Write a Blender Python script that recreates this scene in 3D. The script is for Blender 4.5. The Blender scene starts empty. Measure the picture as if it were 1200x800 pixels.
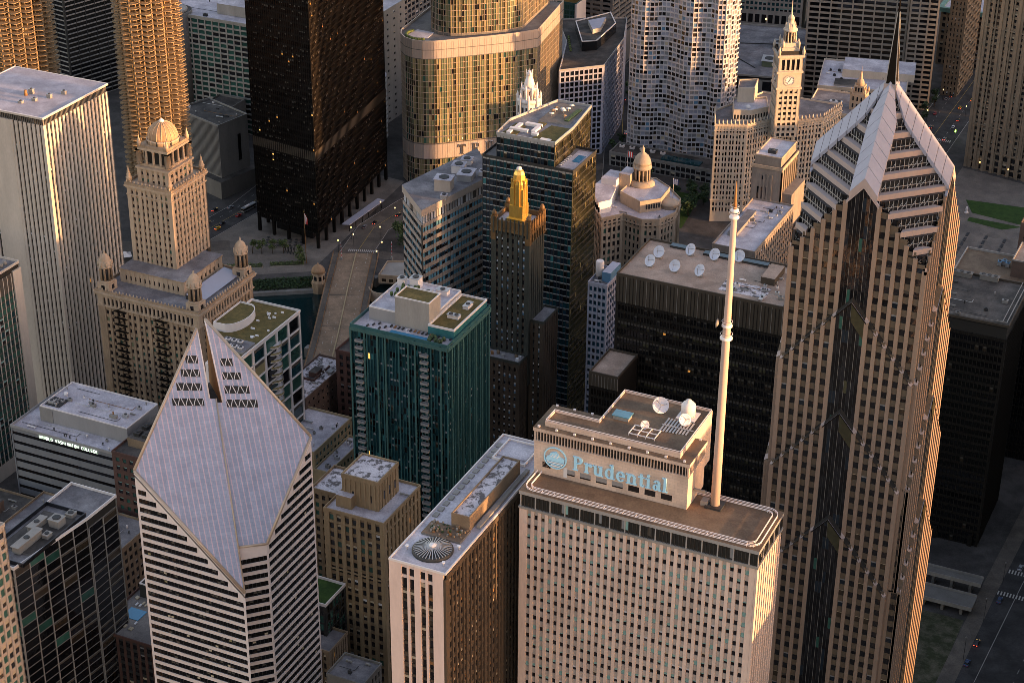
import bpy, math, random
from mathutils import Vector
random.seed(11)
RND = random.random
scene = bpy.context.scene
COL = scene.collection
rad = math.radians
WL = {}          # world location of every object that has been made

# ------------------------------------------------------------------ materials
MATS = {}
def new_mat(name):
    m = bpy.data.materials.new(name); m.use_nodes = True
    nt = m.node_tree; b = nt.nodes['Principled BSDF']
    MATS[name] = m
    return m, nt, b
def N(nt, t, **kw):
    n = nt.nodes.new(t)
    for k, v in kw.items(): setattr(n, k, v)
    return n
def stone(name, rgb, rough=.85, var=.22, sc=.12, fine=2.2, metal=0., spec=.3, stain=None, zs=.25, lo=.35):
    """solid surface with broad stains, vertical streaks and fine grain"""
    m, nt, b = new_mat(name)
    tc = N(nt, 'ShaderNodeTexCoord'); mp = N(nt, 'ShaderNodeMapping'); mp.inputs['Scale'].default_value = (1, 1, zs)
    nt.links.new(tc.outputs['Object'], mp.inputs['Vector'])
    n1 = N(nt, 'ShaderNodeTexNoise'); n1.inputs['Scale'].default_value = sc; n1.inputs['Detail'].default_value = 6; n1.inputs['Roughness'].default_value = .65
    n2 = N(nt, 'ShaderNodeTexNoise'); n2.inputs['Scale'].default_value = fine; n2.inputs['Detail'].default_value = 4
    nt.links.new(mp.outputs[0], n1.inputs['Vector']); nt.links.new(mp.outputs[0], n2.inputs['Vector'])
    a = N(nt, 'ShaderNodeMath', operation='ADD'); a.inputs[1].default_value = 0
    mx = N(nt, 'ShaderNodeMath', operation='MULTIPLY_ADD'); mx.inputs[1].default_value = .35
    nt.links.new(n2.outputs['Fac'], mx.inputs[0]); nt.links.new(n1.outputs['Fac'], mx.inputs[2])
    r = N(nt, 'ShaderNodeValToRGB'); e = r.color_ramp.elements
    e[0].position = lo; e[1].position = .95
    d = stain or tuple(c * (1 - 2 * var) for c in rgb)
    e[0].color = (*d, 1); e[1].color = (*[min(1, c * (1 + var * .6)) for c in rgb], 1)
    nt.links.new(mx.outputs[0], r.inputs[0])
    oi = N(nt, 'ShaderNodeObjectInfo')
    nt.links.new(r.outputs[0], b.inputs['Base Color'])
    b.inputs['Roughness'].default_value = rough; b.inputs['Metallic'].default_value = metal
    b.inputs['Specular IOR Level'].default_value = spec
    return m
def glass(name, rgb, rough=.06, spec=.6, var=.5, metal=0.):
    m, nt, b = new_mat(name)
    tc = N(nt, 'ShaderNodeTexCoord'); n1 = N(nt, 'ShaderNodeTexNoise'); n1.inputs['Scale'].default_value = .35; n1.inputs['Detail'].default_value = 3
    nt.links.new(tc.outputs['Object'], n1.inputs['Vector'])
    oi = N(nt, 'ShaderNodeObjectInfo')
    ad = N(nt, 'ShaderNodeMath', operation='ADD'); nt.links.new(n1.outputs['Fac'], ad.inputs[0]); nt.links.new(oi.outputs['Random'], ad.inputs[1])
    r = N(nt, 'ShaderNodeMapRange'); r.inputs[1].default_value = .2; r.inputs[2].default_value = 1.6; r.inputs[3].default_value = 1 - var; r.inputs[4].default_value = 1 + var
    nt.links.new(ad.outputs[0], r.inputs[0])
    mx = N(nt, 'ShaderNodeVectorMath', operation='SCALE'); mx.inputs[0].default_value = rgb
    nt.links.new(r.outputs[0], mx.inputs['Scale']); nt.links.new(mx.outputs[0], b.inputs['Base Color'])
    b.inputs['Roughness'].default_value = rough; b.inputs['Specular IOR Level'].default_value = spec; b.inputs['Metallic'].default_value = metal
    # slight waviness of the panes
    n3 = N(nt, 'ShaderNodeTexNoise'); n3.inputs['Scale'].default_value = .5; nt.links.new(tc.outputs['Object'], n3.inputs['Vector'])
    bp = N(nt, 'ShaderNodeBump'); bp.inputs['Strength'].default_value = .08; bp.inputs['Distance'].default_value = .3
    nt.links.new(n3.outputs['Fac'], bp.inputs['Height']); nt.links.new(bp.outputs[0], b.inputs['Normal'])
    return m
def plain(name, rgb, rough=.6, metal=0., spec=.4):
    m, nt, b = new_mat(name)
    b.inputs['Base Color'].default_value = (*rgb, 1); b.inputs['Roughness'].default_value = rough
    b.inputs['Metallic'].default_value = metal; b.inputs['Specular IOR Level'].default_value = spec
    return m
def glow(name, rgb, s):
    m, nt, b = new_mat(name)
    b.inputs['Base Color'].default_value = (*[c * .5 for c in rgb], 1)
    b.inputs['Emission Color'].default_value = (*rgb, 1); b.inputs['Emission Strength'].default_value = s
    return m
def courses(name, rgb, rgb2, joint, w, h, rough=.85, ms=.03, rot=None):
    """coursed stone, brick or panels laid out in object space (x+y along, z up)"""
    m, nt, b = new_mat(name)
    tc = N(nt, 'ShaderNodeTexCoord'); sp = N(nt, 'ShaderNodeSeparateXYZ'); nt.links.new(tc.outputs['Object'], sp.inputs[0])
    ad = N(nt, 'ShaderNodeMath', operation='ADD'); nt.links.new(sp.outputs[0], ad.inputs[0]); nt.links.new(sp.outputs[1], ad.inputs[1])
    cb = N(nt, 'ShaderNodeCombineXYZ'); nt.links.new(ad.outputs[0], cb.inputs[0]); nt.links.new(sp.outputs[2], cb.inputs[1])
    bt = N(nt, 'ShaderNodeTexBrick'); bt.inputs['Scale'].default_value = 1; bt.inputs['Brick Width'].default_value = w; bt.inputs['Row Height'].default_value = h
    bt.inputs['Mortar Size'].default_value = ms; bt.inputs['Color1'].default_value = (*rgb, 1); bt.inputs['Color2'].default_value = (*rgb2, 1); bt.inputs['Mortar'].default_value = (*joint, 1)
    nt.links.new(cb.outputs[0], bt.inputs['Vector'])
    n1 = N(nt, 'ShaderNodeTexNoise'); n1.inputs['Scale'].default_value = .15; n1.inputs['Detail'].default_value = 6
    nt.links.new(tc.outputs['Object'], n1.inputs['Vector'])
    r = N(nt, 'ShaderNodeMapRange'); r.inputs[1].default_value = .3; r.inputs[2].default_value = .7; r.inputs[3].default_value = .72; r.inputs[4].default_value = 1.1
    nt.links.new(n1.outputs['Fac'], r.inputs[0])
    mx = N(nt, 'ShaderNodeVectorMath', operation='SCALE'); nt.links.new(bt.outputs['Color'], mx.inputs[0]); nt.links.new(r.outputs[0], mx.inputs['Scale'])
    nt.links.new(mx.outputs[0], b.inputs['Base Color']); b.inputs['Roughness'].default_value = rough
    return m
def flatroof(name, rgb, dark, sc=.09, lo=.42, hi=.62):
    """roof felt, gravel or membrane: patches, pond marks and grain in plan"""
    m, nt, b = new_mat(name)
    tc = N(nt, 'ShaderNodeTexCoord')
    n1 = N(nt, 'ShaderNodeTexNoise'); n1.inputs['Scale'].default_value = sc; n1.inputs['Detail'].default_value = 8; n1.inputs['Roughness'].default_value = .7
    n2 = N(nt, 'ShaderNodeTexNoise'); n2.inputs['Scale'].default_value = 1.7; n2.inputs['Detail'].default_value = 5
    v = N(nt, 'ShaderNodeTexVoronoi'); v.inputs['Scale'].default_value = .16
    for q in (n1, n2, v): nt.links.new(tc.outputs['Object'], q.inputs['Vector'])
    r = N(nt, 'ShaderNodeValToRGB'); e = r.color_ramp.elements; e[0].position = lo; e[1].position = hi
    e[0].color = (*dark, 1); e[1].color = (*rgb, 1); nt.links.new(n1.outputs['Fac'], r.inputs[0])
    r2 = N(nt, 'ShaderNodeMapRange'); r2.inputs[1].default_value = .3; r2.inputs[2].default_value = .75; r2.inputs[3].default_value = .8; r2.inputs[4].default_value = 1.12
    nt.links.new(n2.outputs['Fac'], r2.inputs[0])
    sp = N(nt, 'ShaderNodeSeparateColor'); nt.links.new(v.outputs['Color'], sp.inputs[0])
    r3 = N(nt, 'ShaderNodeMapRange'); r3.inputs[3].default_value = .86; r3.inputs[4].default_value = 1.05; nt.links.new(sp.outputs[0], r3.inputs[0])
    m1 = N(nt, 'ShaderNodeMath', operation='MULTIPLY'); nt.links.new(r2.outputs[0], m1.inputs[0]); nt.links.new(r3.outputs[0], m1.inputs[1])
    mx = N(nt, 'ShaderNodeVectorMath', operation='SCALE'); nt.links.new(r.outputs[0], mx.inputs[0]); nt.links.new(m1.outputs[0], mx.inputs['Scale'])
    nt.links.new(mx.outputs[0], b.inputs['Base Color']); b.inputs['Roughness'].default_value = .9; b.inputs['Specular IOR Level'].default_value = .2
    return m

# ------------------------------------------------------------------ mesh building
class MB:
    def __init__(s): s.v = []; s.f = []; s.mi = []; s.slots = []; s.sm = []; s.subs = []
    def slot(s, m):
        m = MATS[m] if isinstance(m, str) else m
        if m not in s.slots: s.slots.append(m)
        return s.slots.index(m)
    def poly(s, pts, m, smooth=False):
        i = len(s.v); s.v.extend([tuple(p) for p in pts]); s.f.append(list(range(i, i + len(pts)))); s.mi.append(s.slot(m)); s.sm.append(smooth)
    def obox(s, o, a, b, c, m, skip=''):
        o, a, b, c = Vector(o), Vector(a), Vector(b), Vector(c)
        if a.cross(b).dot(c) < 0: a, b = b, a
        i = len(s.v); k = s.slot(m)
        s.v.extend([tuple(p) for p in (o, o + a, o + a + b, o + b, o + c, o + a + c, o + a + b + c, o + b + c)])
        for f in ((0, 3, 2, 1), (4, 5, 6, 7), (0, 1, 5, 4), (1, 2, 6, 5), (2, 3, 7, 6), (3, 0, 4, 7)):
            s.f.append([i + q for q in f]); s.mi.append(k); s.sm.append(False)
    def box(s, x0, x1, y0, y1, z0, z1, m): s.obox((x0, y0, z0), (x1 - x0, 0, 0), (0, y1 - y0, 0), (0, 0, z1 - z0), m)
    def prism(s, P, z0, z1, m, top=None, cap=True, bottom=False):
        n = len(P)
        zt = z1 if callable(z1) else (lambda x, y: z1)
        for i in range(n):
            a, b = P[i], P[(i + 1) % n]
            s.poly([(a[0], a[1], z0), (b[0], b[1], z0), (b[0], b[1], zt(*b)), (a[0], a[1], zt(*a))], m)
        if cap: s.poly([(p[0], p[1], zt(*p)) for p in P], top or m)
        if bottom: s.poly([(p[0], p[1], z0) for p in reversed(P)], m)
    def lathe(s, cx, cy, prof, n, m, smooth=True, a0=0., a1=2 * math.pi, cap=True):
        full = abs(a1 - a0 - 2 * math.pi) < 1e-6; k = s.slot(m); i = len(s.v); cols = n if full else n + 1
        for r, z in prof:
            for j in range(cols):
                a = a0 + (a1 - a0) * j / n; s.v.append((cx + r * math.cos(a), cy + r * math.sin(a), z))
        for q in range(len(prof) - 1):
            for j in range(n):
                j2 = (j + 1) % cols
                s.f.append([i + q * cols + j, i + q * cols + j2, i + (q + 1) * cols + j2, i + (q + 1) * cols + j]); s.mi.append(k); s.sm.append(smooth)
        if cap and full:
            s.f.append([i + (len(prof) - 1) * cols + j for j in range(cols)]); s.mi.append(k); s.sm.append(False)
            s.f.append([i + j for j in reversed(range(cols))]); s.mi.append(k); s.sm.append(False)
    def cyl(s, cx, cy, z0, z1, r0, r1=None, n=12, m=None, smooth=True): s.lathe(cx, cy, [(r0, z0), (r0 if r1 is None else r1, z1)], n, m, smooth)
    def rod(s, p, q, r, m, n=6, r2=None):
        p, q = Vector(p), Vector(q); d = (q - p).normalized(); r2 = r if r2 is None else r2
        a = d.orthogonal().normalized(); b = d.cross(a); k = s.slot(m); i = len(s.v)
        for P, R in ((p, r), (q, r2)):
            for j in range(n):
                t = 2 * math.pi * j / n; s.v.append(tuple(P + R * (math.cos(t) * a + math.sin(t) * b)))
        for j in range(n):
            s.f.append([i + j, i + (j + 1) % n, i + n + (j + 1) % n, i + n + j]); s.mi.append(k); s.sm.append(n > 5)
        s.f.append([i + j for j in reversed(range(n))]); s.mi.append(k); s.sm.append(False)
        s.f.append([i + n + j for j in range(n)]); s.mi.append(k); s.sm.append(False)
    def path(s, pts, r, m, n=5, close=False):
        q = list(pts) + ([pts[0]] if close else [])
        for a, b in zip(q, q[1:]): s.rod(a, b, r, m, n)
    def wallrun(s, P, z0, z1, t, m, close=True):
        """upright band of thickness t just inside polygon P"""
        I = inset(P, t); n = len(P)
        for i in range(n if close else n - 1):
            j = (i + 1) % n
            a, b, c, d = P[i], P[j], I[j], I[i]
            s.poly([(*a, z0), (*b, z0), (*b, z1), (*a, z1)], m); s.poly([(*c, z0), (*d, z0), (*d, z1), (*c, z1)], m)
            s.poly([(*a, z1), (*b, z1), (*c, z1), (*d, z1)], m)
    def empty(s): return not s.f
    def mesh(s, name, off=(0, 0, 0)):
        me = bpy.data.meshes.new(name); ox, oy, oz = off
        me.from_pydata([(x - ox, y - oy, z - oz) for x, y, z in s.v], [], s.f)
        for m in s.slots: me.materials.append(m)
        me.polygons.foreach_set('material_index', s.mi); me.polygons.foreach_set('use_smooth', s.sm)
        me.update(); return me
    def obj(s, name, parent=None, loc=None):
        """link as ONE object; vertices are in world metres"""
        if parent is not None: off = WL[parent.name]
        else: off = Vector(loc) if loc is not None else Vector((0, 0, 0))
        o = bpy.data.objects.new(name, s.mesh(name, off)); COL.objects.link(o)
        if parent is not None: o.parent = parent
        else: o.location = off
        WL[o.name] = Vector(off)
        for nm, sb in s.subs:
            if sb.f: sb.obj(nm, o)
        return o
    def sub(s, name):
        b = MB(); s.subs.append((name, b)); return b
def tag(o, label=None, cat=None, group=None, kind=None):
    if label: o['label'] = label
    if cat: o['category'] = cat
    if group: o['group'] = group
    if kind: o['kind'] = kind
    return o
def thing(name, label, cat, loc, group=None, rz=0.):
    o = bpy.data.objects.new(name, None); COL.objects.link(o); o.location = loc; o.rotation_euler = (0, 0, rz); o.empty_display_size = 1
    WL[o.name] = Vector(loc); return tag(o, label, cat, group)
def dup(o, loc, label=None, rz=None, parent=None):
    """copy a thing with its parts and their sub-parts"""
    c = o.copy(); COL.objects.link(c)
    if parent is not None: c.parent = parent
    if loc is not None: c.location = loc
    if rz is not None: c.rotation_euler = (0, 0, rz)
    if label: c['label'] = label
    for ch in list(o.children): dup(ch, None, None, None, c)
    return c
def inset(P, d):
    """polygon moved inwards by d (anticlockwise polygon)"""
    n = len(P); out = []
    for i in range(n):
        a, b, c = Vector(P[i - 1]), Vector(P[i]), Vector(P[(i + 1) % n])
        e, f = (b - a).normalized(), (c - b).normalized()
        n1, n2 = Vector((-e.y, e.x)), Vector((-f.y, f.x)); k = 1 + n1.dot(n2)
        out.append(tuple(b + (n1 + n2) * (d / max(k, .15))))
    return out
def rectp(x0, x1, y0, y1): return [(x0, y0), (x1, y0), (x1, y1), (x0, y1)]
def rot(P, c, a):
    s, k = math.sin(a), math.cos(a)
    return [(c[0] + (x - c[0]) * k - (y - c[1]) * s, c[1] + (x - c[0]) * s + (y - c[1]) * k) for x, y in P]

# ------------------------------------------------------------------ buildings
WINMESH = {}
def pane_mesh(w, h, kind):
    key = (round(w, 2), round(h, 2), kind)
    if key not in WINMESH:
        b = MB(); pane_into(b, (0, 0, 0), Vector((1, 0, 0)), w, h, kind); WINMESH[key] = b.mesh('window')
    return WINMESH[key]
def pane_into(b, c, u, w, h, kind):
    """one window: glass, a blind drawn part of the way, or a lit pane, with a mid rail"""
    g, bl, fr = kind
    c = Vector(c); n = Vector((u.y, -u.x, 0)); o = c - u * (w / 2) - Vector((0, 0, h / 2)); z = Vector((0, 0, 1)); ts = (RND() - .5) * .012 * h
    P = lambda x, y, q=0: o + u * x + z * y + n * q
    hh = h * (1 - fr)
    if hh > .02: b.poly([P(0, 0), P(w, 0, ts), P(w, hh, ts), P(0, hh)], g)
    if fr > 0: b.poly([P(0, hh), P(w, hh), P(w, h), P(0, h)], bl)
class Bld:
    def __init__(s, name, label, cat, loc, group=None):
        s.root = thing(name, label, cat, loc, group); s.parts = {}; s.win = []; s.bands = []
    def p(s, name):
        if name not in s.parts: s.parts[name] = MB()
        return s.parts[name]
    def sub(s, name, parent, mb):
        return mb.obj(name, parent)
    def finish(s, maxwin=100, winname='window', smooth=None):
        made = {}
        for k, mb in s.parts.items():
            if not mb.empty(): made[k] = mb.obj(k, s.root)
        off = WL[s.root.name]
        for mb in s.bands:
            if not mb.empty(): mb.obj('window_band', s.root)
        if s.win:
            s.win.sort(key=lambda w: w[0])
            for pr, c, u, w, h, kind in s.win[:maxwin]:
                o = bpy.data.objects.new(winname, pane_mesh(w, h, kind)); COL.objects.link(o); o.parent = s.root
                o.location = Vector(c) - off; o.rotation_euler = (0, 0, math.atan2(u.y, u.x))
            if len(s.win) > maxwin:
                b = MB()
                for pr, c, u, w, h, kind in s.win[maxwin:]: pane_into(b, c, u, w, h, kind)
                o = b.obj(winname, s.root); o['kind'] = 'stuff'
        return made
def pick(mix):
    r = RND() * sum(w for w, _ in mix)
    for w, k in mix:
        r -= w
        if r <= 0: return k
    return mix[-1][1]
CAM = Vector((157.5, -485., 481.))
def facade(B, A, E, z0, z1, cols, rows, wall='', span=None, mix=None, m0=1., m1=1., pw=.7, ph=1.3, dep=.45, sdep=.2, top=.8, bot=0.,
           part='wall', group=0, gw=0., band=False, ztop=None, zbot=None, nosub=False, sill=.0, endcut=True, bandmull=0, seen=True, capm=None, rowmix=None):
    """One face from A (left seen from outside) to E. Piers stand proud of recessed panes and spandrels.
    ztop(u), zbot(u): optional slanted limits along the face."""
    A, E = Vector(A), Vector(E); L = (E - A).length; u = ((E - A) / L).to_3d(); n = Vector((u.y, -u.x, 0)); A3 = A.to_3d()
    mb = B.p(part); span = span or wall; Z = Vector((0, 0, 1))
    Lu = L - (dep if endcut else 0)
    zt = ztop or (lambda q: z1); zb = zbot or (lambda q: z0)
    def blk(q0, q1, a, b, d, m, back=-.05):
        if b - a > .02 and q1 - q0 > .01: mb.obox(A3 + u * q0 + Z * a + n * (-dep + back), u * (q1 - q0), n * (d - back), Z * (b - a), m)
    cw = (L - m0 - m1) / cols
    xs = [m0 + cw * i for i in range(cols + 1)]
    def pblk(q0, q1):
        q1 = min(q1, Lu); q0 = max(q0, 0)
        mid = (q0 + q1) / 2
        blk(q0, q1, zb(mid), zt(mid), dep, wall)
    for i, x in enumerate(xs):
        w = pw if not group or i % group or i in (0, cols) else max(pw, gw)
        if i == 0: pblk(0, x + w / 2)
        elif i == cols: pblk(x - w / 2, Lu)
        else: pblk(x - w / 2, x + w / 2)
    fh = (z1 - z0 - top - bot) / rows
    cuts = ztop is not None or zbot is not None
    for r in range(rows + 1):
        za = z0 + bot + r * fh - ph / 2; zc = za + ph
        if r == 0: za = z0
        if r == rows: zc = z1
        if not cuts: blk(.02, Lu - .02, za, zc, sdep, span)
        else:
            for i in range(cols):
                mid = (xs[i] + xs[i + 1]) / 2; lo, hi = zb(mid), zt(mid)
                blk(xs[i], xs[i + 1], max(za, lo), min(zc, hi), sdep, span)
    if cuts:
        for i in range(cols):
            mid = (xs[i] + xs[i + 1]) / 2
            blk(xs[i], xs[i + 1], zt(mid) - 1.2, zt(mid) - .05, sdep + .02, span)
            if zbot: blk(xs[i], xs[i + 1], zb(mid) + .02, zb(mid) + 1., sdep + .02, span)
    if band:
        for r in range(rows):
            wz0, wz1 = z0 + bot + r * fh + ph / 2 - .02, z0 + bot + (r + 1) * fh - ph / 2 + .02
            b = MB()
            for i in range(cols):
                mid = (xs[i] + xs[i + 1]) / 2
                if wz1 > zt(mid) or wz0 < zb(mid): continue
                pane_into(b, A3 + u * mid + Z * ((wz0 + wz1) / 2) + n * (-dep + .06), u, cw - (0 if pw < .25 else pw * .6), wz1 - wz0, pick(rowmix[r % len(rowmix)] if rowmix else mix))
            if not b.empty(): B.bands.append(b)
    elif mix:
        for r in range(rows):
            zc = z0 + bot + (r + .5) * fh
            for i in range(cols):
                mid = (xs[i] + xs[i + 1]) / 2
                if zc + fh * .3 > zt(mid) or zc - fh * .3 < zb(mid): continue
                w0 = pw if not group or i % group else max(pw, gw); w1 = pw if not group or (i + 1) % group else max(pw, gw)
                c = A3 + u * (mid + (w0 - w1) / 4) + Z * zc + n * (-dep + .06)
                to = (CAM - c); pr = to.length_squared / max(.02, to.normalized().dot(n)) if seen else 1e9
                B.win.append((pr, c, u, cw - (w0 + w1) / 2 + .06, fh - ph + .06, pick(mix)))
def shell(B, P, z0, z1, core='core_dark', roof=None, wall=None, ph=.9, pt=.4, dep=1.0, rz=None, out=.06):
    """dark core behind the facades, roof surface and parapet"""
    C = inset(P, dep)
    B.p('wall').prism(C, z0, z1 - .9, core, cap=False)
    if roof:
        rf = MB(); rf.poly([(*q, z1 - .15 if rz is None else rz) for q in inset(P, .25)], roof); rf.obj('roof', B.root)
        pp = MB(); pp.wallrun(inset(P, -out), z1 - .35, z1 + ph, pt, wall)
        I = inset(P, -out)
        n = len(P)
        for i in range(n):
            a, b, c, d = I[i], I[(i + 1) % n], P[(i + 1) % n], P[i]
            pp.poly([(*a, z1 - .35), (*d, z1 - .35), (*c, z1 - .35), (*b, z1 - .35)], wall)
        pp.obj('parapet', B.root)
def roof_unit(mb, x, y, z, w, d, h, m, top=None, a=0.):
    """cooling unit: casing, raised lip and a fan ring"""
    P = rot(rectp(x - w / 2, x + w / 2, y - d / 2, y + d / 2), (x, y), a)
    mb.prism(P, z, z + h, m); mb.prism(rot(rectp(x - w * .56, x + w * .56, y - d * .56, y + d * .56), (x, y), a), z + h, z + h + .18, top or m, bottom=True)
    k = max(1, int(w / max(d, .1)))
    for i in range(k):
        t = (i + .5) / k - .5; cx, cy = x + math.cos(a) * t * w, y + math.sin(a) * t * w
        mb.sub('fan').cyl(cx, cy, z + h + .19, z + h + .5, min(w / k, d) * .36, None, 10, 'vent_dark')
def ring(B, P, z0, z1, t, m, name='cornice'):
    b = MB(); b.wallrun(P, z0, z1, t, m); b.obj(name, B.root)
# ------------------------------------------------------------------ palette
plain('core_dark', (.02, .018, .016), .7); plain('vent_dark', (.03, .03, .032), .6)
stone('prud_pier', (.64, .50, .43), var=.17, sc=.2); stone('prud_span', (.43, .36, .32), var=.2, sc=.2); courses('prud_wall', (.62, .485, .40), (.56, .44, .37), (.42, .33, .28), 1.6, 1.0)
stone('two_pier', (.30, .215, .165), var=.14); stone('two_span', (.135, .102, .073), var=.16); stone('two_bar', (.41, .335, .32), var=.1)
stone('cap_metal', (.36, .365, .45), rough=.5, var=.08, sc=.3); plain('white_paint', (.74, .71, .71), .5); stone('mast_paint', (.50, .38, .335), var=.1); stone('white_panel', (.72, .66, .64), var=.07, rough=.6)
stone('marble', (.54, .475, .415), var=.15); stone('terra', (.40, .285, .19), var=.3, sc=.25); stone('terra_light', (.49, .365, .26), var=.2, sc=.3); stone('terra_dome', (.42, .26, .15), var=.22, sc=.4)
stone('wrig', (.56, .48, .39), var=.14, sc=.2); stone('lond', (.40, .325, .25), var=.18, sc=.2); stone('deco', (.31, .225, .135), var=.2, sc=.2); stone('deco_dk', (.22, .155, .095), var=.2)
stone('carb_stone', (.055, .058, .05), var=.3, sc=.4, rough=.6); stone('carb_brick', (.085, .062, .045), var=.3); stone('carb_terra', (.17, .10, .045), var=.3, sc=.5, rough=.5); stone('gold', (.85, .55, .14), rough=.32, metal=.75, var=.15, sc=.6)
stone('steel_black', (.010, .0085, .008), rough=.6, var=.2, spec=.1); stone('steel_bronze', (.012, .009, .007), rough=.6, var=.2, spec=.1); stone('ic_black', (.017, .0145, .0125), rough=.6, var=.2, spec=.2); stone('ic_louver', (.065, .052, .04), rough=.6, var=.15)
stone('concrete', (.36, .33, .30), var=.18); stone('concrete_dk', (.19, .175, .16), var=.2); stone('concrete_gr', (.27, .255, .24), var=.18); stone('marina_conc', (.34, .235, .135), var=.15, sc=.5)
stone('river_white', (.56, .53, .55), var=.08); stone('trump_fin', (.52, .41, .32), rough=.35, var=.12, metal=.3); stone('trump_band', (.56, .47, .42), rough=.35, var=.08, metal=.3)
stone('exec_band', (.47, .39, .33), var=.12); stone('hw_metal', (.20, .205, .22), rough=.5, var=.12); stone('hw_light', (.30, .29, .29), var=.1)
courses('brick_red', (.115, .048, .036), (.085, .036, .03), (.09, .06, .05), .5, .2); courses('brick_brown', (.17, .105, .075), (.13, .085, .062), (.1, .07, .06), .5, .2)
courses('brick_tan', (.26, .185, .115), (.22, .155, .1), (.16, .12, .09), .6, .25)
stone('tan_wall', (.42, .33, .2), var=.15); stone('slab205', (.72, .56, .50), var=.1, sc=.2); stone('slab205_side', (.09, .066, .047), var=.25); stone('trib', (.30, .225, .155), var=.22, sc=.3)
stone('marriott', (.30, .26, .22), var=.15); stone('copper', (.14, .26, .22), var=.25, rough=.7); stone('grey_tower', (.27, .225, .19), var=.2, sc=.3)
stone('green_frame', (.06, .135, .13), var=.15, rough=.45); stone('teal_frame', (.04, .115, .12), var=.2, rough=.4); stone('dark_frame', (.04, .04, .04), rough=.5); stone('alu', (.45, .44, .44), rough=.4, metal=.4, var=.1)
stone('crain_white', (.76, .65, .62), var=.06, rough=.55); stone('crain_trim', (.55, .42, .32), rough=.4, metal=.3, var=.1)
stone('rust', (.30, .15, .06), var=.25, rough=.6)
flatroof('roof_white', (.60, .56, .60), (.40, .37, .41)); flatroof('roof_pale', (.47, .44, .49), (.34, .315, .355)); flatroof('roof_grey', (.27, .255, .265), (.15, .14, .15)); flatroof('roof_dark', (.12, .105, .095), (.055, .05, .047)); flatroof('roof_tan', (.43, .325, .265), (.30, .225, .18))
flatroof('roof_brown', (.215, .155, .105), (.145, .10, .07)); flatroof('roof_sedum', (.175, .125, .045), (.105, .085, .03), sc=.35); flatroof('roof_snowy', (.56, .52, .55), (.13, .115, .115), sc=.35, lo=.44, hi=.5); flatroof('lawn', (.045, .085, .018), (.028, .06, .014), sc=.3)
flatroof('pave', (.25, .225, .21), (.17, .155, .15)); flatroof('city_ground', (.10, .09, .085), (.06, .055, .052)); flatroof('asphalt', (.075, .07, .07), (.042, .04, .04)); flatroof('asphalt_lt', (.17, .14, .115), (.115, .098, .085)); flatroof('bridge_deck', (.36, .25, .17), (.25, .18, .125)); flatroof('soil', (.13, .115, .08), (.045, .05, .025), sc=.2)
flatroof('plaza_tile', (.21, .18, .155), (.15, .13, .115)); flatroof('wood_deck', (.2, .12, .07), (.12, .08, .05))
glass('g_dark', (.012, .012, .014)); glass('g_warm', (.035, .026, .018)); glass('g_green', (.025, .075, .06)); glass('g_teal', (.009, .038, .046), var=.4); glass('g_teal2', (.03, .12, .13), var=.5); glass('g_blue', (.014, .04, .062)); glass('g_blue2', (.13, .32, .43))
glass('g_olive', (.052, .048, .027), var=.6); glass('g_gold_refl', (.27, .225, .115), rough=.3, var=.3); glass('g_ltgrn', (.13, .155, .095), var=.3, rough=.2); glass('g_steelglass', (.008, .007, .007), rough=.25, spec=.15); glass('g_black', (.005, .005, .006)); glass('g_navy', (.01, .016, .024)); glass('g_mauve', (.30, .31, .38), var=.12, rough=.3)  # the gold glass has a dawn reflection painted into its colour
plain('bl_teal', (.21, .37, .35), .7); plain('bl_grey', (.22, .22, .23), .7); plain('bl_cream', (.45, .38, .28), .8); plain('bl_white', (.55, .55, .58), .7); plain('bl_blue', (.10, .21, .33), .6); plain('bl_dk', (.07, .06, .05), .8)
glow('lit_warm', (1., .5, .12), .34); glow('lit_dim', (1., .42, .08), .10); glow('lit_white', (.8, 1., .75), .42); glow('lamp_warm', (1., .6, .2), .8); glow('lamp_red', (1., .08, .04), 1.2); glow('lamp_green', (.5, 1., .1), 1.6)
plain('rail_white', (.75, .68, .68), .5); plain('pool', (.03, .20, .36), .1, spec=.6); stone('dish', (.62, .62, .70), var=.05, rough=.5); plain('sign_blue', (.38, .70, .92), .45); plain('sign_white', (.75, .8, .85), .5); plain('sign_dark', (.05, .045, .045), .4)
stone('trunk', (.09, .065, .045), var=.3, sc=2); plain('paint_white', (.45, .42, .39), .7); plain('paint_yellow', (.5, .34, .06), .7)
plain('car_white', (.7, .7, .72), .3); plain('car_black', (.02, .02, .024), .25); plain('car_silver', (.35, .36, .38), .3, .4); plain('car_red', (.35, .03, .025), .3); plain('car_yellow', (.62, .36, .03), .35); plain('car_blue', (.03, .06, .14), .3); plain('tyre', (.015, .015, .015), .9); plain('flag_red', (.5, .04, .04), .8); plain('flag_blue', (.03, .05, .2), .8); plain('umbrella_red', (.4, .06, .04), .8)
def leaf_mat(name, rgb):
    m, nt, b = new_mat(name); oi = N(nt, 'ShaderNodeTexCoord'); n1 = N(nt, 'ShaderNodeTexNoise'); n1.inputs['Scale'].default_value = 1.1
    nt.links.new(oi.outputs['Object'], n1.inputs['Vector']); r = N(nt, 'ShaderNodeValToRGB'); e = r.color_ramp.elements; e[0].position = .35; e[1].position = .65
    e[0].color = (*[c * .45 for c in rgb], 1); e[1].color = (*[c * 1.25 for c in rgb], 1); nt.links.new(n1.outputs['Fac'], r.inputs[0]); nt.links.new(r.outputs[0], b.inputs['Base Color']); b.inputs['Roughness'].default_value = .75
leaf_mat('leaf', (.055, .095, .025)); leaf_mat('leaf_dk', (.03, .06, .022)); leaf_mat('leaf_lt', (.10, .13, .03)); leaf_mat('hedge_leaf', (.025, .06, .018))
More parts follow.
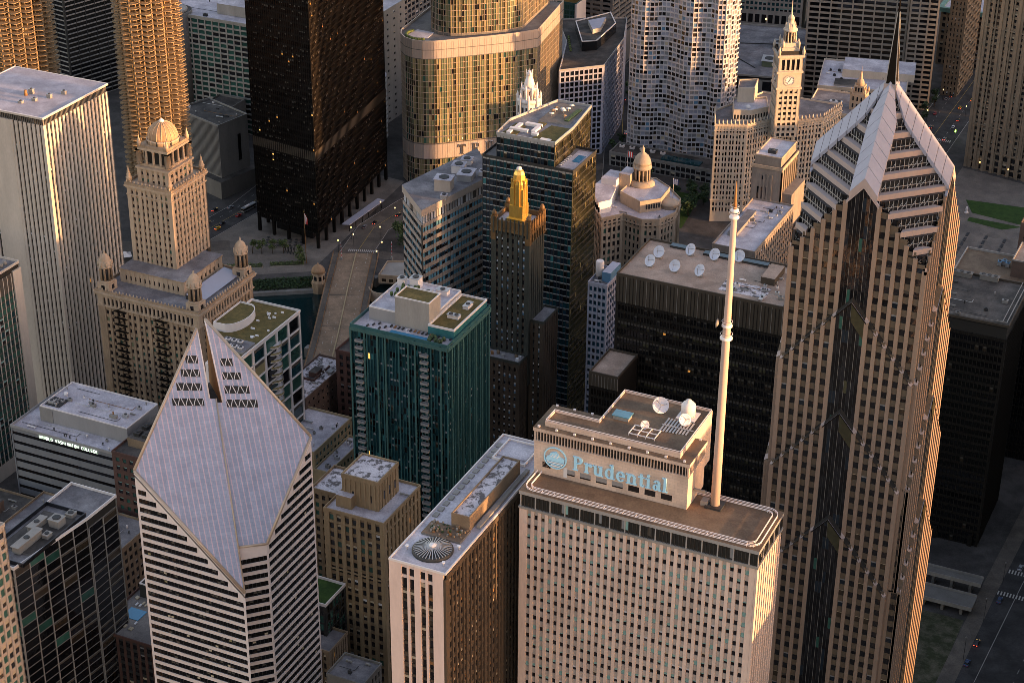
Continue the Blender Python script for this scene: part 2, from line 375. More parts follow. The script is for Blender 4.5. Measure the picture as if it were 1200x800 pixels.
def water():
    m, nt, b = new_mat('water'); b.inputs['Base Color'].default_value = (.006, .022, .024, 1); b.inputs['Roughness'].default_value = .08
    tc = N(nt, 'ShaderNodeTexCoord'); n1 = N(nt, 'ShaderNodeTexNoise'); n1.inputs['Scale'].default_value = .5; n1.inputs['Detail'].default_value = 5
    nt.links.new(tc.outputs['Object'], n1.inputs['Vector']); bp = N(nt, 'ShaderNodeBump'); bp.inputs['Strength'].default_value = .35; bp.inputs['Distance'].default_value = .25
    nt.links.new(n1.outputs['Fac'], bp.inputs['Height']); nt.links.new(bp.outputs[0], b.inputs['Normal'])
water()
def corrugated_roof():
    """sloping roof glazing: mauve-grey panes between pink mullions that run down the slope"""
    m, nt, b = new_mat('crain_roof'); uv = N(nt, 'ShaderNodeUVMap')
    bt = N(nt, 'ShaderNodeTexBrick'); bt.offset = 0.; bt.inputs['Scale'].default_value = 1; bt.inputs['Brick Width'].default_value = 1.75; bt.inputs['Row Height'].default_value = 600; bt.inputs['Mortar Size'].default_value = .2
    bt.inputs['Color1'].default_value = (.32, .335, .42, 1); bt.inputs['Color2'].default_value = (.37, .38, .47, 1); bt.inputs['Mortar'].default_value = (.62, .46, .50, 1)
    b2 = N(nt, 'ShaderNodeTexBrick'); b2.offset = .5; b2.inputs['Scale'].default_value = 1; b2.inputs['Brick Width'].default_value = 1.75; b2.inputs['Row Height'].default_value = 1.3; b2.inputs['Mortar Size'].default_value = .06
    b2.inputs['Color1'].default_value = (1, 1, 1, 1); b2.inputs['Color2'].default_value = (.88, .89, .92, 1); b2.inputs['Mortar'].default_value = (.8, .78, .82, 1)
    n1 = N(nt, 'ShaderNodeTexNoise'); n1.inputs['Scale'].default_value = .2; n1.inputs['Detail'].default_value = 5
    for q in (bt, b2, n1): nt.links.new(uv.outputs[0], q.inputs['Vector'])
    r = N(nt, 'ShaderNodeMapRange'); r.inputs[1].default_value = .3; r.inputs[2].default_value = .7; r.inputs[3].default_value = .88; r.inputs[4].default_value = 1.08; nt.links.new(n1.outputs['Fac'], r.inputs[0])
    mm = N(nt, 'ShaderNodeVectorMath', operation='MULTIPLY'); nt.links.new(bt.outputs['Color'], mm.inputs[0]); nt.links.new(b2.outputs['Color'], mm.inputs[1])
    mx = N(nt, 'ShaderNodeVectorMath', operation='SCALE'); nt.links.new(mm.outputs[0], mx.inputs[0]); nt.links.new(r.outputs[0], mx.inputs['Scale'])
    nt.links.new(mx.outputs[0], b.inputs['Base Color']); b.inputs['Roughness'].default_value = .42; b.inputs['Specular IOR Level'].default_value = .5
corrugated_roof()
# ------------------------------------------------------------------ camera, sky, sun
def cam():
    yaw, pit, rol = rad(-24.756), rad(28.043), rad(.443)
    f = Vector((math.sin(yaw) * math.cos(pit), math.cos(yaw) * math.cos(pit), -math.sin(pit)))
    r = Vector((math.cos(yaw), -math.sin(yaw), 0)); u = r.cross(f)
    r2 = r * math.cos(rol) + u * math.sin(rol); u2 = -r * math.sin(rol) + u * math.cos(rol)
    from mathutils import Matrix
    c = bpy.data.cameras.new('camera'); o = bpy.data.objects.new('camera', c); COL.objects.link(o)
    M = Matrix(((r2.x, u2.x, -f.x), (r2.y, u2.y, -f.y), (r2.z, u2.z, -f.z))).to_4x4(); M.translation = CAM
    o.matrix_world = M; c.sensor_width = 36; c.lens = 2254.3 / 1200 * 36; c.clip_start = 1; c.clip_end = 20000
    scene.camera = o
cam()
SUN_EL, SUN_AZ = 5., 88.
w = bpy.data.worlds.new('World'); scene.world = w; w.use_nodes = True
nt = w.node_tree; bg = nt.nodes['Background']
sk = nt.nodes.new('ShaderNodeTexSky'); sk.sky_type = 'NISHITA'; sk.sun_disc = False; sk.sun_elevation = rad(SUN_EL); sk.sun_rotation = rad(SUN_AZ); sk.dust_density = 1.2; sk.air_density = 1.0; sk.ozone_density = 1.; sk.altitude = 200
tn = nt.nodes.new('ShaderNodeVectorMath'); tn.operation = 'MULTIPLY'; tn.inputs[1].default_value = (1.17, .93, .90)   # the pink of a dawn sky
nt.links.new(sk.outputs[0], tn.inputs[0]); nt.links.new(tn.outputs[0], bg.inputs['Color']); bg.inputs['Strength'].default_value = .15
sl = bpy.data.lights.new('sun', 'SUN'); sl.energy = 2.3; sl.angle = rad(.5); sl.color = (1., .54, .23)
so = bpy.data.objects.new('sun', sl); COL.objects.link(so)
d = Vector((math.sin(rad(SUN_AZ)) * math.cos(rad(SUN_EL)), math.cos(rad(SUN_AZ)) * math.cos(rad(SUN_EL)), math.sin(rad(SUN_EL))))
so.rotation_euler = d.to_track_quat('Z', 'Y').to_euler()
vs = scene.view_settings; scene.display_settings.display_device = 'sRGB'
vs.view_transform = 'Standard'; vs.look = 'None'; vs.gamma = 1; vs.use_curve_mapping = False; vs.exposure = 2.25
scene.cycles.filter_width = .75; scene.cycles.max_bounces = 6; scene.cycles.diffuse_bounces = 3; scene.cycles.glossy_bounces = 3

# ------------------------------------------------------------------ ground and river
SB = [(-3000, -100), (-700, 150), (-500, 200), (-420, 222), (-330, 252), (-290, 288), (-240, 345), (-150, 395), (-60, 425), (20, 436), (90, 432), (150, 394), (3000, 390)]
NB = [(-3000, 60), (-700, 250), (-500, 290), (-420, 315), (-384, 338), (-353, 358), (-305, 385), (-260, 425), (-200, 468), (-100, 505), (60, 500), (130, 455), (170, 418), (3000, 414)]
g = MB(); g.poly([(*p, 0) for p in SB] + [(3000, -3000, 0), (-3000, -3000, 0)], 'city_ground'); tag(g.obj('ground'), kind='structure')
g = MB(); g.poly([(*p, 0) for p in reversed(NB)] + [(-3000, 5000, 0), (3000, 5000, 0)], 'city_ground'); tag(g.obj('ground'), kind='structure')
g = MB(); g.poly([(-3000, -200, -6), (3000, 200, -6), (3000, 700, -6), (-3000, 400, -6)], 'water'); tag(g.obj('river'), kind='structure')
for nm, B_ in (('quay_wall', SB), ('quay_wall', NB)):
    g = MB()
    for a, b in zip(B_, B_[1:]): g.poly([(*a, -7), (*b, -7), (*b, -.02), (*a, -.02)], 'concrete_gr')
    tag(g.obj(nm), kind='structure')
# ------------------------------------------------------------------ stone office slab with the big blue sign
PRU_MIX = [(.50, ('g_dark', 'bl_teal', 0)), (.12, ('g_dark', 'bl_teal', 1)), (.10, ('g_dark', 'bl_teal', .6)), (.13, ('g_black', 'bl_teal', .35)), (.06, ('g_dark', 'bl_grey', .3)), (.05, ('g_dark', 'bl_white', .5)), (.03, ('g_warm', 'bl_cream', .4)), (.02, ('g_navy', 'bl_teal', .7))]
B = Bld('office_slab', 'pinkish stone office slab with a big blue sign and a tall mast on its roof', 'office tower', (0, -47, 0))
P = rectp(-36.5, 35.8, -58.3, -36.5)
shell(B, P, 0, 177.2)
B.p('wall').prism(inset(P, .1), 0, 60, 'prud_span', cap=False)
facade(B, P[0], P[1], 60, 177, 31, 33, 'prud_pier', 'prud_span', PRU_MIX, m0=1.9, m1=1.9, pw=1.02, ph=1.95, dep=.6, sdep=.32, top=.5)
facade(B, P[1], P[2], 60, 177, 9, 33, 'prud_pier', 'prud_span', PRU_MIX, m0=1.1, m1=1.1, pw=1.05, ph=1.95, dep=.6, sdep=.32, top=.5)
for i in (2, 3): B.p('wall').poly([(*inset(P, .3)[i], 60), (*inset(P, .3)[(i + 1) % 4], 60), (*inset(P, .3)[(i + 1) % 4], 177), (*inset(P, .3)[i], 177)], 'prud_span')
cb = B.p('cornice'); cb.prism(inset(P, -.25), 177, 177.7, 'concrete_gr', bottom=True)
Q = inset(P, .35); gb = B.p('crown_band'); gb.prism(Q, 177.7, 181.9, 'core_dark', cap=False)
for i in range(4):
    a, b = Vector(Q[i]), Vector(Q[(i + 1) % 4]); n_ = int((b - a).length / 1.15); t = (b - a).normalized(); nn = Vector((t.y, -t.x))
    for k in range(n_ + 1):
        q = a.lerp(b, k / n_); w_ = .16 if k % 4 else .34
        gb.obox((q.x - t.x * w_ / 2, q.y - t.y * w_ / 2, 177.7), (*(t * w_), 0), (*(nn * .3), 0), (0, 0, 4.1), 'alu' if k % 4 == 0 else 'dark_frame')
    for k in range(n_):
        if RND() < .12:
            q = a.lerp(b, (k + .1) / n_); q2 = a.lerp(b, (k + .9) / n_); f0 = 178 + RND() * 1.5
            gb.poly([(*(q + nn * .08), f0), (*(q2 + nn * .08), f0), (*(q2 + nn * .08), 181.6), (*(q + nn * .08), 181.6)], pick([(1, 'bl_teal'), (1, 'bl_grey'), (1, 'bl_dk')]))
B.p('roof').prism(inset(P, -.15), 181.8, 182.9, 'alu', 'roof_brown', bottom=True)
# double white rail with rounded corners round the roof edge
def rrect(x0, x1, y0, y1, r, z, n=5):
    o = []
    for cx, cy, a in ((x1 - r, y0 + r, -90), (x1 - r, y1 - r, 0), (x0 + r, y1 - r, 90), (x0 + r, y0 + r, 180)):
        for k in range(n + 1): t = rad(a + 90 * k / n); o.append((cx + r * math.cos(t), cy + r * math.sin(t), z))
    return o
rl = B.p('rail')
for d_, r_ in ((.7, 3.2), (2.1, 2.)):
    for zz in (183.35, 183.75): rl.path(rrect(-36.5 + d_, 35.8 - d_, -58.3 + d_, -36.5 - d_, r_, zz), .11, 'rail_white', 5, True)
    for q in rrect(-36.5 + d_, 35.8 - d_, -58.3 + d_, -36.5 - d_, r_, 183.7): rl.rod((q[0], q[1], 182.9), q, .06, 'rail_white', 4)
for k in range(36): rl.obox((-34 + k * 1.93, -57.5, 183.3), (.12, 0, 0), (0, 1.2, 0), (0, 0, .1), 'rail_white')
# rooftop sign block
PH = rectp(-38.0 + 1, 10.5, -47.2, -33.4)
ph = B.p('penthouse'); ph.prism(PH, 182.9, 193.6, 'prud_wall', cap=False)
ph.prism(inset(PH, .5), 193.6, 197., 'core_dark', cap=False)
for i in range(4):
    a, b = Vector(PH[i]), Vector(PH[(i + 1) % 4]); n_ = int((b - a).length / .95); t = (b - a).normalized(); nn = Vector((t.y, -t.x))
    for k in range(n_ + 1):
        q = a.lerp(b, k / n_); ph.obox((q.x - t.x * .1, q.y - t.y * .1, 193.6), (*(t * .2), 0), (*(nn * -.5), 0), (0, 0, 3.4), 'prud_wall')
ph.prism(inset(PH, -.2), 193.5, 193.75, 'prud_wall', bottom=True)
ph.prism(inset(PH, -.35), 196.9, 198., 'prud_wall', 'roof_brown', bottom=True)
UP = [(-34.5, -45.4), (7.2, -45.4), (7.2, -18.9), (-20.5, -18.9), (-20.5, -38.6), (-34.5, -38.6)]
ph.prism(UP, 182.9, 199.2, 'prud_wall', 'roof_brown')
ph.wallrun(UP, 199.2, 199.7, .35, 'prud_pier')
rl.path([(x, y, 200.1) for x, y in inset(UP, .2)], .12, 'rail_white', 4, True)
for k in range(9):
    for y in (-46.9, -33.8): B.p('roof_light').obox((-36.2 + k * 5.6, y, 198), (.7, 0, 0), (0, .45, 0), (0, 0, .55), 'rail_white')
for i in range(8):
    x = -30.4 + i * 5.0 + (i > 0) * -.3
    if i == 0: x = -33
    B.win.append((i, (x, -47.2 - .03, 185.4 if i else 186.2), Vector((1, 0, 0)), 3.3 if i else 2.6, 1.9, ('g_dark', 'bl_grey', 0 if i in (0, 5, 6, 7) else .75)))
B.win.append((8, (-27, -47.24, 185.2), Vector((1, 0, 0)), 1.2, 3.4, ('bl_white', 'bl_white', 0)))
# --- emblem: ring, rock and wave strips
sg = B.p('emblem'); cx, cz, y = -30.2, 189.3, -47.2
def disc_ring(mb, cx, cz, y, r0, r1, m, n=40, th=.35, sx=1.):
    for k in range(n):
        a, b = 2 * math.pi * k / n, 2 * math.pi * (k + 1) / n
        f = lambda r, t, d: (cx + r * sx * math.cos(t), y - d, cz + r * math.sin(t))
        mb.poly([f(r0, a, th), f(r1, a, th), f(r1, b, th), f(r0, b, th)], m); mb.poly([f(r1, a, 0), f(r1, b, 0), f(r1, b, th), f(r1, a, th)], m); mb.poly([f(r0, b, 0), f(r0, a, 0), f(r0, a, th), f(r0, b, th)], m)
def flat(mb, pts, y, th, m):
    n = len(pts); mb.poly([(x, y - th, z) for x, z in pts], m)
    for i in range(n):
        (a, b), (c, d_) = pts[i], pts[(i + 1) % n]; mb.poly([(a, y, b), (c, y, d_), (c, y - th, d_), (a, y - th, b)], m)
disc_ring(sg, cx, cz, y, 3.25, 3.6, 'sign_blue'); 
flat(sg, [(cx - 2.9, cz - .9), (cx - 2.6, cz + .2), (cx - 1.9, cz + .5), (cx - 1.5, cz + 1.5), (cx - .7, cz + 1.9), (cx + .3, cz + 2.2), (cx + 1., cz + 1.5), (cx + 1.6, cz + .6), (cx + 2.9, cz + .2), (cx + 2.8, cz - .9)], y, .4, 'sign_blue')
for i, (a, b) in enumerate(((-1.7, -.6), (-.7, .2), (.3, 1.1))): flat(sg, [(cx + a, cz + .2), (cx + a + .5, cz + .2), (cx + b + .3, cz + 1.3), (cx + b, cz + 1.3)], y - .41, .06, 'sign_white')
for i in range(4):
    z_ = cz - 1.25 - i * .5; h_ = math.sqrt(max(.1, 3.1 ** 2 - (z_ - cz) ** 2)); flat(sg, [(cx - h_, z_), (cx + h_, z_), (cx + h_ * .93, z_ + .28), (cx - h_ * .93, z_ + .28)], y, .38, 'sign_blue' if i % 2 == 0 else 'sign_white')
# --- lettering: serif glyphs from stems, serifs and bowls
class Glyph:
    def __init__(s, name, x, z, k): s.b = MB(); s.x, s.z, s.k = x, z, k; s.t = .42
    def th(s): s.t += .012; return s.t      # every stroke a little prouder than the last, so none share a plane
    def r(s, x0, x1, z0, z1): flat(s.b, [(s.x + x0 * s.k, s.z + z0 * s.k), (s.x + x1 * s.k, s.z + z0 * s.k), (s.x + x1 * s.k, s.z + z1 * s.k), (s.x + x0 * s.k, s.z + z1 * s.k)], GY, s.th(), 'sign_blue')
    def stem(s, x, w, z0, z1, sb=True, stp=True):
        s.r(x, x + w, z0, z1)
        if sb: s.r(x - .09, x + w + .09, z0, z0 + .05)
        if stp: s.r(x - .1, x + .02, z1 - .06, z1)
    def arc(s, cx, cz, ro, qo, ri, qi, a0, a1, n=14, dx=0):
        t_ = s.th()
        for k in range(n):
            a, b = rad(a0 + (a1 - a0) * k / n), rad(a0 + (a1 - a0) * (k + 1) / n)
            f = lambda R, Q, t, o: (s.x + (cx + o + R * math.cos(t)) * s.k, s.z + (cz + Q * math.sin(t)) * s.k)
            flat(s.b, [f(ro, qo, a, 0), f(ro, qo, b, 0), f(ri, qi, b, dx), f(ri, qi, a, dx)], GY, t_, 'sign_blue')
GY = -47.2
def glyph(ch, x, z, k):
    g = Glyph(ch, x, z, k); w = .17
    if ch == 'P': g.stem(.08, .19, 0, .985, stp=False); g.r(0, .3, .95, 1); g.arc(.27, .74, .40, .26, .2, .2, -90, 90); adv = .74
    elif ch == 'r': g.stem(.08, w, 0, .68); g.arc(.38, .48, .2, .2, .1, .1, 40, 170, 8); g.r(.36, .52, .5, .64); adv = .56
    elif ch == 'u': g.stem(.08, w, .2, .68, sb=False); g.arc(.33, .2, .25, .21, .085, .1, 180, 330, 10); g.stem(.45, w, 0, .68, sb=False); g.r(.45, .70, 0, .05); adv = .74
    elif ch == 'd': g.arc(.32, .34, .28, .36, .12, .29, 0, 360, 20); g.stem(.44, w, 0, 1, sb=False); g.r(.44, .70, 0, .05); adv = .74
    elif ch == 'e': g.arc(.33, .34, .29, .36, .12, .29, 0, 320, 18); g.r(.12, .61, .33, .39); adv = .68
    elif ch == 'n': g.stem(.08, w, 0, .68); g.arc(.38, .44, .24, .25, .075, .17, 0, 160, 9); g.stem(.455, w, 0, .45, stp=False); adv = .76
    elif ch == 't': g.r(.12, .29, .16, .86); g.r(0, .42, .62, .68); g.arc(.29, .17, .17, .18, .02, .1, 180, 330, 9); adv = .48
    elif ch == 'i': g.stem(.08, w, 0, .68); g.arc(.165, .86, .1, .1, .001, .001, 0, 360, 10); adv = .38
    elif ch == 'a': g.stem(.38, w, .05, .5, sb=False, stp=False); g.r(.45, .64, 0, .06); g.arc(.32, .47, .235, .22, .07, .15, 0, 160, 9); g.arc(.26, .2, .2, .21, .06, .14, 0, 360, 14); adv = .66
    else: g.stem(.08, w, 0, 1); adv = .38
    g.b.obj('sign_letter', B.root); return adv
x = -24.6
for ch in 'Prudential':
    x += glyph(ch, x, 187.0, 4.62) * 4.62 + .12
B.finish()

# mast, dishes, tank and frames on that roof
M_ = thing('radio_mast', 'tall pale tapering mast with a thin brown tip beside the blue sign', 'antenna mast', (17.1, -41.8, 182.9))
b = MB(); b.lathe(17.1, -41.8, [(1.35, 182.9), (1.2, 211), (1.1, 237), (.85, 257), (.8, 273)], 16, 'mast_paint'); b.obj('pole', M_)
for z_, r_ in ((236.6, 1.75), (240.4, 1.5), (272.5, 1.35), (274.4, 1.15)):
    b = MB(); b.lathe(17.1, -41.8, [(r_ * .6, z_ - .3), (r_, z_), (r_, z_ + .5), (r_ * .6, z_ + .8)], 14, 'rail_white'); b.path([(17.1 + r_ * math.cos(t * .7), -41.8 + r_ * math.sin(t * .7), z_ + 1.6) for t in range(9)], .07, 'rail_white', 4, True); b.obj('collar', M_)
b = MB(); b.lathe(17.1, -41.8, [(.5, 274), (.42, 278), (.2, 281.5), (.06, 283)], 8, 'rust'); b.obj('tip', M_)
b = MB(); b.lathe(15.6, -42.2, [(.2, 239.3), (1.5, 239.9)], 16, 'concrete_gr'); b.v = [(15.2 - (zz - 239.3) * .9, -43.2 + (yy + 42.2) * .9, 241.5 + (xx - 15.6) * .9) for xx, yy, zz in b.v]; b.obj('dish', M_)
b = MB(); b.box(14.6, 19.6, -44.2, -39.4, 182.93, 183.5, 'vent_dark'); b.box(13.2, 15.2, -43.4, -40.8, 183, 184.4, 'concrete_gr'); b.box(10.8, 14.4, -42.5, -41.9, 186.5, 187.3, 'concrete_gr'); b.obj('base', M_)
def dish(x, y, z, r, az, el, label, group, m='dish'):
    """parabolic dish on a pedestal, looking towards azimuth az, elevation el"""
    T = thing('satellite_dish', label, 'satellite dish', (x, y, z), group)
    d_ = Vector((math.sin(rad(az)) * math.cos(rad(el)), math.cos(rad(az)) * math.cos(rad(el)), math.sin(rad(el))))
    a = d_.orthogonal().normalized(); c = d_.cross(a); o = Vector((x, y, z + r * .95)); b = MB(); k = b.slot(m); n = 28; rings = [0.02, .3, .6, .85, 1, 1.0, .6, .03]; dep_ = [.0, .03, .11, .21, .3, .25, .03, -.1]
    for rr, dd in zip(rings, dep_):
        for j in range(n): t = 2 * math.pi * j / n; b.v.append(tuple(o + r * rr * (math.cos(t) * a + math.sin(t) * c) + d_ * r * dd))
    for q in range(7):
        for j in range(n): b.f.append([q * n + j, q * n + (j + 1) % n, (q + 1) * n + (j + 1) % n, (q + 1) * n + j]); b.mi.append(k); b.sm.append(True)
    b.obj('reflector', T)
    b = MB()
    for j in range(3): t = 2 * math.pi * j / 3 + .5; b.rod(o + r * .8 * (math.cos(t) * a + math.sin(t) * c) + d_ * r * .2, o + d_ * r * .75, .045 * r / 2 + .03, 'concrete_gr', 4)
    b.rod(o + d_ * r * .6, o + d_ * r * .85, .16, 'concrete_gr', 6); b.obj('feed_arm', T)
    b = MB(); b.rod((x, y, z), o - d_ * r * .15, .2, 'rail_white', 6); b.box(x - r * .4, x + r * .4, y - r * .4, y + r * .4, z + .02, z + .3, 'concrete_gr'); b.rod((x - r * .6, y, z + .2), o - d_ * r * .1, .08, 'rail_white', 4); b.obj('pedestal', T); return T
dish(-6.6, -25.6, 199.2, 2.45, 150, 30, 'largest white dish on the roof behind the blue sign', None)
dish(-7.3, -36.2, 199.2, 1.3, 150, 25, 'smallest white dish, beside the white rack on the signed roof', None)
dish(2.3, -29.5, 199.2, 1.85, 135, 30, 'white dish standing in front of the white tank on the signed roof', None)
T = thing('roof_tank', 'white round tank with a small lid on the roof behind the blue sign', 'tank', (1.6, -24.3, 199.2))
b = MB(); b.lathe(1.6, -24.3, [(2.1, 199.5), (2.1, 203.2), (1.6, 203.8), (.8, 204.1), (.8, 204.6), (.2, 204.9)], 20, 'white_panel'); b.obj('body', T)
b = MB(); b.box(-1.2, 4.6, -27.2, -21.6, 199.2, 199.55, 'white_panel'); b.obj('base', T)
T = thing('equipment_rack', 'white open frame of pipes on the roof behind the blue sign', 'rack', (-5.6, -39.5, 199.2)); b = MB()
for i in range(4): b.path([(-10 + i * 2.6, -41.6, 199.9), (-10 + i * 2.6, -36.6, 199.9)], .16, 'rail_white', 4)
for i in range(3): b.path([(-10.2, -41.6 + i * 2.5, 199.9), (-2, -41.6 + i * 2.5, 199.9)], .16, 'rail_white', 4)
for i in range(4):
    for q in (0, 2): b.rod((-10 + i * 2.6, -41.6 + q * 2.5, 199.2), (-10 + i * 2.6, -41.6 + q * 2.5, 199.9), .12, 'rail_white', 4)
b.obj('frame', T)
T = thing('skylight_hatch', 'blue topped skylight box on the roof behind the blue sign', 'hatch', (-15, -33.5, 199.2)); b = MB(); b.box(-17.6, -12.8, -35, -32, 199.2, 200.4, 'concrete_gr'); b.obj('curb', T); b = MB(); b.box(-17.9, -12.5, -35.3, -31.7, 200.4, 200.7, 'g_blue2'); b.obj('lid', T)
T = thing('cable_tray', 'grey cable tray running under the dishes on the signed roof', 'cable tray', (0, -33, 199.2)); b = MB()
for i in range(9): b.box(-3 + i * .95, -2.5 + i * .95, -36 + i * .12, -28, 199.3, 199.55, 'alu')
b.box(-3.4, 6.2, -32.6, -32.2, 199.55, 199.7, 'alu'); b.obj('tray', T)

# ------------------------------------------------------------------ chevron tower with the pyramid crown
TX, TY, TH = 31.7, 58.4, 21.4
B = Bld('spire_tower', 'granite skyscraper with chevron gables, a pyramid crown and a needle spire', 'skyscraper', (TX, TY, 0))
K = 25.2 / TH
TWO_MIX = [(.8, ('g_dark', 'bl_blue', 0)), (.08, ('g_navy', 'bl_grey', .3)), (.006, ('g_navy', 'bl_blue', 1)), (.08, ('g_warm', 'bl_cream', .15)), (.05, ('g_black', 'bl_dk', .5))]
def tent(ap): return lambda q: ap - K * abs(q - TH)
TIERS = [(254., 215.5, 0.), (215.5, 177., 1.3), (177., 138., 2.6), (138., 40., 3.9)]
def chevron_face(A, E, detail):
    A, E = Vector(A), Vector(E); u = (E - A).normalized(); n = Vector((u.y, -u.x)); wm = B.p('wall'); L = 2 * TH
    for ti, (ap, nx, off) in enumerate(TIERS):
        A1 = A + n * off; top = tent(ap); bot = tent(nx) if ti < 3 else (lambda q: 40)
        P3 = lambda q, z, d=0.: (*(A1 + u * q + n * d), z)
        s0 = .395 * L; s1 = .605 * L; fl = 4.4; rows = int((254 - 42) / fl)
        if detail:
            lt = lambda q: top(q); 
            facade(B, A1, A1 + u * s0, 254 - rows * fl, 254, 5, rows, 'two_pier', 'two_span', TWO_MIX, m0=.75, m1=.75, pw=1.25, ph=2.2, dep=.7, sdep=.25, top=0, ztop=lambda q: top(q), zbot=lambda q: bot(q), endcut=False)
            facade(B, A1 + u * s1, A1 + u * L, 254 - rows * fl, 254, 5, rows, 'two_pier', 'two_span', TWO_MIX, m0=.75, m1=.75, pw=1.25, ph=2.2, dep=.7, sdep=.25, top=0, ztop=lambda q: top(q + s1), zbot=lambda q: bot(q + s1), endcut=False)
        # body of the tier: slanted ledge on top, dark behind the panes
        d0 = -.68; back = -8.
        b0, b1 = (40, 40) if ti == 3 else (bot(0) - 6, bot(L) - 6)
        wm.poly([P3(.05, b0, d0), P3(L - .05, b1, d0), P3(L - .05, top(L) - .3, d0), P3(TH, ap - .3, d0), P3(.05, top(0) - .3, d0)], 'core_dark')
        if ti:
            for q0, q1 in ((0, TH), (TH, L)):
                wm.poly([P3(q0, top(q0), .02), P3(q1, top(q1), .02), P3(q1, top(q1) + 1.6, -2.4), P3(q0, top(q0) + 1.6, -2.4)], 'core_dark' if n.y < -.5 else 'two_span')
            for sd in (0, s1):
                for k in range(6):
                    qq = sd + .75 + (s0 - 1.5) * k / 5; up = .05
                    wm.poly([P3(qq - .62, top(qq - .62) + up, .04), P3(qq + .62, top(qq + .62) + up, .04), P3(qq + .62, top(qq + .62) + 1.75, -2.3), P3(qq - .62, top(qq - .62) + 1.75, -2.3)], 'two_bar')
            wm.poly([P3(TH, ap, .05), P3(s1, top(s1), .05), P3(s1, top(s1) - 6.5, .08), P3(TH + .3, ap - 6.5, .08)], 'g_olive')
            for q in (0.03 + .03 * ti + (.6 if ti > 1 and n.x > .5 else 0), L - .03 - .03 * ti): wm.poly([P3(q, b0, 0), P3(q, top(q), 0), P3(q, top(q) + 1.6, -off - .7), P3(q, b0, -off - .7)], 'two_pier')
        if ti > 1 and n.x > .5:      # bays on the side of the set-forward tier
            zt_ = top(0) + 1.5; rw = int((zt_ - (bot(0) if ti < 3 else 40)) / fl); facade(B, A1 - n * (off + .05), A1 - n * .02, zt_ - rw * fl, zt_, 1, rw, 'two_pier', 'two_span', TWO_MIX, m0=.5, m1=.5, pw=.9, ph=2.2, dep=.5, sdep=.2, top=0, endcut=False)
        # glazed centre strip with its gable
        gl = B.p('centre_glass'); m_ = 8
        for k in range(m_):
            qa, qb = s0 + (s1 - s0) * k / m_, s0 + (s1 - s0) * (k + 1) / m_
            zz = min(bot(qa), bot(qb)); hi = max(top(qa), top(qb)); z_ = 254
            while z_ > zz:
                za, zb_ = z_ - fl, z_
                if za < hi:
                    ta, tb = min(zb_, top(qa)), min(zb_, top(qb)); la, lb = max(za, bot(qa) + 0), max(za, bot(qb))
                    if ta > la or tb > lb:
                        j = (RND() - .5) * .05
                        gl.poly([P3(qa, la, -.3 + j), P3(qb, lb, -.3), P3(qb, max(tb, lb), -.3), P3(qa, max(ta, la), -.3 + j)], pick([(6, 'g_black'), (4, 'g_dark'), (.25, 'g_green'), (.12, 'g_olive'), (.8, 'g_navy')]))
                z_ -= fl
            wm.obox(P3(qa - .06, max(bot(qa), bot(qa)), -.32), (*(u * .12), 0), (*(n * .14), 0), (0, 0, max(.1, top(qa) - bot(qa))), 'dark_frame' if k % 2 else 'concrete_dk')
        # gable trim
        for q0, q1 in ((s0 - .6, TH), (TH, s1 + .6)):
            wm.poly([P3(q0, top(q0) + .05, .12), P3(q1, top(q1) + .05, .12), P3(q1, top(q1) - (1.1 if ti == 0 else .5), .12), P3(q0, top(q0) - (1.1 if ti == 0 else .5), .12)], 'two_bar' if ti == 0 else 'steel_bronze')
            wm.poly([P3(q0, top(q0) + .05, .12), P3(q1, top(q1) + .05, .12), P3(q1, top(q1) + .05, -.7), P3(q0, top(q0) + .05, -.7)], 'cap_metal')
X0, X1, Y0, Y1 = TX - TH, TX + TH, TY - TH, TY + TH
chevron_face((X0, Y0), (X1, Y0), True); chevron_face((X1, Y0), (X1, Y1), True); chevron_face((X1, Y1), (X0, Y1), False); chevron_face((X0, Y1), (X0, Y0), False)
B.p('wall').prism(rectp(X0 - 3.8, X1 + 3.8, Y0 - 3.8, Y1 + 3.8), 0, 42, 'two_span', cap=False)
B.p('wall').prism(rectp(X0 + .8, X1 - .8, Y0 + .8, Y1 - .8), 38, 228.6, 'core_dark', cap=False)
for i_, w in enumerate(B.win):     # sky reflection painted on as a patch of blue panes
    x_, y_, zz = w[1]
    if w[2].x > .9 and y_ < 33 and 88 < zz < 132 and 41 + (zz - 88) * .06 < x_ < 50.5 and RND() < .75: B.win[i_] = (*w[:5], ('g_blue2', 'bl_blue', pick([(3, 0), (1, 1)])))
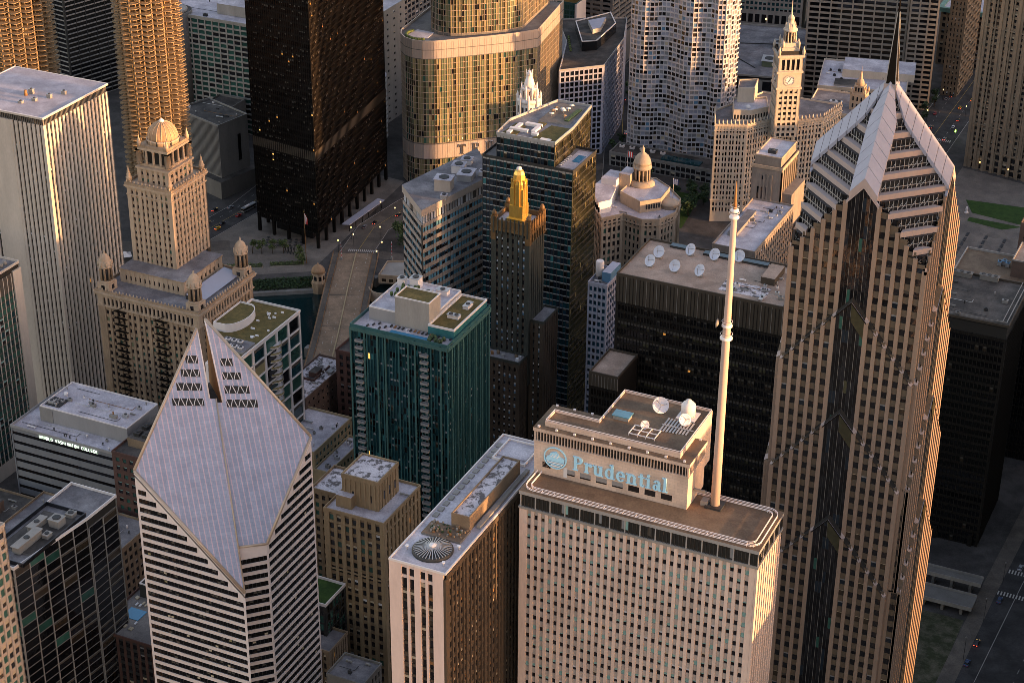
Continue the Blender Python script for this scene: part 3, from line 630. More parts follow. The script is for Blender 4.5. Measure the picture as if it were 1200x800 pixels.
# corner posts
for x_, y_ in ((X0, Y0), (X1, Y0), (X0, Y1), (X1, Y1)): B.p('wall').box(x_ - (.02 if x_ < TX else .73), x_ + (.73 if x_ < TX else .02), y_ - (.02 if y_ < TY else .73), y_ + (.73 if y_ < TY else .02), 40, 228.6, 'two_pier')
def clipped(t, h):
    """diamond of half diagonal t clipped by the square of half side h, centred on the tower"""
    if t <= h: return [(TX, TY - t), (TX + t, TY), (TX, TY + t), (TX - t, TY)]
    k = t - h
    return [(TX - k, TY - h), (TX + k, TY - h), (TX + h, TY - k), (TX + h, TY + k), (TX + k, TY + h), (TX - k, TY + h), (TX - h, TY + k), (TX - h, TY - k)]
lv = 5.05; z_ = 229.; i = 0
while z_ < 276:
    t = (280.4 - (z_ + 1.75)) / K
    h_ = TH - .1
    for sx, sy in ((1, -1), (1, 1), (-1, 1), (-1, -1)):
        k_ = max(0., t - h_); m_ = min(t, h_); q = [(k_, m_), (m_, k_), (max(m_ - 2.9, .0), max(k_ - .0, 0)), (max(k_ - .0, 0), max(m_ - 2.9, .0))]
        if m_ - 2.9 < k_: q = [(k_, m_), (m_, k_), (k_, k_)]
        q = [(TX + sx * x_, TY + sy * y_) for x_, y_ in q]
        if sx * sy > 0: q = q[::-1]
        bar = MB(); bar.prism(q[::-1], z_, z_ + 1.75, 'two_bar', bottom=True); bar.obj('crown_bar', B.root)
    t2 = t - 2.7
    if t2 > .5:
        c = MB(); c.prism(clipped(t2, TH - 1.2), z_, z_ + lv, 'g_dark', top='vent_dark', cap=True)
        pts = clipped(t2 + .25, TH - 1.0)
        for a, b in zip(pts, pts[1:] + pts[:1]):
            a, b = Vector(a), Vector(b); L_ = (b - a).length; n_ = int(L_ / 1.5)
            for k in range(n_ + 1):
                q = a.lerp(b, k / max(1, n_)); c.rod((q.x, q.y, z_ + 1.7), (q.x, q.y, z_ + lv), .1, 'alu', 4)
                if RND() < .6: q2 = a.lerp(b, min(1, (k + 1) / max(1, n_))); c.rod((q.x, q.y, z_ + 2.), (q2.x, q2.y, z_ + 4.2), .08, 'alu', 4)
            if L_ > 3: c.rod((a.x, a.y, z_ + 3.), (b.x, b.y, z_ + 3.), .12, 'alu', 4)
        c.obj('crown_glazing', B.root)
    z_ += lv; i += 1
# metal ridge caps running from the gables to the apex
for dx, dy in ((0, -1), (1, 0), (0, 1), (-1, 0)):
    px, py = -dy, dx; cp = MB(); nseg = 8
    for k in range(nseg):
        s0, s1 = .9 + (TH + .25 - .9) * k / nseg, .9 + (TH + .25 - .9) * (k + 1) / nseg - .12
        for sg_ in (1, -1):
            w = 4.3
            f = lambda s, o, up: (TX + dx * s + px * sg_ * o, TY + dy * s + py * sg_ * o, 281.5 - K * (s + o) + up)
            g0, g1 = min(w, s0 * .62 + .35), min(w, s1 * .62 + .35)
            q = [f(s0, 0, 0), f(s1, 0, 0), f(s1, g1, 0), f(s0, g0, 0)]
            cp.poly(q if sg_ > 0 else q[::-1], 'cap_metal')
            lo = [(x_, y_, zz - 1.5) for x_, y_, zz in q]
            cp.poly([q[2], q[3], lo[3], lo[2]], 'cap_metal'); cp.poly([q[1], q[2], lo[2], lo[1]], 'cap_metal')
    for sg_ in (1, -1):
        e = [(TX + dx * (TH + .2), TY + dy * (TH + .2), 281.5 - K * (TH + .2)), (TX + dx * (TH + .2) + px * sg_ * 4.3, TY + dy * (TH + .2) + py * sg_ * 4.3, 281.5 - K * (TH + 4.5))]
        e = e + [(x_, y_, zz - 2.2) for x_, y_, zz in e[::-1]]; cp.poly(e, 'two_bar')
    cp.obj('ridge_cap', B.root)
sp = MB(); sp.prism(rectp(TX - 1.9, TX + 1.9, TY - 1.9, TY + 1.9), 275.5, 279., 'two_bar')
h_ = 1.5
for i in range(4):
    c4 = rectp(TX - h_, TX + h_, TY - h_, TY + h_); a, b = c4[i], c4[(i + 1) % 4]; m4 = rectp(TX - .3, TX + .3, TY - .3, TY + .3)
    sp.poly([(*a, 278.5), (*b, 278.5), (*m4[(i + 1) % 4], 301), (*m4[i], 301)], 'steel_bronze'); sp.rod((*a, 278.5), (*m4[i], 301), .16, 'alu', 4)
sp.rod((TX, TY, 300.5), (TX, TY, 314), .3, 'steel_bronze', 6, .08); sp.obj('spire', B.root)
B.finish()

# ------------------------------------------------------------------ white striped tower with the sliced diamond roof
x0, x1, y0, y1 = -184., -143.4, -43.7, 2.8
ZT, ZM, ZB = 177., 140., 103.
pl = lambda x, y: ZT - (ZT - ZM) * (x - x0) / (x1 - x0) - (ZT - ZM) * (y1 - y) / (y1 - y0)
B = Bld('diamond_tower', 'white striped tower whose slanted diamond roof is split at the peak', 'skyscraper', ((x0 + x1) / 2, (y0 + y1) / 2, 0))
c = 15.
M2 = (x1 - c / 2, y0 + c / 2); E2 = (x1, y0 + c)
PC = [(x0, y0), (x1, y0), M2, E2, (x1, y1), (x0 + .4, y1), (x0, y1 - 4.5)]
CR_MIX = [(.9, ('g_black', 'bl_dk', 0)), (.12, ('g_warm', 'bl_cream', .3)), (.03, ('g_gold_refl', 'bl_dk', 0))]
for i in range(7):
    a, b = Vector(PC[i]), Vector(PC[(i + 1) % 7]); L = (b - a).length; za, zb_ = pl(*a), pl(*b)
    if i == 5: za = zb_ = 150.
    B.p('wall').poly([(*a, 0), (*b, 0), (*b, zb_), (*a, za)], 'crain_white')
    if i not in (0, 2, 3): continue
    u = (b - a) / L; n = Vector((u.y, -u.x)); fh = 3.42; z = 23.22
    while z < 172:
        h = 1.85
        # extent of this storey under the slope
        lo, hi = .9, L - .9
        for q in range(0, 200):
            t = lo + (L - 1.8) * q / 199; ok = za + (zb_ - za) * t / L - 1.9 > z + h
            if za > zb_: hi = t if ok else hi; 
            if za > zb_ and not ok: hi = t; break
            if za < zb_ and ok: lo = t; break
        else:
            if za < zb_: lo = hi
        if i == 2 and z + h > min(za, zb_) - 1.: break
        if i == 2: lo, hi = .5, L - .3
        if hi - lo > 1.2:
            b_ = MB(); b_.obox((*(a + u * lo + n * .015), z), (*(u * (hi - lo)), 0), (*(n * .02), 0), (0, 0, h), 'g_black'); k = lo + .1
            while k < hi - 1.3:
                if RND() < .22: b_.obox((*(a + u * k + n * .045), z + h * (.5 if RND() < .7 else .1)), (*(u * 1.1), 0), (*(n * .01), 0), (0, 0, h * .42), pick([(5, 'bl_dk'), (3, 'g_warm'), (1, 'bl_cream'), (.25, 'g_gold_refl')]))
                b_.obox((*(a + u * (k + 1.2) + n * .04), z), (*(u * .13), 0), (*(n * .12), 0), (0, 0, h), 'dark_frame'); k += 1.45
            B.bands.append(b_)
            w_ = B.p('wall'); w_.obox((*(a + u * lo + n * .0), z - .12), (*(u * (hi - lo)), 0), (*(n * .28), 0), (0, 0, .14), 'crain_white')
        z += fh
# sloping roof in two halves either side of the split, with uv laid along the slope
def slab_uv(mb_poly_list, name, mat):
    vs_, fs_, uvs = [], [], []
    for pts in mb_poly_list:
        i = len(vs_); vs_ += pts; fs_.append(list(range(i, i + len(pts))))
    off = WL[B.root.name]; me = bpy.data.meshes.new(name); me.from_pydata([tuple(Vector(p) - off) for p in vs_], [], fs_)
    ul = me.uv_layers.new(name='UVMap'); d1 = Vector((1, -1, 0)).normalized(); d2 = Vector((1, 1, 0)).normalized()
    for lp in me.loops:
        p = Vector(vs_[lp.vertex_index]); ul.data[lp.index].uv = (p.dot(d2), p.dot(d1) * 1.75)
    me.materials.append(MATS[mat]); o = bpy.data.objects.new(name, me); COL.objects.link(o); o.parent = B.root; WL[o.name] = off; return o
# split: slot of half width g along the diagonal from the peak down to parameter ts
D = Vector((x1 - x0, y0 - y1)); Dn = D.normalized(); Pn = Vector((-Dn.y, Dn.x)); NW = Vector((x0, y1)); g_ = 2.2; ts = .31; LD = D.length; LIFT = 1.7
def on(p, up=0.): return (p[0], p[1], pl(*p) + up)
m1 = NW + Dn * LD * ts; eL = Vector((x0, y1 - 4.5)); eR = Vector((x0 + .4, y1)); mL = m1 - Pn * 2.2; mR = m1 + Pn * 2.2
SWp, NEp = Vector((x0, y0)), Vector((x1, y1)); S1, E1 = Vector((x1, y0)), Vector(E2); MID = Vector(M2)
slab_uv([[on(p, LIFT) for p in (eL, SWp, S1, m1, mL)]], 'sloping_roof', 'crain_roof')
slab_uv([[on(p, .25 if i not in (2, 3) else .25) for i, p in enumerate((eR, mR, m1, MID, E1, NEp))]], 'sloping_roof', 'crain_roof')
w_ = B.p('wall')
for a, b, m, up in ((eR, mR, 'rust', .25), (mL, eL, 'crain_white', LIFT), (m1, S1, 'crain_white', LIFT), (SWp, eL, 'crain_white', LIFT), (S1, SWp, 'crain_white', LIFT)):
    w_.poly([(*a, 140 if up < 1 or a is mL else pl(*a) - .6), (*b, 140 if up < 1 or a is mL else pl(*b) - .6), on(b, up), on(a, up)], m)
w_.poly([(*mL, 150), (*m1, 150), on(m1, LIFT), on(mL, LIFT)], 'core_dark'); w_.poly([(*m1, 150), (*mR, 150), on(mR, .2), on(m1, .2)], 'core_dark')
w_.poly([(*eL, 152.), (*mL, 152.), (*mR, 152.), (*eR, 152.)], 'roof_dark')
ed = B.p('roof_trim')
for pts, up in (((eL, SWp), LIFT), ((SWp, S1), LIFT), ((eR, NEp), .2), ((NEp, E1), .2)):
    a, b = on(pts[0], up), on(pts[1], up); ed.rod(a, b, .55, 'crain_trim', 6); ed.rod((a[0], a[1], a[2] - 1.0), (b[0], b[1], b[2] - 1.), .35, 'crain_white', 6)
for a, b, up in ((eL, mL, LIFT), (eR, mR, .2)): ed.rod(on(a, up), on(b, up), .28, 'crain_white', 6)
ed.rod(on(m1, LIFT + .1), on(S1, LIFT + .1), .28, 'crain_trim', 6); ed.rod(on(MID, .3), on(E1, .3), .5, 'crain_trim', 6)
# rows of truss openings near the peaks
for side, rowsn in ((-1, ((.155, 1, 1), (.205, 2, 1), (.255, 3, 1), (.31, 4, 1))), (1, ((.15, 1, 1), (.2, 2, 1), (.25, 3, 1), (.3, 4, 1)))):
    for t, k, _ in rowsn:
        w = 2.0 + k * 2.15; c0 = NW + Dn * LD * t * 1.0 + Pn * side * (g_ + (1.2 if side > 0 else 2.)); UP = .33 if side > 0 else LIFT + .08; b_ = MB(); q = [c0, c0 + Pn * side * w, c0 + Pn * side * w + Dn * 1.7, c0 + Dn * 1.7]
        b_.poly([on(p, UP) for p in (q if side < 0 else q[::-1])], 'core_dark'); nn = max(2, int(w / 1.25))
        for j in range(nn):
            a = c0 + Pn * side * (w * j / nn); e = c0 + Pn * side * (w * (j + .7) / nn) + Dn * 1.7
            if j % 2: a, e = c0 + Pn * side * (w * j / nn) + Dn * 1.7, c0 + Pn * side * (w * (j + .7) / nn)
            b_.rod(on(a, UP + .07), on(e, UP + .07), .14, 'white_panel', 4)
        b_.obj('truss_opening', B.root)
B.finish()

# ------------------------------------------------------------------ long dark slab with the round fan on its roof
B = Bld('fan_roof_tower', 'long stone slab with pale piers and a big round fan on its white roof', 'office tower', (-51, -57, 0))
P = rectp(-60., -42.2, -94.5, -19.4)
shell(B, P, 0, 174.6, roof='roof_white', wall='white_panel', ph=.35, dep=1.1)
M205 = [(.6, ('g_dark', 'bl_dk', 0)), (.3, ('g_warm', 'bl_dk', .4)), (.15, ('g_warm', 'bl_cream', .5)), (.1, ('g_dark', 'rust', .6))]
# south end: two broad blank piers and four window strips between fins
A = Vector(P[0]); w_ = B.p('wall')
for a, b in ((0, 3.9), (7.9, 9.8), (13.7, 17.0)): w_.box(-60 + a, -60 + b, -94.5, -93.6, 0, 174.2, 'slab205')
for a in (5.6, 11.4): w_.box(-60 + a, -60 + a + .75, -94.45, -93.6, 0, 174.2, 'slab205')
for a, b in ((3.9, 5.6), (6.35, 7.9), (9.8, 11.4), (12.15, 13.7)):
    w_.box(-60 + a, -60 + b, -94.3, -93.6, 173.1, 174.2, 'slab205'); w_.box(-60 + a, -60 + b, -94.3, -93.6, 169.6, 170.6, 'slab205')
    B.win.append((0, (-60 + (a + b) / 2, -94.1, 171.85), Vector((1, 0, 0)), b - a, 2.4, ('g_dark', 'bl_dk', 0)))
    for k in range(17):
        z = 167.7 - k * 3.7; w_.box(-60 + a, -60 + b, -93.95, -93.6, z - 2.75, z - 1.85, 'slab205_side')
        B.win.append((k + 1, (-60 + (a + b) / 2, -93.85, z), Vector((1, 0, 0)), b - a + .04, 2.8, pick(M205)))
facade(B, P[1], P[2], 60, 172.6, 30, 31, 'slab205_side', 'slab205_side', M205, m0=2., m1=2., pw=.7, ph=1.5, dep=.6, sdep=.2, group=5, gw=1.5)
w_.prism(inset(P, .12), 0, 60, 'slab205_side', cap=False); w_.poly([(-60, -19.4, 0), (-60, -94.5, 0), (-60, -94.5, 174), (-60, -19.4, 174)], 'slab205_side'); w_.poly([(-42.2, -19.4, 0), (-60, -19.4, 0), (-60, -19.4, 174), (-42.2, -19.4, 174)], 'slab205_side')
w_.box(-42.3, -41.9, -94., -20, 172.6, 174.2, 'slab205_side')
# penthouse, ducts
ph = B.p('penthouse'); ph.prism(rectp(-51.4, -45.6, -72.5, -38), 174.45, 178.9, 'brick_tan', 'roof_snowy'); ph.wallrun(rectp(-51.4, -45.6, -72.5, -38), 178.9, 179.4, .35, 'brick_tan')
ph.prism(rectp(-52.6, -51.2, -58, -54), 174.45, 177.5, 'brick_tan', 'roof_snowy'); ph.box(-44.6, -43.4, -70, -36, 174.5, 175.5, 'concrete_gr')
for k in range(14): ph.box(-58.9, -57.4, -70 + k * 3.3, -67.8 + k * 3.3, 174.5, 174.9, 'concrete_gr')
ph.box(-57.5, -47, -31, -22, 174.5, 174.8, 'roof_white'); ph.wallrun(rectp(-57, -46, -34, -21.5), 174.5, 175.3, .5, 'white_panel')
B.p('terrace').prism(rectp(-57.6, -45.2, -79.4, -72.6), 174.45, 175.1, 'concrete_dk', 'roof_brown'); 
for k in range(50): B.p('terrace').box(*(lambda x, y: (x, x + .5, y, y + .5))(-57 + RND() * 11, -79 + RND() * 6), 175.1, 175.3 + RND() * .8, pick([(1, 'rust'), (2, 'brick_tan'), (1, 'leaf_dk'), (2, 'concrete_gr')]))
fn = B.p('roof_fan'); fx, fy = -50.7, -85.6
fn.lathe(fx, fy, [(5.9, 174.4), (5.9, 175.2), (5.3, 175.5)], 40, 'dark_frame'); fn.lathe(fx, fy, [(5.35, 175.42), (1., 176.3)], 40, 'core_dark', cap=False)
for k in range(34):
    t = 2 * math.pi * k / 34; fn.obox((fx + 1 * math.cos(t) - .11 * math.sin(t), fy + 1 * math.sin(t) + .11 * math.cos(t), 176.2), (4.5 * math.cos(t), 4.5 * math.sin(t), -.8), (.22 * math.sin(t), -.22 * math.cos(t), 0), (0, 0, .2), 'alu')
fn.lathe(fx, fy, [(1.05, 176.3), (1.05, 176.7), (.2, 176.9)], 16, 'white_paint')
for x_, y_ in ((-44.3, -82), (-44.6, -91), (-57.6, -88)): B.p('vent_pipe').lathe(x_, y_, [(.2, 174.5), (.2, 175.5), (.55, 175.6), (.5, 176)], 10, 'white_paint')
B.finish()
# ------------------------------------------------------------------ helpers for whole blocks
def block(name, label, P, h, faces, wall, span=None, mix=None, roof='roof_grey', zb=0, parapet=None, cat='office building', group=None, blank=None, pph=.9, **kw):
    """building on polygon P (anticlockwise); faces = {edge index: facade settings}"""
    cx, cy = sum(p[0] for p in P) / len(P), sum(p[1] for p in P) / len(P)
    B = Bld(name, label, cat, (cx, cy, 0), group)
    shell(B, P, 0, h, roof=roof, wall=parapet or wall, dep=max([kw.get('dep', .45)] + [f.get('dep', 0) for f in faces.values()]) + .12, ph=pph)
    hollow = kw.pop('hollow', ())
    n = len(P)
    for i in range(n):
        a, b = P[i], P[(i + 1) % n]
        if i in faces:
            f = dict(kw); f.update(faces[i]); z0 = f.pop('z0', zb); mx = f.pop('mix', mix); wl = f.pop('wall', wall); sn = f.pop('span', span); z1 = f.pop('z1', h)
            cols, rows = f.pop('cols'), f.pop('rows')
            facade(B, a, b, z0, z1, cols, rows, wl, sn, mx, **f)
            if z0 > 0: B.p('wall').poly([(*a, 0), (*b, 0), (*b, z0), (*a, z0)], wl)
        elif i not in hollow:
            I = inset(P, .05); c, d = I[i], I[(i + 1) % n]; B.p('wall').poly([(*c, 0), (*d, 0), (*d, h - .2), (*c, h - .2)], blank or wall)
    return B
def units(B, zs, name='rooftop_unit', seed=None):
    for x, y, z, w, d, h, m in zs:
        b = MB(); roof_unit(b, x, y, z, w, d, h, m); b.obj(name, B.root)
def scatter_roof(B, P, z, n, big=1.6, ms=('alu', 'concrete_gr', 'white_panel', 'vent_dark'), more=1.5):
    """small vents, hatches and ducts on a roof, each a part"""
    n = int(n * more); xs, ys = [p[0] for p in P], [p[1] for p in P]; I = inset(P, 1.8); k = 0; tries = 0
    def inside(x, y):
        c = False; m = len(I)
        for i in range(m):
            (x1_, y1_), (x2_, y2_) = I[i], I[(i + 1) % m]
            if (y1_ > y) != (y2_ > y) and x < (x2_ - x1_) * (y - y1_) / (y2_ - y1_) + x1_: c = not c
        return c
    while k < n and tries < 400:
        tries += 1
        x, y = min(xs) + RND() * (max(xs) - min(xs)), min(ys) + RND() * (max(ys) - min(ys))
        if not inside(x, y): continue
        b = MB(); t = RND(); m = random.choice(ms); s = .5 + RND() * big
        if t < .35: b.cyl(x, y, z - .1, z + .9, .25, None, 8, m); b.cyl(x, y, z + .9, z + 1.2, .45, .3, 8, m); nm = 'roof_vent'
        elif t < .7: roof_unit(b, x, y, z - .1, s * 1.5, s, .7 + s * .4, m); nm = 'rooftop_unit'
        else: b.box(x - s * 1.6, x + s * 1.6, y - .3, y + .3, z + .25, z + .75, m); b.box(x - s * 1.4, x - s * 1.2, y - .25, y + .25, z - .1, z + .25, m); b.box(x + s * 1.2, x + s * 1.4, y - .25, y + .25, z - .1, z + .25, m); nm = 'roof_duct'
        b.obj(nm, B.root); k += 1
    for q in range(n // 3):
        y = min(ys) + (q + .6) * (max(ys) - min(ys)) / (n // 3 + .3); x = min(xs) + RND() * (max(xs) - min(xs)) * .4; x2 = x + (max(xs) - min(xs)) * (.25 + .3 * RND())
        if inside(x, y) and inside(x2, y): b = MB(); b.path([(x, y, z + .25), (x2, y, z + .25), (x2, y + (1 if inside(x2, y + 3) else 0) * 3., z + .25)], .11, random.choice(('alu', 'vent_dark', 'rust'))); b.obj('roof_pipe', B.root)
DARKWIN = [(.78, ('g_dark', 'bl_grey', 0)), (.1, ('g_dark', 'bl_grey', .4)), (.06, ('g_dark', 'bl_cream', .5)), (.04, ('g_navy', 'bl_white', .6))]
STONEWIN = [(.7, ('g_dark', 'bl_cream', 0)), (.12, ('g_dark', 'bl_cream', .45)), (.1, ('g_green', 'bl_grey', 0)), (.06, ('g_dark', 'bl_white', .5)), (.006, ('lit_dim', 'bl_cream', 0))]

# ------------------------------------------------------------------ white marble striped tower
P = rectp(-432, -378, 166.4, 216)
B = block('striped_tower', 'white marble tower with thin vertical window stripes and a blank shaft, flat pale roof', P, 155.2, {1: dict(cols=17, rows=44, z0=4)}, 'marble', 'bl_dk',
          [(.7, ('g_dark', 'bl_grey', 0)), (.2, ('g_black', 'bl_grey', .35)), (.06, ('g_navy', 'bl_white', .5)), (.004, ('lit_dim', 'bl_cream', 0))], cat='skyscraper', pw=1.45, ph=1.5, dep=.7, sdep=.12, m0=1.2, m1=1.2, roof=None, hollow=(0,))
for x0_, x1_, c_ in ((-397, -378, 7), (-432, -409, 8)):
    facade(B, (x0_, 166.4), (x1_, 166.4), 4, 155.2, c_, 44, 'marble', 'bl_dk', [(.7, ('g_dark', 'bl_grey', 0)), (.2, ('g_black', 'bl_grey', .35)), (.04, ('g_green', 'bl_white', .5))], pw=1.45, ph=1.5, dep=.7, sdep=.12, m0=.9, m1=.9, endcut=x1_ == -378)
B.p('wall').box(-409.2, -396.8, 166.3, 168, 0, 155.2, 'marble')
B.p('crown_band').prism(inset(P, 1.1), 155, 158.2, 'core_dark', cap=False)
for k in range(52): B.p('crown_band').box(-378.9, -378.3, 167.5 + k * .93, 167.7 + k * .93, 155.2, 158.2, 'concrete_dk'); B.p('crown_band').box(-431 + k * 1.03, -430.8 + k * 1.03, 166.7, 167.3, 155.2, 158.2, 'concrete_dk')
B.p('roof').prism(inset(P, -.35), 158.2, 158.9, 'marble', 'roof_pale', bottom=True); B.p('roof').wallrun(inset(P, -.3), 158.88, 159.2, .5, 'white_panel')
for x, y, h in ((-402, 190, 2.2), (-395, 183, 1.2), (-391, 189, 1.8), (-388, 196, 1.6), (-399, 178, .9)):
    b = MB(); roof_unit(b, x, y, 158.9, 2.2, 1.6, h, 'concrete_gr', 'alu'); b.obj('rooftop_unit', B.root)
b = MB(); b.cyl(-403, 187, 158.9, 161.5, .9, .6, 10, 'rust'); b.obj('roof_vent', B.root)
B.finish()

# ------------------------------------------------------------------ terracotta tower with dome and corner turrets
P = rectp(-345.5, -290.5, 151., 197.)
B = Bld('domed_tower', 'ornate terracotta tower with a ribbed dome, on a broad base with corner turrets', 'historic tower', (-328, 188, 0))
TW = [(.72, ('g_dark', 'bl_cream', 0)), (.12, ('g_dark', 'bl_cream', .4)), (.1, ('g_green', 'bl_grey', .0)), (.06, ('g_ltgrn', 'bl_grey', 0))]
shell(B, P, 0, 85)
for i in (0, 1): facade(B, P[i], P[i + 1], 10, 79, (16, 14)[i], 19, 'terra', 'terra', TW, m0=3.2, m1=3.2, pw=1.2, ph=1.6, dep=.8, sdep=.3, group=2, gw=1.8, top=1.5)
for i in (2, 3): a, b = inset(P, .2)[i], inset(P, .2)[(i + 1) % 4]; B.p('wall').poly([(*a, 0), (*b, 0), (*b, 84), (*a, 84)], 'terra')
w_ = B.p('wall'); w_.prism(inset(P, .1), 0, 10, 'terra', cap=False)
# attic arcade and heavy cornice
facade(B, P[0], P[1], 79, 84.2, 22, 1, 'terra_light', 'terra_light', [(1, ('g_dark', 'bl_cream', 0))], m0=2.6, m1=2.6, pw=1., ph=1., dep=.7, sdep=.4)
facade(B, P[1], P[2], 79, 84.2, 18, 1, 'terra_light', 'terra_light', [(1, ('g_dark', 'bl_cream', 0))], m0=2.6, m1=2.6, pw=1., ph=1., dep=.7, sdep=.4)
co = B.p('cornice')
for o_, z0_, z1_ in ((-.3, 78.6, 79.3), (-.5, 84.2, 84.8), (-1.0, 84.8, 85.5), (-1.3, 85.5, 86.)): co.prism(inset(P, o_), z0_, z1_, 'terra_light', bottom=True)
B.p('roof').poly([(*q, 86.02) for q in inset(P, .1)], 'roof_grey')
co.wallrun(inset(P, -.7), 86., 87.1, .5, 'terra')
for k in range(26): 
    x = -342 + k * 1.9; co.lathe(x, 150.6, [(.3, 87.1), (.42, 87.5), (.1, 88.3)], 6, 'terra_light')
for k in range(18): co.lathe(-290.1, 156 + k * 2.1, [(.35, 87.1), (.6, 87.7), (.1, 88.9)], 6, 'terra_light')
# setback storey round the tower foot with its pitched roof
A2 = rectp(-341, -306, 163.5, 204 - 8); facade(B, A2[0], A2[1], 86, 92.5, 12, 1, 'terra_light', 'terra_light', [(1, ('g_dark', 'bl_cream', .2))], pw=1.7, ph=3.2, dep=.5, sdep=.35, m0=2, m1=2); 
facade(B, A2[1], A2[2], 86, 92.5, 8, 1, 'terra_light', 'terra_light', [(1, ('g_dark', 'bl_cream', .2))], pw=2.2, ph=3.4, dep=.5, sdep=.35, m0=2, m1=2)
w_.prism(inset(A2, .5), 86, 92.4, 'core_dark', cap=False); B.p('setback_cornice').prism(inset(A2, -.25), 92.4, 93., 'terra', 'roof_grey', bottom=True)
B.p('skylight_roof').poly([(-303.5, 161, 88.5), (-294.5, 161, 86.8), (-294.5, 193, 86.8), (-303.5, 193, 88.5)], 'g_mauve'); B.p('skylight_roof').poly([(-303.5, 161, 86.05), (-294.5, 161, 86.05), (-294.5, 161, 86.8), (-303.5, 161, 88.5)], 'vent_dark')
# main shaft
cs = B.p('shaft_cornice'); T_ = rectp(-340, -316, 173.2, 201.5)
shell(B, T_, 88, 130.6)
for i in (0, 1): facade(B, T_[i], T_[i + 1], 92.9, 130, (8, 9)[i], 11, 'terra_light', 'terra', TW, m0=1.5, m1=1.5, pw=1.35, ph=1.5, dep=.6, sdep=.3, group=2, gw=1.8, top=1.)
for i in (2, 3): a, b = T_[i], T_[(i + 1) % 4]; w_.poly([(*a, 88), (*b, 88), (*b, 130.4), (*a, 130.4)], 'terra')
for o_, z0_, z1_ in ((-.3, 126.2, 126.8), (-.4, 129.6, 130.4), (-.9, 130.4, 131.2)): cs.prism(inset(T_, o_), z0_, z1_, 'terra_light', bottom=True)
cs.wallrun(inset(T_, -.6), 131.2, 132.4, .5, 'terra')
for k in range(12): cs.lathe(-339.5 + k * 2.1, 172.9, [(.35, 132.4), (.5, 132.9), (.1, 133.6)], 6, 'terra_light')
for k in range(13): cs.lathe(-315.7, 175 + k * 2.1, [(.35, 132.4), (.5, 132.9), (.1, 133.6)], 6, 'terra_light')
dc = (-328, 187.4)
T2_ = rectp(-336.5, -319.5, 177.5, 197.3); shell(B, T2_, 131, 138.4)
for i in (0, 1): facade(B, T2_[i], T2_[i + 1], 131.2, 138.4, 5, 2, 'terra_light', 'terra', TW, m0=1.2, m1=1.2, pw=1.7, ph=1.7, dep=.5, sdep=.3)
B.p('belvedere_cornice').prism(inset(T2_, -.5), 138.4, 139.2, 'terra_light', bottom=True)
def finial(mb, x, y, z, s, m='terra_light'): mb.lathe(x, y, [(.9 * s, z), (1. * s, z + 1.6 * s), (1.15 * s, z + 2. * s), (.7 * s, z + 2.4 * s), (.75 * s, z + 3.2 * s), (.4 * s, z + 4. * s), (.25 * s, z + 5. * s), (.05, z + 6.2 * s)], 10, m)
for x in (-339, -317):
    for y in (174.2, 200.3): b = MB(); finial(b, x, y, 132, 1.3); b.obj('finial', B.root)
# belvedere: corner piers, columns, tall openings
bv = B.p('belvedere'); T3 = rectp(dc[0] - 7.6, dc[0] + 7.6, dc[1] - 8.4, dc[1] + 8.4); bv.prism(inset(T3, 1.6), 139.2, 147.5, 'core_dark', cap=False)
bv.prism(inset(T3, .1), 139.2, 140.4, 'terra_light', bottom=True)
for i in range(4):
    a, b = Vector(T3[i]), Vector(T3[(i + 1) % 4])
    for k in range(5):
        q = a.lerp(b, k / 4); r_ = 1.5 if k in (0, 4) else .62
        bv.lathe(q.x, q.y, [(r_ * 1.2, 140.4), (r_, 141), (r_ * .92, 146.4), (r_ * 1.25, 146.9)], 10 if r_ < 1 else 8, 'terra_light')
bv.prism(inset(T3, -.5), 147, 148., 'terra_light', bottom=True); bv.prism(inset(T3, -.1), 148, 149.3, 'terra', bottom=True)
for x in (-1, 1):
    for y in (-1, 1): b = MB(); finial(b, dc[0] + x * 7.4, dc[1] + y * 8.2, 148.6, .95); b.obj('finial', B.root)
dm = B.p('dome'); dm.lathe(*dc, [(7.3, 148.4), (7.3, 150.6), (7.6, 150.8), (7.2, 151.3)], 32, 'terra_light'); R_ = 6.9
for k in range(14): t = 2 * math.pi * k / 14; dm.lathe(dc[0] + 7.2 * math.cos(t), dc[1] + 7.2 * math.sin(t), [(.45, 149), (.5, 150.7), (.2, 151.5)], 6, 'vent_dark' if k % 2 else 'terra_light')
dm.lathe(*dc, [(R_ * math.cos(rad(a)), 151.2 + 7.6 * math.sin(rad(a))) for a in range(0, 91, 9)], 36, 'terra_dome')
for k in range(18):
    t = 2 * math.pi * k / 18; dm.path([(dc[0] + (R_ + .05) * math.cos(rad(a)) * math.cos(t), dc[1] + (R_ + .05) * math.cos(rad(a)) * math.sin(t), 151.2 + 7.65 * math.sin(rad(a))) for a in range(0, 86, 12)], .17, 'terra_light', 4)
dm.sub('lantern').lathe(*dc, [(1.3, 158.7), (1.2, 159.3), (.6, 159.9), (.1, 160.4)], 12, 'white_panel')
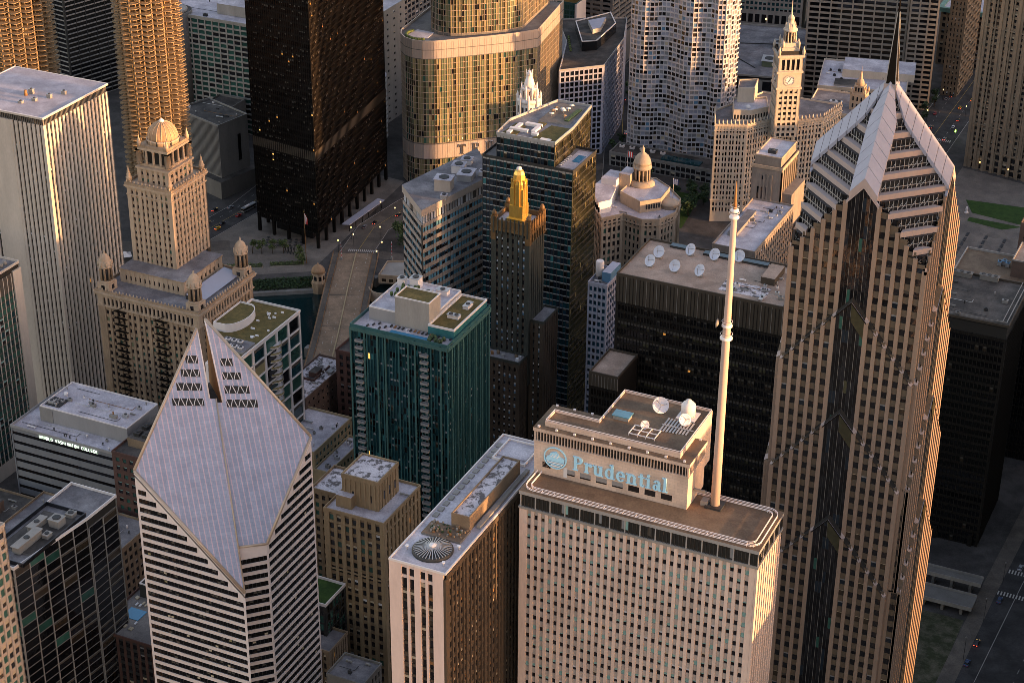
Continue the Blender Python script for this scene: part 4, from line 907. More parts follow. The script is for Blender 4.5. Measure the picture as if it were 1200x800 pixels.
# the corner turrets of the base
for x, y in ((-342, 154.6), (-294, 154.6), (-294, 193.4), (-342, 193.4)):
    b = MB(); b.prism(rectp(x - 3.2, x + 3.2, y - 3.2, y + 3.2), 86, 90.2, 'terra_light'); b.box(x - .9, x + .9, y - 3.3, y - 3.1, 87, 89, 'g_dark'); b.box(x + 3.1, x + 3.3, y - .9, y + .9, 87, 89, 'g_dark')
    b.lathe(x, y, [(3.3, 90.2), (3.3, 91)], 16, 'terra_light'); b.lathe(x, y, [(2., 91), (2., 97.6)], 12, 'vent_dark')
    for k in range(8): t = 2 * math.pi * (k + .5) / 8; b.lathe(x + 2.6 * math.cos(t), y + 2.6 * math.sin(t), [(.55, 91), (.48, 96.8), (.65, 97.4)], 8, 'terra')
    b.lathe(x, y, [(3.3, 97.4), (3.4, 98.2), (3.0, 98.3), (3.1, 100.2), (2.6, 100.4), (2.5, 101.2), (2.1, 102.4), (1.2, 103.4), (.5, 103.8), (.4, 104.8), (.1, 105.6)], 16, 'terra_light')
    for k in range(8): t = 2 * math.pi * k / 8; b.lathe(x + 3.2 * math.cos(t), y + 3.2 * math.sin(t), [(.35, 98.2), (.4, 99.2), (.1, 100.8)], 6, 'terra_light')
    b.obj('corner_turret', B.root)
# iron fire escapes on the south face
for x in (-333, -311):
    b = MB()
    for k in range(18):
        z = 20 + k * 3.4; b.box(x - 3.4, x + 3.4, 149.7, 150.9, z, z + .15, 'steel_black'); b.path([(x - 3.4, 149.7, z + 1.1), (x + 3.4, 149.7, z + 1.1)], .09, 'steel_black', 4); b.rod((x - 2.6, 150, z), (x + 2.6, 150.4, z + 3.4), .2, 'steel_black', 4)
        for q in (-3.4, 0, 3.4): b.rod((x + q, 149.7, z), (x + q, 149.7, z + 1.1), .06, 'steel_black', 4)
    b.obj('fire_escape', B.root)
B.finish()

# ------------------------------------------------------------------ college block with a sign and white roofs
P = rectp(-340.5, -286.6, 76.2, 113)
B = block('college_building', 'grey metal clad college block with ribbon windows, white roofs and a lit sign', P, 55, {0: dict(cols=1, rows=12, m0=.5, m1=.5), 1: dict(cols=1, rows=12, m0=.5, m1=.5)}, 'hw_metal', 'hw_metal', [(.85, ('g_black', 'bl_grey', 0)), (.15, ('g_dark', 'bl_grey', .3))], roof='roof_white', band=True, pw=.1, ph=3.0, dep=.5, parapet='hw_light')
PP = rectp(-331.6, -284.9 - 1.2, 86.2, 109.6); b = MB(); b.prism(PP, 54.8, 62, 'hw_light', 'roof_white'); b.wallrun(PP, 62, 62.5, .35, 'white_panel'); b.box(-331.75, -325, 86., 86.15, 55, 61.6, 'concrete_gr'); b.box(-330.5, -323, 88.5, 95.5, 62.0, 62.35, 'vent_dark'); b.obj('penthouse', B.root)
for i in range(4): b = MB(); roof_unit(b, -328.5 + i * 1.3, 90.5 + (i % 2) * 3, 62.2, 1.2, 1.8, .8, 'alu'); b.obj('rooftop_unit', B.root)
scatter_roof(B, PP, 62, 9); scatter_roof(B, rectp(-340, -287, 76.5, 86), 54.9, 7, 1.)
b = MB(); b.cyl(-327, 99, 62, 63.6, .9, .7, 12, 'white_paint'); b.obj('roof_vent', B.root); b = MB(); b.cyl(-297, 92, 62, 65, .4, .3, 8, 'rust'); b.box(-298.5, -295, 91, 92.4, 62, 63.6, 'concrete_gr'); b.obj('roof_vent', B.root)
def blockletters(text, x, y, z, h, m, root, name='sign_letter', u=(1, 0), w=.62, th=.12, gap=.3):
    """plain capital letters as raised strokes on a wall; strokes on a 2 by 4 grid"""
    S = {'A': [(0, 0, 1, 4), (2, 0, 1, 4), (1, 4, 0, 4), (0, 2, 2, 2)], 'H': [(0, 0, 0, 4), (2, 0, 2, 4), (0, 2, 2, 2)], 'R': [(0, 0, 0, 4), (0, 4, 2, 4), (2, 4, 2, 2), (2, 2, 0, 2), (.7, 2, 2, 0)], 'O': [(0, 0, 0, 4), (0, 4, 2, 4), (2, 4, 2, 0), (2, 0, 0, 0)], 'L': [(0, 4, 0, 0), (0, 0, 2, 0)], 'D': [(0, 0, 0, 4), (0, 4, 1.4, 4), (1.4, 4, 2, 3), (2, 3, 2, 1), (2, 1, 1.4, 0), (1.4, 0, 0, 0)], 'W': [(0, 4, .5, 0), (.5, 0, 1, 3), (1, 3, 1.5, 0), (1.5, 0, 2, 4)], 'S': [(2, 4, 0, 4), (0, 4, 0, 2), (0, 2, 2, 2), (2, 2, 2, 0), (2, 0, 0, 0)], 'I': [(1, 0, 1, 4)], 'N': [(0, 0, 0, 4), (0, 4, 2, 0), (2, 0, 2, 4)], 'G': [(2, 4, 0, 4), (0, 4, 0, 0), (0, 0, 2, 0), (2, 0, 2, 2), (2, 2, 1, 2)], 'T': [(0, 4, 2, 4), (1, 4, 1, 0)], 'C': [(2, 4, 0, 4), (0, 4, 0, 0), (0, 0, 2, 0)], 'E': [(2, 4, 0, 4), (0, 4, 0, 0), (0, 0, 2, 0), (0, 2, 1.6, 2)], 'U': [(0, 4, 0, 0), (0, 0, 2, 0), (2, 0, 2, 4)], 'M': [(0, 0, 0, 4), (0, 4, 1, 1.5), (1, 1.5, 2, 4), (2, 4, 2, 0)], 'P': [(0, 0, 0, 4), (0, 4, 2, 4), (2, 4, 2, 2), (2, 2, 0, 2)]}
    u = Vector((*u, 0)); n = Vector((u.y, -u.x, 0)); p = 0
    for ch in text:
        if ch != ' ':
            b = MB()
            for x0_, z0_, x1_, z1_ in S[ch]:
                if ch == 'A' and (x0_, z0_) in ((0, 0), (2, 0)): x1_ = 1
                a = Vector((x, y, z)) + u * (p + x0_ / 2 * w * h) + Vector((0, 0, z0_ / 4 * h)) + n * .15; c = Vector((x, y, z)) + u * (p + x1_ / 2 * w * h) + Vector((0, 0, z1_ / 4 * h)) + n * .15
                if (a - c).length > .01: b.rod(a, c, th * h, m, 5)
            b.obj(name, root)
        p += (w + gap) * h
blockletters('HAROLD WASHINGTON COLLEGE', -325.2, 76.2, 53.1, 1.35, 'lit_white', B.root, w=.55, gap=.36, th=.09)
B.finish()

# ------------------------------------------------------------------ dark glass tower with a white grid, bottom corner
P = [(-250, -47), (-238, -47.4), (-233.8, -9.6), (-233.4, 8), (-254, 8), (-254, -40)]
GW = [(.75, ('g_black', 'bl_dk', 0)), (.04, ('g_green', 'bl_dk', 0)), (.2, ('g_dark', 'bl_dk', .3)), (.06, ('g_warm', 'bl_dk', .3))]
B = block('grid_glass_tower', 'dark glass tower ruled with a thin white grid, machines on its open roof', P, 88, {0: dict(cols=3, rows=24), 1: dict(cols=5, rows=24), 2: dict(cols=2, rows=24, z1=84.)}, 'concrete_gr', 'concrete_dk', GW, roof='roof_grey', parapet='white_panel', band=True, pw=.42, ph=.24, dep=.35, sdep=.28, m0=.3, m1=.3, top=.2)
b = MB(); b.prism(rectp(-251.5, -236.5, -38, -12), 87.9, 88.5, 'concrete_gr', 'roof_dark'); b.wallrun(rectp(-253.4, -235.6, -45, -8), 88, 89.6, .3, 'g_dark'); b.obj('roof_screen', B.root)
for x, y, w, d, h in ((-243, -33, 3.2, 13, 3), (-241, -18, 4.4, 4.4, 3.2), (-247, -22, 3, 8, 2.2), (-239.5, -26, 2.4, 3, 1.6), (-240, -11, 3, 3, 1.6)):
    b = MB(); roof_unit(b, x, y, 88.4, w, d, h, 'concrete_gr', 'concrete'); b.obj('rooftop_unit', B.root)
B.finish()

# warm lit tower at the very edge
P = [(-256, -92), (-216.5, -92), (-216.5, -72.5), (-256, -72.5)]
B = block('tan_grid_tower', 'tan framed tower with green tinted windows catching the low sun', P, 128, {0: dict(cols=12, rows=30), 1: dict(cols=6, rows=30)}, 'exec_band', 'exec_band', [(.5, ('g_green', 'bl_cream', 0)), (.3, ('g_warm', 'bl_cream', .5)), (.2, ('g_dark', 'bl_cream', .3))], roof='roof_grey', pw=.8, ph=1.3, dep=.6, sdep=.3, m0=.5, m1=.5)
B.finish()

# green glass block framed in white at the left edge
P = rectp(-402, -376.4, 92, 137)
B = block('white_framed_block', 'white framed block with a green gridded window wall, at the foot of the striped tower', P, 100, {1: dict(cols=15, rows=24, z0=8, z1=97, m0=1.)}, 'marble', 'bl_dk', [(.6, ('g_green', 'bl_teal', 0)), (.3, ('g_teal', 'bl_teal', 0)), (.1, ('g_dark', 'bl_teal', .4))], roof='roof_grey', parapet='marble', pw=.4, ph=.7, dep=.4, sdep=.3, band=True, top=8)
B.p('wall').box(-377, -376.1, 131.5, 137.1, 0, 97.5, 'marble'); 
for k in range(3): B.p('roof_vent').cyl(-380 - k * .3, 126 + k * 3, 99.8, 102, 1., .8, 10, 'concrete_gr')
B.finish()

# red brick block and pool terrace between the college and the diamond tower
P = rectp(-283, -250, 70.5, 102)
B = block('red_brick_block', 'dark red brick block with green windows behind the slanted roof', P, 60, {0: dict(cols=9, rows=15), 1: dict(cols=8, rows=15)}, 'brick_red', 'brick_red', [(.5, ('g_green', 'bl_teal', 0)), (.5, ('g_dark', 'bl_teal', .3))], roof='roof_dark', pw=1.6, ph=2., dep=.35, sdep=.34, m0=1., m1=1.)
b = MB(); b.prism(rectp(-280, -262, 78, 100), 59.8, 64, 'brick_tan', 'roof_dark'); b.obj('penthouse', B.root)
for k in range(6): b = MB(); roof_unit(b, -277 + (k % 3) * 4.4, 82 + (k // 3) * 6, 64, 2.6, 3.6, 1.5, 'dark_frame'); b.obj('rooftop_unit', B.root)
B.finish()
P = rectp(-243, -196, -2, 46)
B = block('pool_block', 'low dark brick block with a small blue pool on its terrace', P, 30, {0: dict(cols=14, rows=8), 1: dict(cols=14, rows=8)}, 'brick_red', 'dark_frame', DARKWIN, roof='pave', pw=1.2, ph=1.4, dep=.4, sdep=.25)
b = MB(); b.box(-238.5, -231, 10, 16.5, 29.9, 30.1, 'pool'); b.obj('pool', B.root); b = MB(); b.prism(rectp(-239.5, -232, 24, 31), 29.8, 36, 'dark_frame', 'roof_dark'); b.wallrun(rectp(-239.5, -232, 24, 31), 36, 36.5, .4, 'white_panel'); b.obj('stair_house', B.root)
for k in range(16): b = MB(); b.box(*(lambda x, y: (x, x + .7, y, y + 1.7))(-241 + RND() * 12, (3 if k % 2 else 17.5) + RND() * 5), 30.0, 30.45, pick([(1, 'bl_white'), (1, 'bl_cream')])); b.obj('lounger', B.root)
B.finish()
# grey roofed low block and brown block in the left foreground
P = rectp(-318, -262, 30, 66)
B = block('low_grey_block', 'low block with a worn dark grey roof in front of the college', P, 33, {0: dict(cols=16, rows=8), 1: dict(cols=10, rows=8)}, 'brick_tan', 'brick_tan', DARKWIN, roof='roof_grey', pw=1.5, ph=1.8, dep=.4, sdep=.3); scatter_roof(B, P, 33, 10, 1.6); B.finish()
P = rectp(-372, -322, 40, 66)
B = block('low_brown_block', 'low brown brick block left of the worn grey roof', P, 28, {0: dict(cols=12, rows=7), 1: dict(cols=6, rows=7)}, 'brick_tan', 'brick_tan', DARKWIN, roof='roof_dark', pw=1.8, ph=1.8, dep=.4, sdep=.3); b = MB(); b.prism(rectp(-340, -330, 44, 54), 27.8, 33, 'brick_brown', 'roof_dark'); b.obj('stair_house', B.root); scatter_roof(B, P, 28, 6); B.finish()

# ------------------------------------------------------------------ white framed glass tower with sedum roof and curved balconies
P = [(-253, 100), (-242, 100), (-242, 159), (-267, 159), (-267, 127), (-253, 119)]
B = block('sedum_roof_tower', 'glass tower in a white frame with planted brown roof and curved balconies', P, 94.5, {1: dict(cols=6, rows=13, m0=.6, m1=.6), 0: dict(cols=3, rows=13, m0=.6, m1=.6)}, 'white_panel', 'white_panel', [(.4, ('g_green', 'bl_teal', 0)), (.3, ('g_black', 'bl_teal', 0)), (.2, ('g_teal', 'bl_dk', .3)), (.1, ('g_gold_refl', 'bl_dk', .3))], roof='roof_sedum', parapet='white_panel', pw=1.2, ph=.7, dep=.6, sdep=.5, cat='apartment tower')
for k in range(24):
    b = MB(); z = 88 - k * 3.4; y0_ = 133.2; pts = [(-242 + 2.6 * math.sin(math.pi * j / 8), y0_ + 8.4 * j / 8) for j in range(9)]
    b.prism(pts[::1] + [(-242.4, y0_ + 8.4), (-242.4, y0_)], z, z + .3, 'white_panel', bottom=True)
    for (a, c_), (d_, e_) in zip(pts, pts[1:]): b.poly([(a, c_, z + .3), (d_, e_, z + .3), (d_, e_, z + 1.2), (a, c_, z + 1.2)], 'g_gold_refl')  # golden reflection painted into the balcony glass
    b.obj('balcony', B.root)
b = MB(); q = [(-262 + 3.2 * math.cos(rad(a)) * 2, 139 + 11 * math.sin(rad(a))) for a in range(-80, 81, 16)]; b.prism([(-267, 128), *q, (-267, 150)], 94.2, 97.5, 'white_panel', 'roof_sedum'); b.wallrun([(-267, 128), *q, (-267, 150)], 97.5, 98.3, .3, 'white_panel'); b.obj('penthouse', B.root)
b = MB(); b.prism(rectp(-258, -243.5, 114, 124), 94.2, 95.4, 'concrete_gr', 'roof_grey'); b.obj('plant_well', B.root)
for k in range(7): b = MB(); roof_unit(b, -255 + (k % 4) * 3, 116.5 + (k // 4) * 4.5, 95.4, 2., 1.8, .8, 'alu', 'white_panel'); b.obj('rooftop_unit', B.root)
for k in range(12): b = MB(); b.box(*(lambda x, y: (x, x + .6 + RND() * 1.4, y, y + .5))(-255 + RND() * 10, 128 + RND() * 28), 94.3, 94.8 + RND() * .4, 'white_paint'); b.obj('roof_vent', B.root)
B.finish()

# ------------------------------------------------------------------ low roofs beside the bridge approach
P = rectp(-262, -246, 166, 206)
B = block('white_roof_brick_block', 'brown brick block with a bright patchy white roof beside the bridge road', P, 45, {1: dict(cols=9, rows=11)}, 'brick_brown', 'brick_brown', DARKWIN, roof='roof_snowy', pw=3., ph=2.6, dep=.3, sdep=.29, m0=1, m1=1)
b = MB(); b.prism(rectp(-256, -252, 186, 192), 44.8, 47.5, 'brick_red', 'roof_dark'); b.obj('stair_house', B.root); b = MB(); b.box(-261, -251, 182.7, 183.2, 44.8, 46, 'brick_red'); b.box(-252, -251.4, 183.2, 198, 44.8, 46, 'brick_red'); b.obj('firewall', B.root); b = MB(); b.prism(rectp(-250, -247.4, 192, 195), 44.8, 46, 'concrete_gr', 'bl_grey'); b.obj('hatch', B.root); scatter_roof(B, P, 45, 6, 1.); B.finish()
P = rectp(-241, -221, 186, 203)
B = block('dark_brick_block', 'very dark brick block with balconies beside the teal glass tower', P, 62, {0: dict(cols=5, rows=16), 1: dict(cols=5, rows=16)}, 'brick_red', 'brick_red', DARKWIN, roof='roof_dark', pw=1.8, ph=1.6, dep=.5, sdep=.3); B.finish()
for x1_, y0_, y1_, h, lab in ((-223.2, 134, 168, 40, 'cream walled low block with a long white roof left of the teal tower'), (-215, 132, 164, 33, 'cream walled block with the lower of two white roofs beside the teal tower')):
    P = rectp(x1_ - (24 if h > 36 else 7.6), x1_, y0_, y1_)
    B = block('white_roof_block', lab, P, h, {1: dict(cols=10, rows=h // 4)}, 'tan_wall', 'tan_wall', [(.7, ('g_green', 'bl_teal', 0)), (.3, ('g_teal', 'bl_teal', .4))], roof='roof_white', pw=1.4, ph=1.8, dep=.35, sdep=.25, parapet='tan_wall'); scatter_roof(B, P, h, 7, 1.1); B.finish()

# ------------------------------------------------------------------ teal glass tower
P = rectp(-193, -148.6, 117.4, 157)
B = Bld('teal_glass_tower', 'teal glass apartment tower with a pool deck and planted roofs', 'apartment tower', (-171, 137, 0))
shell(B, P, 0, 118, roof='roof_white', wall='teal_frame', ph=1.3, pt=.25)
TG = [(5, ('g_teal', 'bl_teal', 0)), (2.5, ('g_black', 'bl_teal', 0)), (1.6, ('g_teal', 'bl_grey', .35)), (.5, ('g_teal2', 'bl_teal', 0)), (.5, ('g_warm', 'bl_dk', .4)), (.012, ('lit_warm', 'bl_dk', 0))]
facade(B, P[0], P[1], 20, 117.6, 30, 31, 'teal_frame', 'g_teal', TG, pw=.16, ph=.5, dep=.5, sdep=.1, m0=.3, m1=.3, band=True, group=5, gw=.6)
facade(B, P[1], P[2], 20, 117.6, 26, 31, 'teal_frame', 'g_teal', TG, pw=.16, ph=.5, dep=.5, sdep=.1, m0=.3, m1=.3, band=True, group=4, gw=.6)
w_ = B.p('wall'); w_.prism(inset(P, .2), 0, 20, 'concrete_dk', cap=False); w_.poly([(-193, 157, 0), (-193, 117.4, 0), (-193, 117.4, 117), (-193, 157, 117)], 'g_teal')
for x in (-192.8, -186.4, -180.4, -176.8, -166.3, -163.2, -151.6): w_.box(x - .35, x + .35, 116.95, 117.5, 0, 118, 'green_frame')
for y in (121, 126.3, 131, 137, 142.8, 149, 155.6): w_.box(-148.8, -148.2, y - .35, y + .35, 0, 118, 'green_frame')
w_.box(-193.1, -148.5, 117.0, 117.5, 116.3, 118, 'green_frame'); w_.box(-148.9, -148.1, 117.4, 157, 116.3, 118, 'green_frame')
for x in (-188.6, -158.8):
    for k in range(29):
        z = 23 + k * 3.18; b = MB(); b.box(x - 1.7, x + 1.7, 115.9, 117.3, z, z + .22, 'concrete_gr'); b.sub('railing').wallrun(rectp(x - 1.7, x + 1.7, 115.9, 117.25), z + .22, z + 1.15, .07, 'bl_grey'); b.obj('balcony', B.root)
# deck, pool, upper blocks
b = MB(); b.box(-176, -158.5, 119.2, 121.6, 117.9, 118.15, 'pool'); b.obj('pool', B.root)
up = B.p('upper_block'); U1 = [(-189, 126.5), (-161.2, 126.5), (-161.2, 124), (-149.4, 124), (-149.4, 155.5), (-189, 155.5)]
up.prism([(-189, 126.5), (-161.2, 126.5), (-161.2, 155.5), (-189, 155.5)], 117.7, 123.4, 'hw_light', 'roof_white'); up.wallrun(rectp(-189, -161.3, 126.5, 155.5), 123.4, 124., .4, 'white_panel')
up.prism(rectp(-161.2, -149.4, 125, 155.5), 117.7, 121.6, 'g_teal2', 'roof_sedum'); up.wallrun(rectp(-161.2, -149.3, 124.9, 155.6), 121.6, 122.5, .5, 'white_panel')
up.prism(rectp(-176.6, -161, 126, 136), 118, 131, 'concrete', 'roof_sedum'); up.wallrun(rectp(-176.7, -160.9, 125.9, 136.1), 131, 131.5, .4, 'white_panel')
for k in range(30): 
    x, y = -187 + RND() * 9, 138 + RND() * 14; b = MB(); 
    if k < 12: b.lathe(x, y, [(.2, 123.4), (.9, 124.2), (.6, 125.2), (.1, 125.6)], 6, 'leaf'); b.obj('shrub', B.root)
for x, y, w, d, h in ((-186, 150, 3, 3, 3.6), (-180, 151, 4, 4, 4.6), (-172, 146, 3, 4, 2), (-167, 150, 5, 3, 2.2), (-155, 136, 5, 2.4, 1.4), (-154, 147, 2.4, 5, 1.4)):
    b = MB(); roof_unit(b, x, y, 121.6 if x > -161 else 123.4, w, d, h, 'white_panel', 'alu'); b.obj('rooftop_unit', B.root)
for k in range(22):
    x = -187 + k * 1.8; y = 120 + (k % 3) * 1.8
    if -177 < x < -158 and y < 122.5: y = 123.4
    b = MB(); b.box(x, x + .7, y, y + 1.7, 118, 118.4, pick([(3, 'vent_dark'), (1, 'bl_white'), (.5, 'rust')])); b.obj('lounger', B.root)
for k in range(14): b = MB(); x, y = (-159.5 + RND() * 9, 118.5 + RND() * 4.5); b.lathe(x, y, [(.4, 118), (.5, 118.5), (.9, 119.2), (.3, 120)], 6, 'leaf_dk'); b.obj('shrub', B.root)
B.finish()

# ------------------------------------------------------------------ tan setback block and its small neighbours
P = rectp(-155.6, -130.3, 28.8, 58)
B = block('tan_setback_block', 'tan stone block with a smaller setback tower on its white roof', P, 92, {0: dict(cols=7, rows=24, m0=1.6, m1=1.2, group=2, gw=1.7), 1: dict(cols=9, rows=24, m0=1.2, m1=1.2, pw=1.7)}, 'deco', 'deco_dk', STONEWIN, roof='roof_white', parapet='deco', pw=1.25, ph=1.5, dep=.6, sdep=.25)
for z in (87.4, 66.5): ring(B, inset(P, -.15), z, z + .45, .5, 'deco')
Q = rectp(-151.5, -136.4, 36, 52); b = MB(); b.prism(Q, 91.8, 104, 'deco', 'roof_snowy'); b.wallrun(inset(Q, -.12), 102.8, 104.7, .45, 'deco'); 
for k in range(7): b.box(-150.6 + k * 2.1, -150. + k * 2.1, 35.7, 36, 92, 103, 'deco'); b.box(-136.4, -136.1, 37 + k * 2.1, 37.6 + k * 2.1, 92, 103, 'deco')
for k in (1, 4): b.box(-149.6 + k * 2.4, -148.7 + k * 2.4, 35.85, 35.98, 95, 98, 'g_dark')
for k in (1, 3, 5): b.box(-136.4, -136.25, 38 + k * 2.1, 38.8 + k * 2.1, 95, 98.5, 'g_dark')
b.prism([(-152.5, 32.8), (-146, 32.8), (-146, 36), (-152.5, 36)], 91.8, 97, 'deco', 'roof_white'); b.obj('setback_tower', B.root); scatter_roof(B, P, 92, 5, .8); B.finish()
P = rectp(-170, -156.2, 44, 62)
B = block('tan_annex', 'lower tan block with a snowy looking roof behind the setback tower', P, 88, {0: dict(cols=4, rows=24), 1: dict(cols=5, rows=24)}, 'deco_dk', 'deco_dk', STONEWIN, roof='roof_snowy', pw=1.4, ph=1.6, dep=.4, sdep=.3); B.finish()
P = rectp(-163, -147., 13, 28)
B = block('green_lawn_block', 'narrow green glass block with a bright lawn on its roof', P, 61, {0: dict(cols=6, rows=16), 1: dict(cols=6, rows=16)}, 'dark_frame', 'dark_frame', [(.6, ('g_black', 'bl_dk', 0)), (.4, ('g_green', 'bl_dk', 0))], roof='lawn', parapet='white_panel', pw=.3, ph=.8, dep=.3, sdep=.15, band=True); B.finish()
P = rectp(-156, -140.9, 4.2, 18)
B = block('lit_tan_block', 'small tan block with rows of lit windows below the roof lawn', P, 47.5, {0: dict(cols=6, rows=12), 1: dict(cols=7, rows=12)}, 'brick_tan', 'brick_tan', [(.6, ('g_dark', 'bl_cream', 0)), (.22, ('g_warm', 'bl_cream', .4)), (.07, ('lit_warm', 'bl_cream', .3))], roof='roof_grey', pw=1., ph=1.4, dep=.5, sdep=.2); B.finish()
P = rectp(-134, -118.8, -10, 3.8)
B = block('low_corner_block', 'low block with a plain grey roof below the tan setback block', P, 50, {1: dict(cols=5, rows=12)}, 'concrete_dk', 'concrete_dk', DARKWIN, roof='roof_grey', pw=1.2, ph=1.6, dep=.4, sdep=.3); scatter_roof(B, P, 50, 2, .6); B.finish()

# ------------------------------------------------------------------ dark green and gold tower
B = Bld('gold_crown_tower', 'slim dark green stone tower with a gold leaf crown', 'historic tower', (-164, 215, 0))
CW = [(.4, ('g_dark', 'bl_grey', 0)), (.25, ('bl_blue', 'bl_white', .5)), (.25, ('g_dark', 'bl_white', .5)), (.1, ('g_navy', 'bl_grey', .3))]  # pale blue and white panes paint in the reflected sky
L1 = rectp(-190, -157.2, 205.5, 214.2); shell(B, L1, 0, 65, roof='roof_grey', wall='carb_stone')
for i in (0, 1): facade(B, L1[i], L1[i + 1], 0, 65, (12, 3)[i], 17, 'carb_brick', 'carb_brick', CW, m0=1, m1=1, pw=1.5, ph=1.7, dep=.4, sdep=.25, top=1.4)
for k in range(26): b = MB(); x, y = -184 + RND() * 26, 206.5 + RND() * 6; b.box(x, x + .5 + RND(), y, y + .5 + RND(), 64.8, 65.5 + RND() * 1.2, pick([(1, 'alu'), (1, 'brick_tan'), (1, 'rust'), (2, 'bl_white')])); b.obj('roof_furniture', B.root) if k < 14 else None
L2 = rectp(-157.5, -150.4, 216.5, 233); shell(B, L2, 0, 82, roof='roof_grey', wall='carb_stone')
for i in (0, 1): facade(B, L2[i], L2[i + 1], 20, 82, (2, 6)[i], 16, 'carb_brick', 'carb_stone', CW, m0=1, m1=1, pw=1.8, ph=1.8, dep=.4, sdep=.2)
L3 = rectp(-175.6, -156.9, 214.4, 231); shell(B, L3, 0, 128)
for i in (0, 1): facade(B, L3[i], L3[i + 1], 50, 127, (6, 6)[i], 20, 'carb_stone', 'carb_brick', CW, m0=1.6, m1=1.6, pw=1.5, ph=1.7, dep=.6, sdep=.2, group=2, gw=1.8)
B.p('wall').poly([(-175.6, 231, 60), (-175.6, 214.4, 60), (-175.6, 214.4, 127), (-175.6, 231, 127)], 'carb_stone')
cr = B.p('crown'); cr.prism(inset(L3, -.3), 124.6, 126, 'carb_terra', bottom=True); cr.wallrun(inset(L3, -.1), 126, 129.8, .9, 'carb_terra'); cr.poly([(*q, 127.4) for q in inset(L3, .2)], 'roof_white')
for k in range(9): cr.box(-174.6 + k * 2.05, -174. + k * 2.05, 213.9, 214.4, 123.5, 131.2, 'carb_stone'); cr.box(-156.95, -156.45, 215.4 + k * 1.8, 215.9 + k * 1.8, 121, 131.6, 'carb_terra')
for x in (-174.6, -157.9):
    for y in (215.4, 230): b = MB(); b.prism(rectp(x - 1.2, x + 1.2, y - 1.2, y + 1.2), 120, 131.5, 'carb_terra'); b.lathe(x, y, [(1.1, 131.5), (1.2, 132.5), (.4, 134)], 8, 'carb_terra'); b.obj('corner_pier', B.root)
gx, gy = -165.4, 221.4; b = MB(); b.prism(rectp(gx - 4.2, gx + 4.2, gy - 4.2, gy + 4.2), 127.4, 130, 'gold'); b.prism(rectp(gx - 3.2, gx + 3.2, gy - 3.2, gy + 3.2), 130, 136, 'gold')
b.prism(rot(rectp(gx - 3.1, gx + 3.1, gy - 2.6, gy + 2.6), (gx, gy), 0), 136, 144, 'gold'); b.lathe(gx, gy, [(3.2, 136), (3.2, 146), (2.9, 147.5), (2.6, 150.4), (1.9, 151.8), (1.2, 152.4)], 8, 'gold', smooth=False)
for k in range(8): t = 2 * math.pi * (k + .5) / 8; b.box(gx + 3.2 * math.cos(t) - .35, gx + 3.2 * math.cos(t) + .35, gy + 3.2 * math.sin(t) - .35, gy + 3.2 * math.sin(t) + .35, 131, 148, 'gold')
b.lathe(gx, gy, [(1.3, 152.3), (1.2, 153.2), (.2, 153.8)], 10, 'white_panel'); b.obj('pinnacle', B.root); B.finish()

# ------------------------------------------------------------------ striped slab of blue windows
A_, N_, W_ = (-224.4, 241.4), (-212.6, 295), (-246.2, 263.4)
P = [W_, A_, N_, (-234, 320)]
B = block('banded_hotel', 'tan slab banded with blue ribbon windows, boxy plant on its roof', P, 105.6, {0: dict(cols=14, rows=24), 1: dict(cols=26, rows=24)}, 'bl_dk', 'exec_band', [(.3, ('g_blue', 'bl_blue', 0)), (.7, ('g_blue2', 'bl_blue', 0)), (.1, ('g_black', 'bl_blue', 0)), (.08, ('g_dark', 'bl_blue', .4))], roof=None, band=True, pw=.1, ph=2.0, dep=.4, sdep=.4 - .02, m0=.1, m1=.1, parapet='exec_band', cat='hotel', endcut=False)
Q = inset(P, .9); b = MB(); b.prism(Q, 105.2, 110.4, 'bl_dk', cap=False)
for i in (0, 1):
    a, c_ = Vector(Q[i]), Vector(Q[i + 1]); n_ = 26 if i else 16
    for k in range(n_):
        q = a.lerp(c_, k / n_); t = (c_ - a).normalized()
        if RND() < .85: b.obox((q.x, q.y, 105.4), (*(t * (c_ - a).length / n_ * (.62)), 0), (t.y * .25, -t.x * .25, 0), (0, 0, 4.9), pick([(2, 'bl_white'), (1, 'exec_band'), (1, 'alu')]))
b.obj('top_storey', B.root)
b = MB(); b.prism(inset(P, -.2), 109.9, 113.4, 'exec_band', 'roof_grey', bottom=True); b.obj('roof', B.root)
for x, y, w, d, h in ((-226, 268, 8, 7, 6), (-222, 284, 7, 9, 3.5), (-229, 290, 6, 6, 4), (-221, 258, 3, 3, 2), (-230, 301, 5, 5, 2.6), (-217, 291, 2.5, 4, 2.4)):
    b = MB(); roof_unit(b, x, y, 113.3, w, d, h, pick([(1, 'exec_band'), (1, 'alu'), (1, 'white_panel')]), 'roof_white', .2); b.obj('rooftop_unit', B.root)
B.finish()

# ------------------------------------------------------------------ dark glass tower with the small rooftop pool
B = Bld('pool_roof_tower', 'dark blue green glass tower with stepped roofs and a tiny rooftop pool', 'apartment tower', (-176, 275, 0))
NG = [(4, ('g_navy', 'bl_dk', 0)), (4, ('g_teal', 'bl_dk', 0)), (1.5, ('g_black', 'bl_dk', .2)), (.8, ('g_blue', 'bl_dk', .35)), (.25, ('g_warm', 'bl_cream', .25)), (.12, ('g_teal2', 'bl_teal', 0))]
OG = [(3, ('g_olive', 'bl_dk', 0)), (3, ('g_dark', 'bl_dk', .3)), (.25, ('g_gold_refl', 'bl_cream', 0)), (2.5, ('g_warm', 'bl_dk', .3)), (2, ('g_black', 'bl_cream', 0))]
P = [(-201, 258.2), (-155.4, 258.2), (-155.4, 286), (-201, 286)]
shell(B, P, 0, 138.6, roof='pave', wall='dark_frame', ph=1., pt=.2)
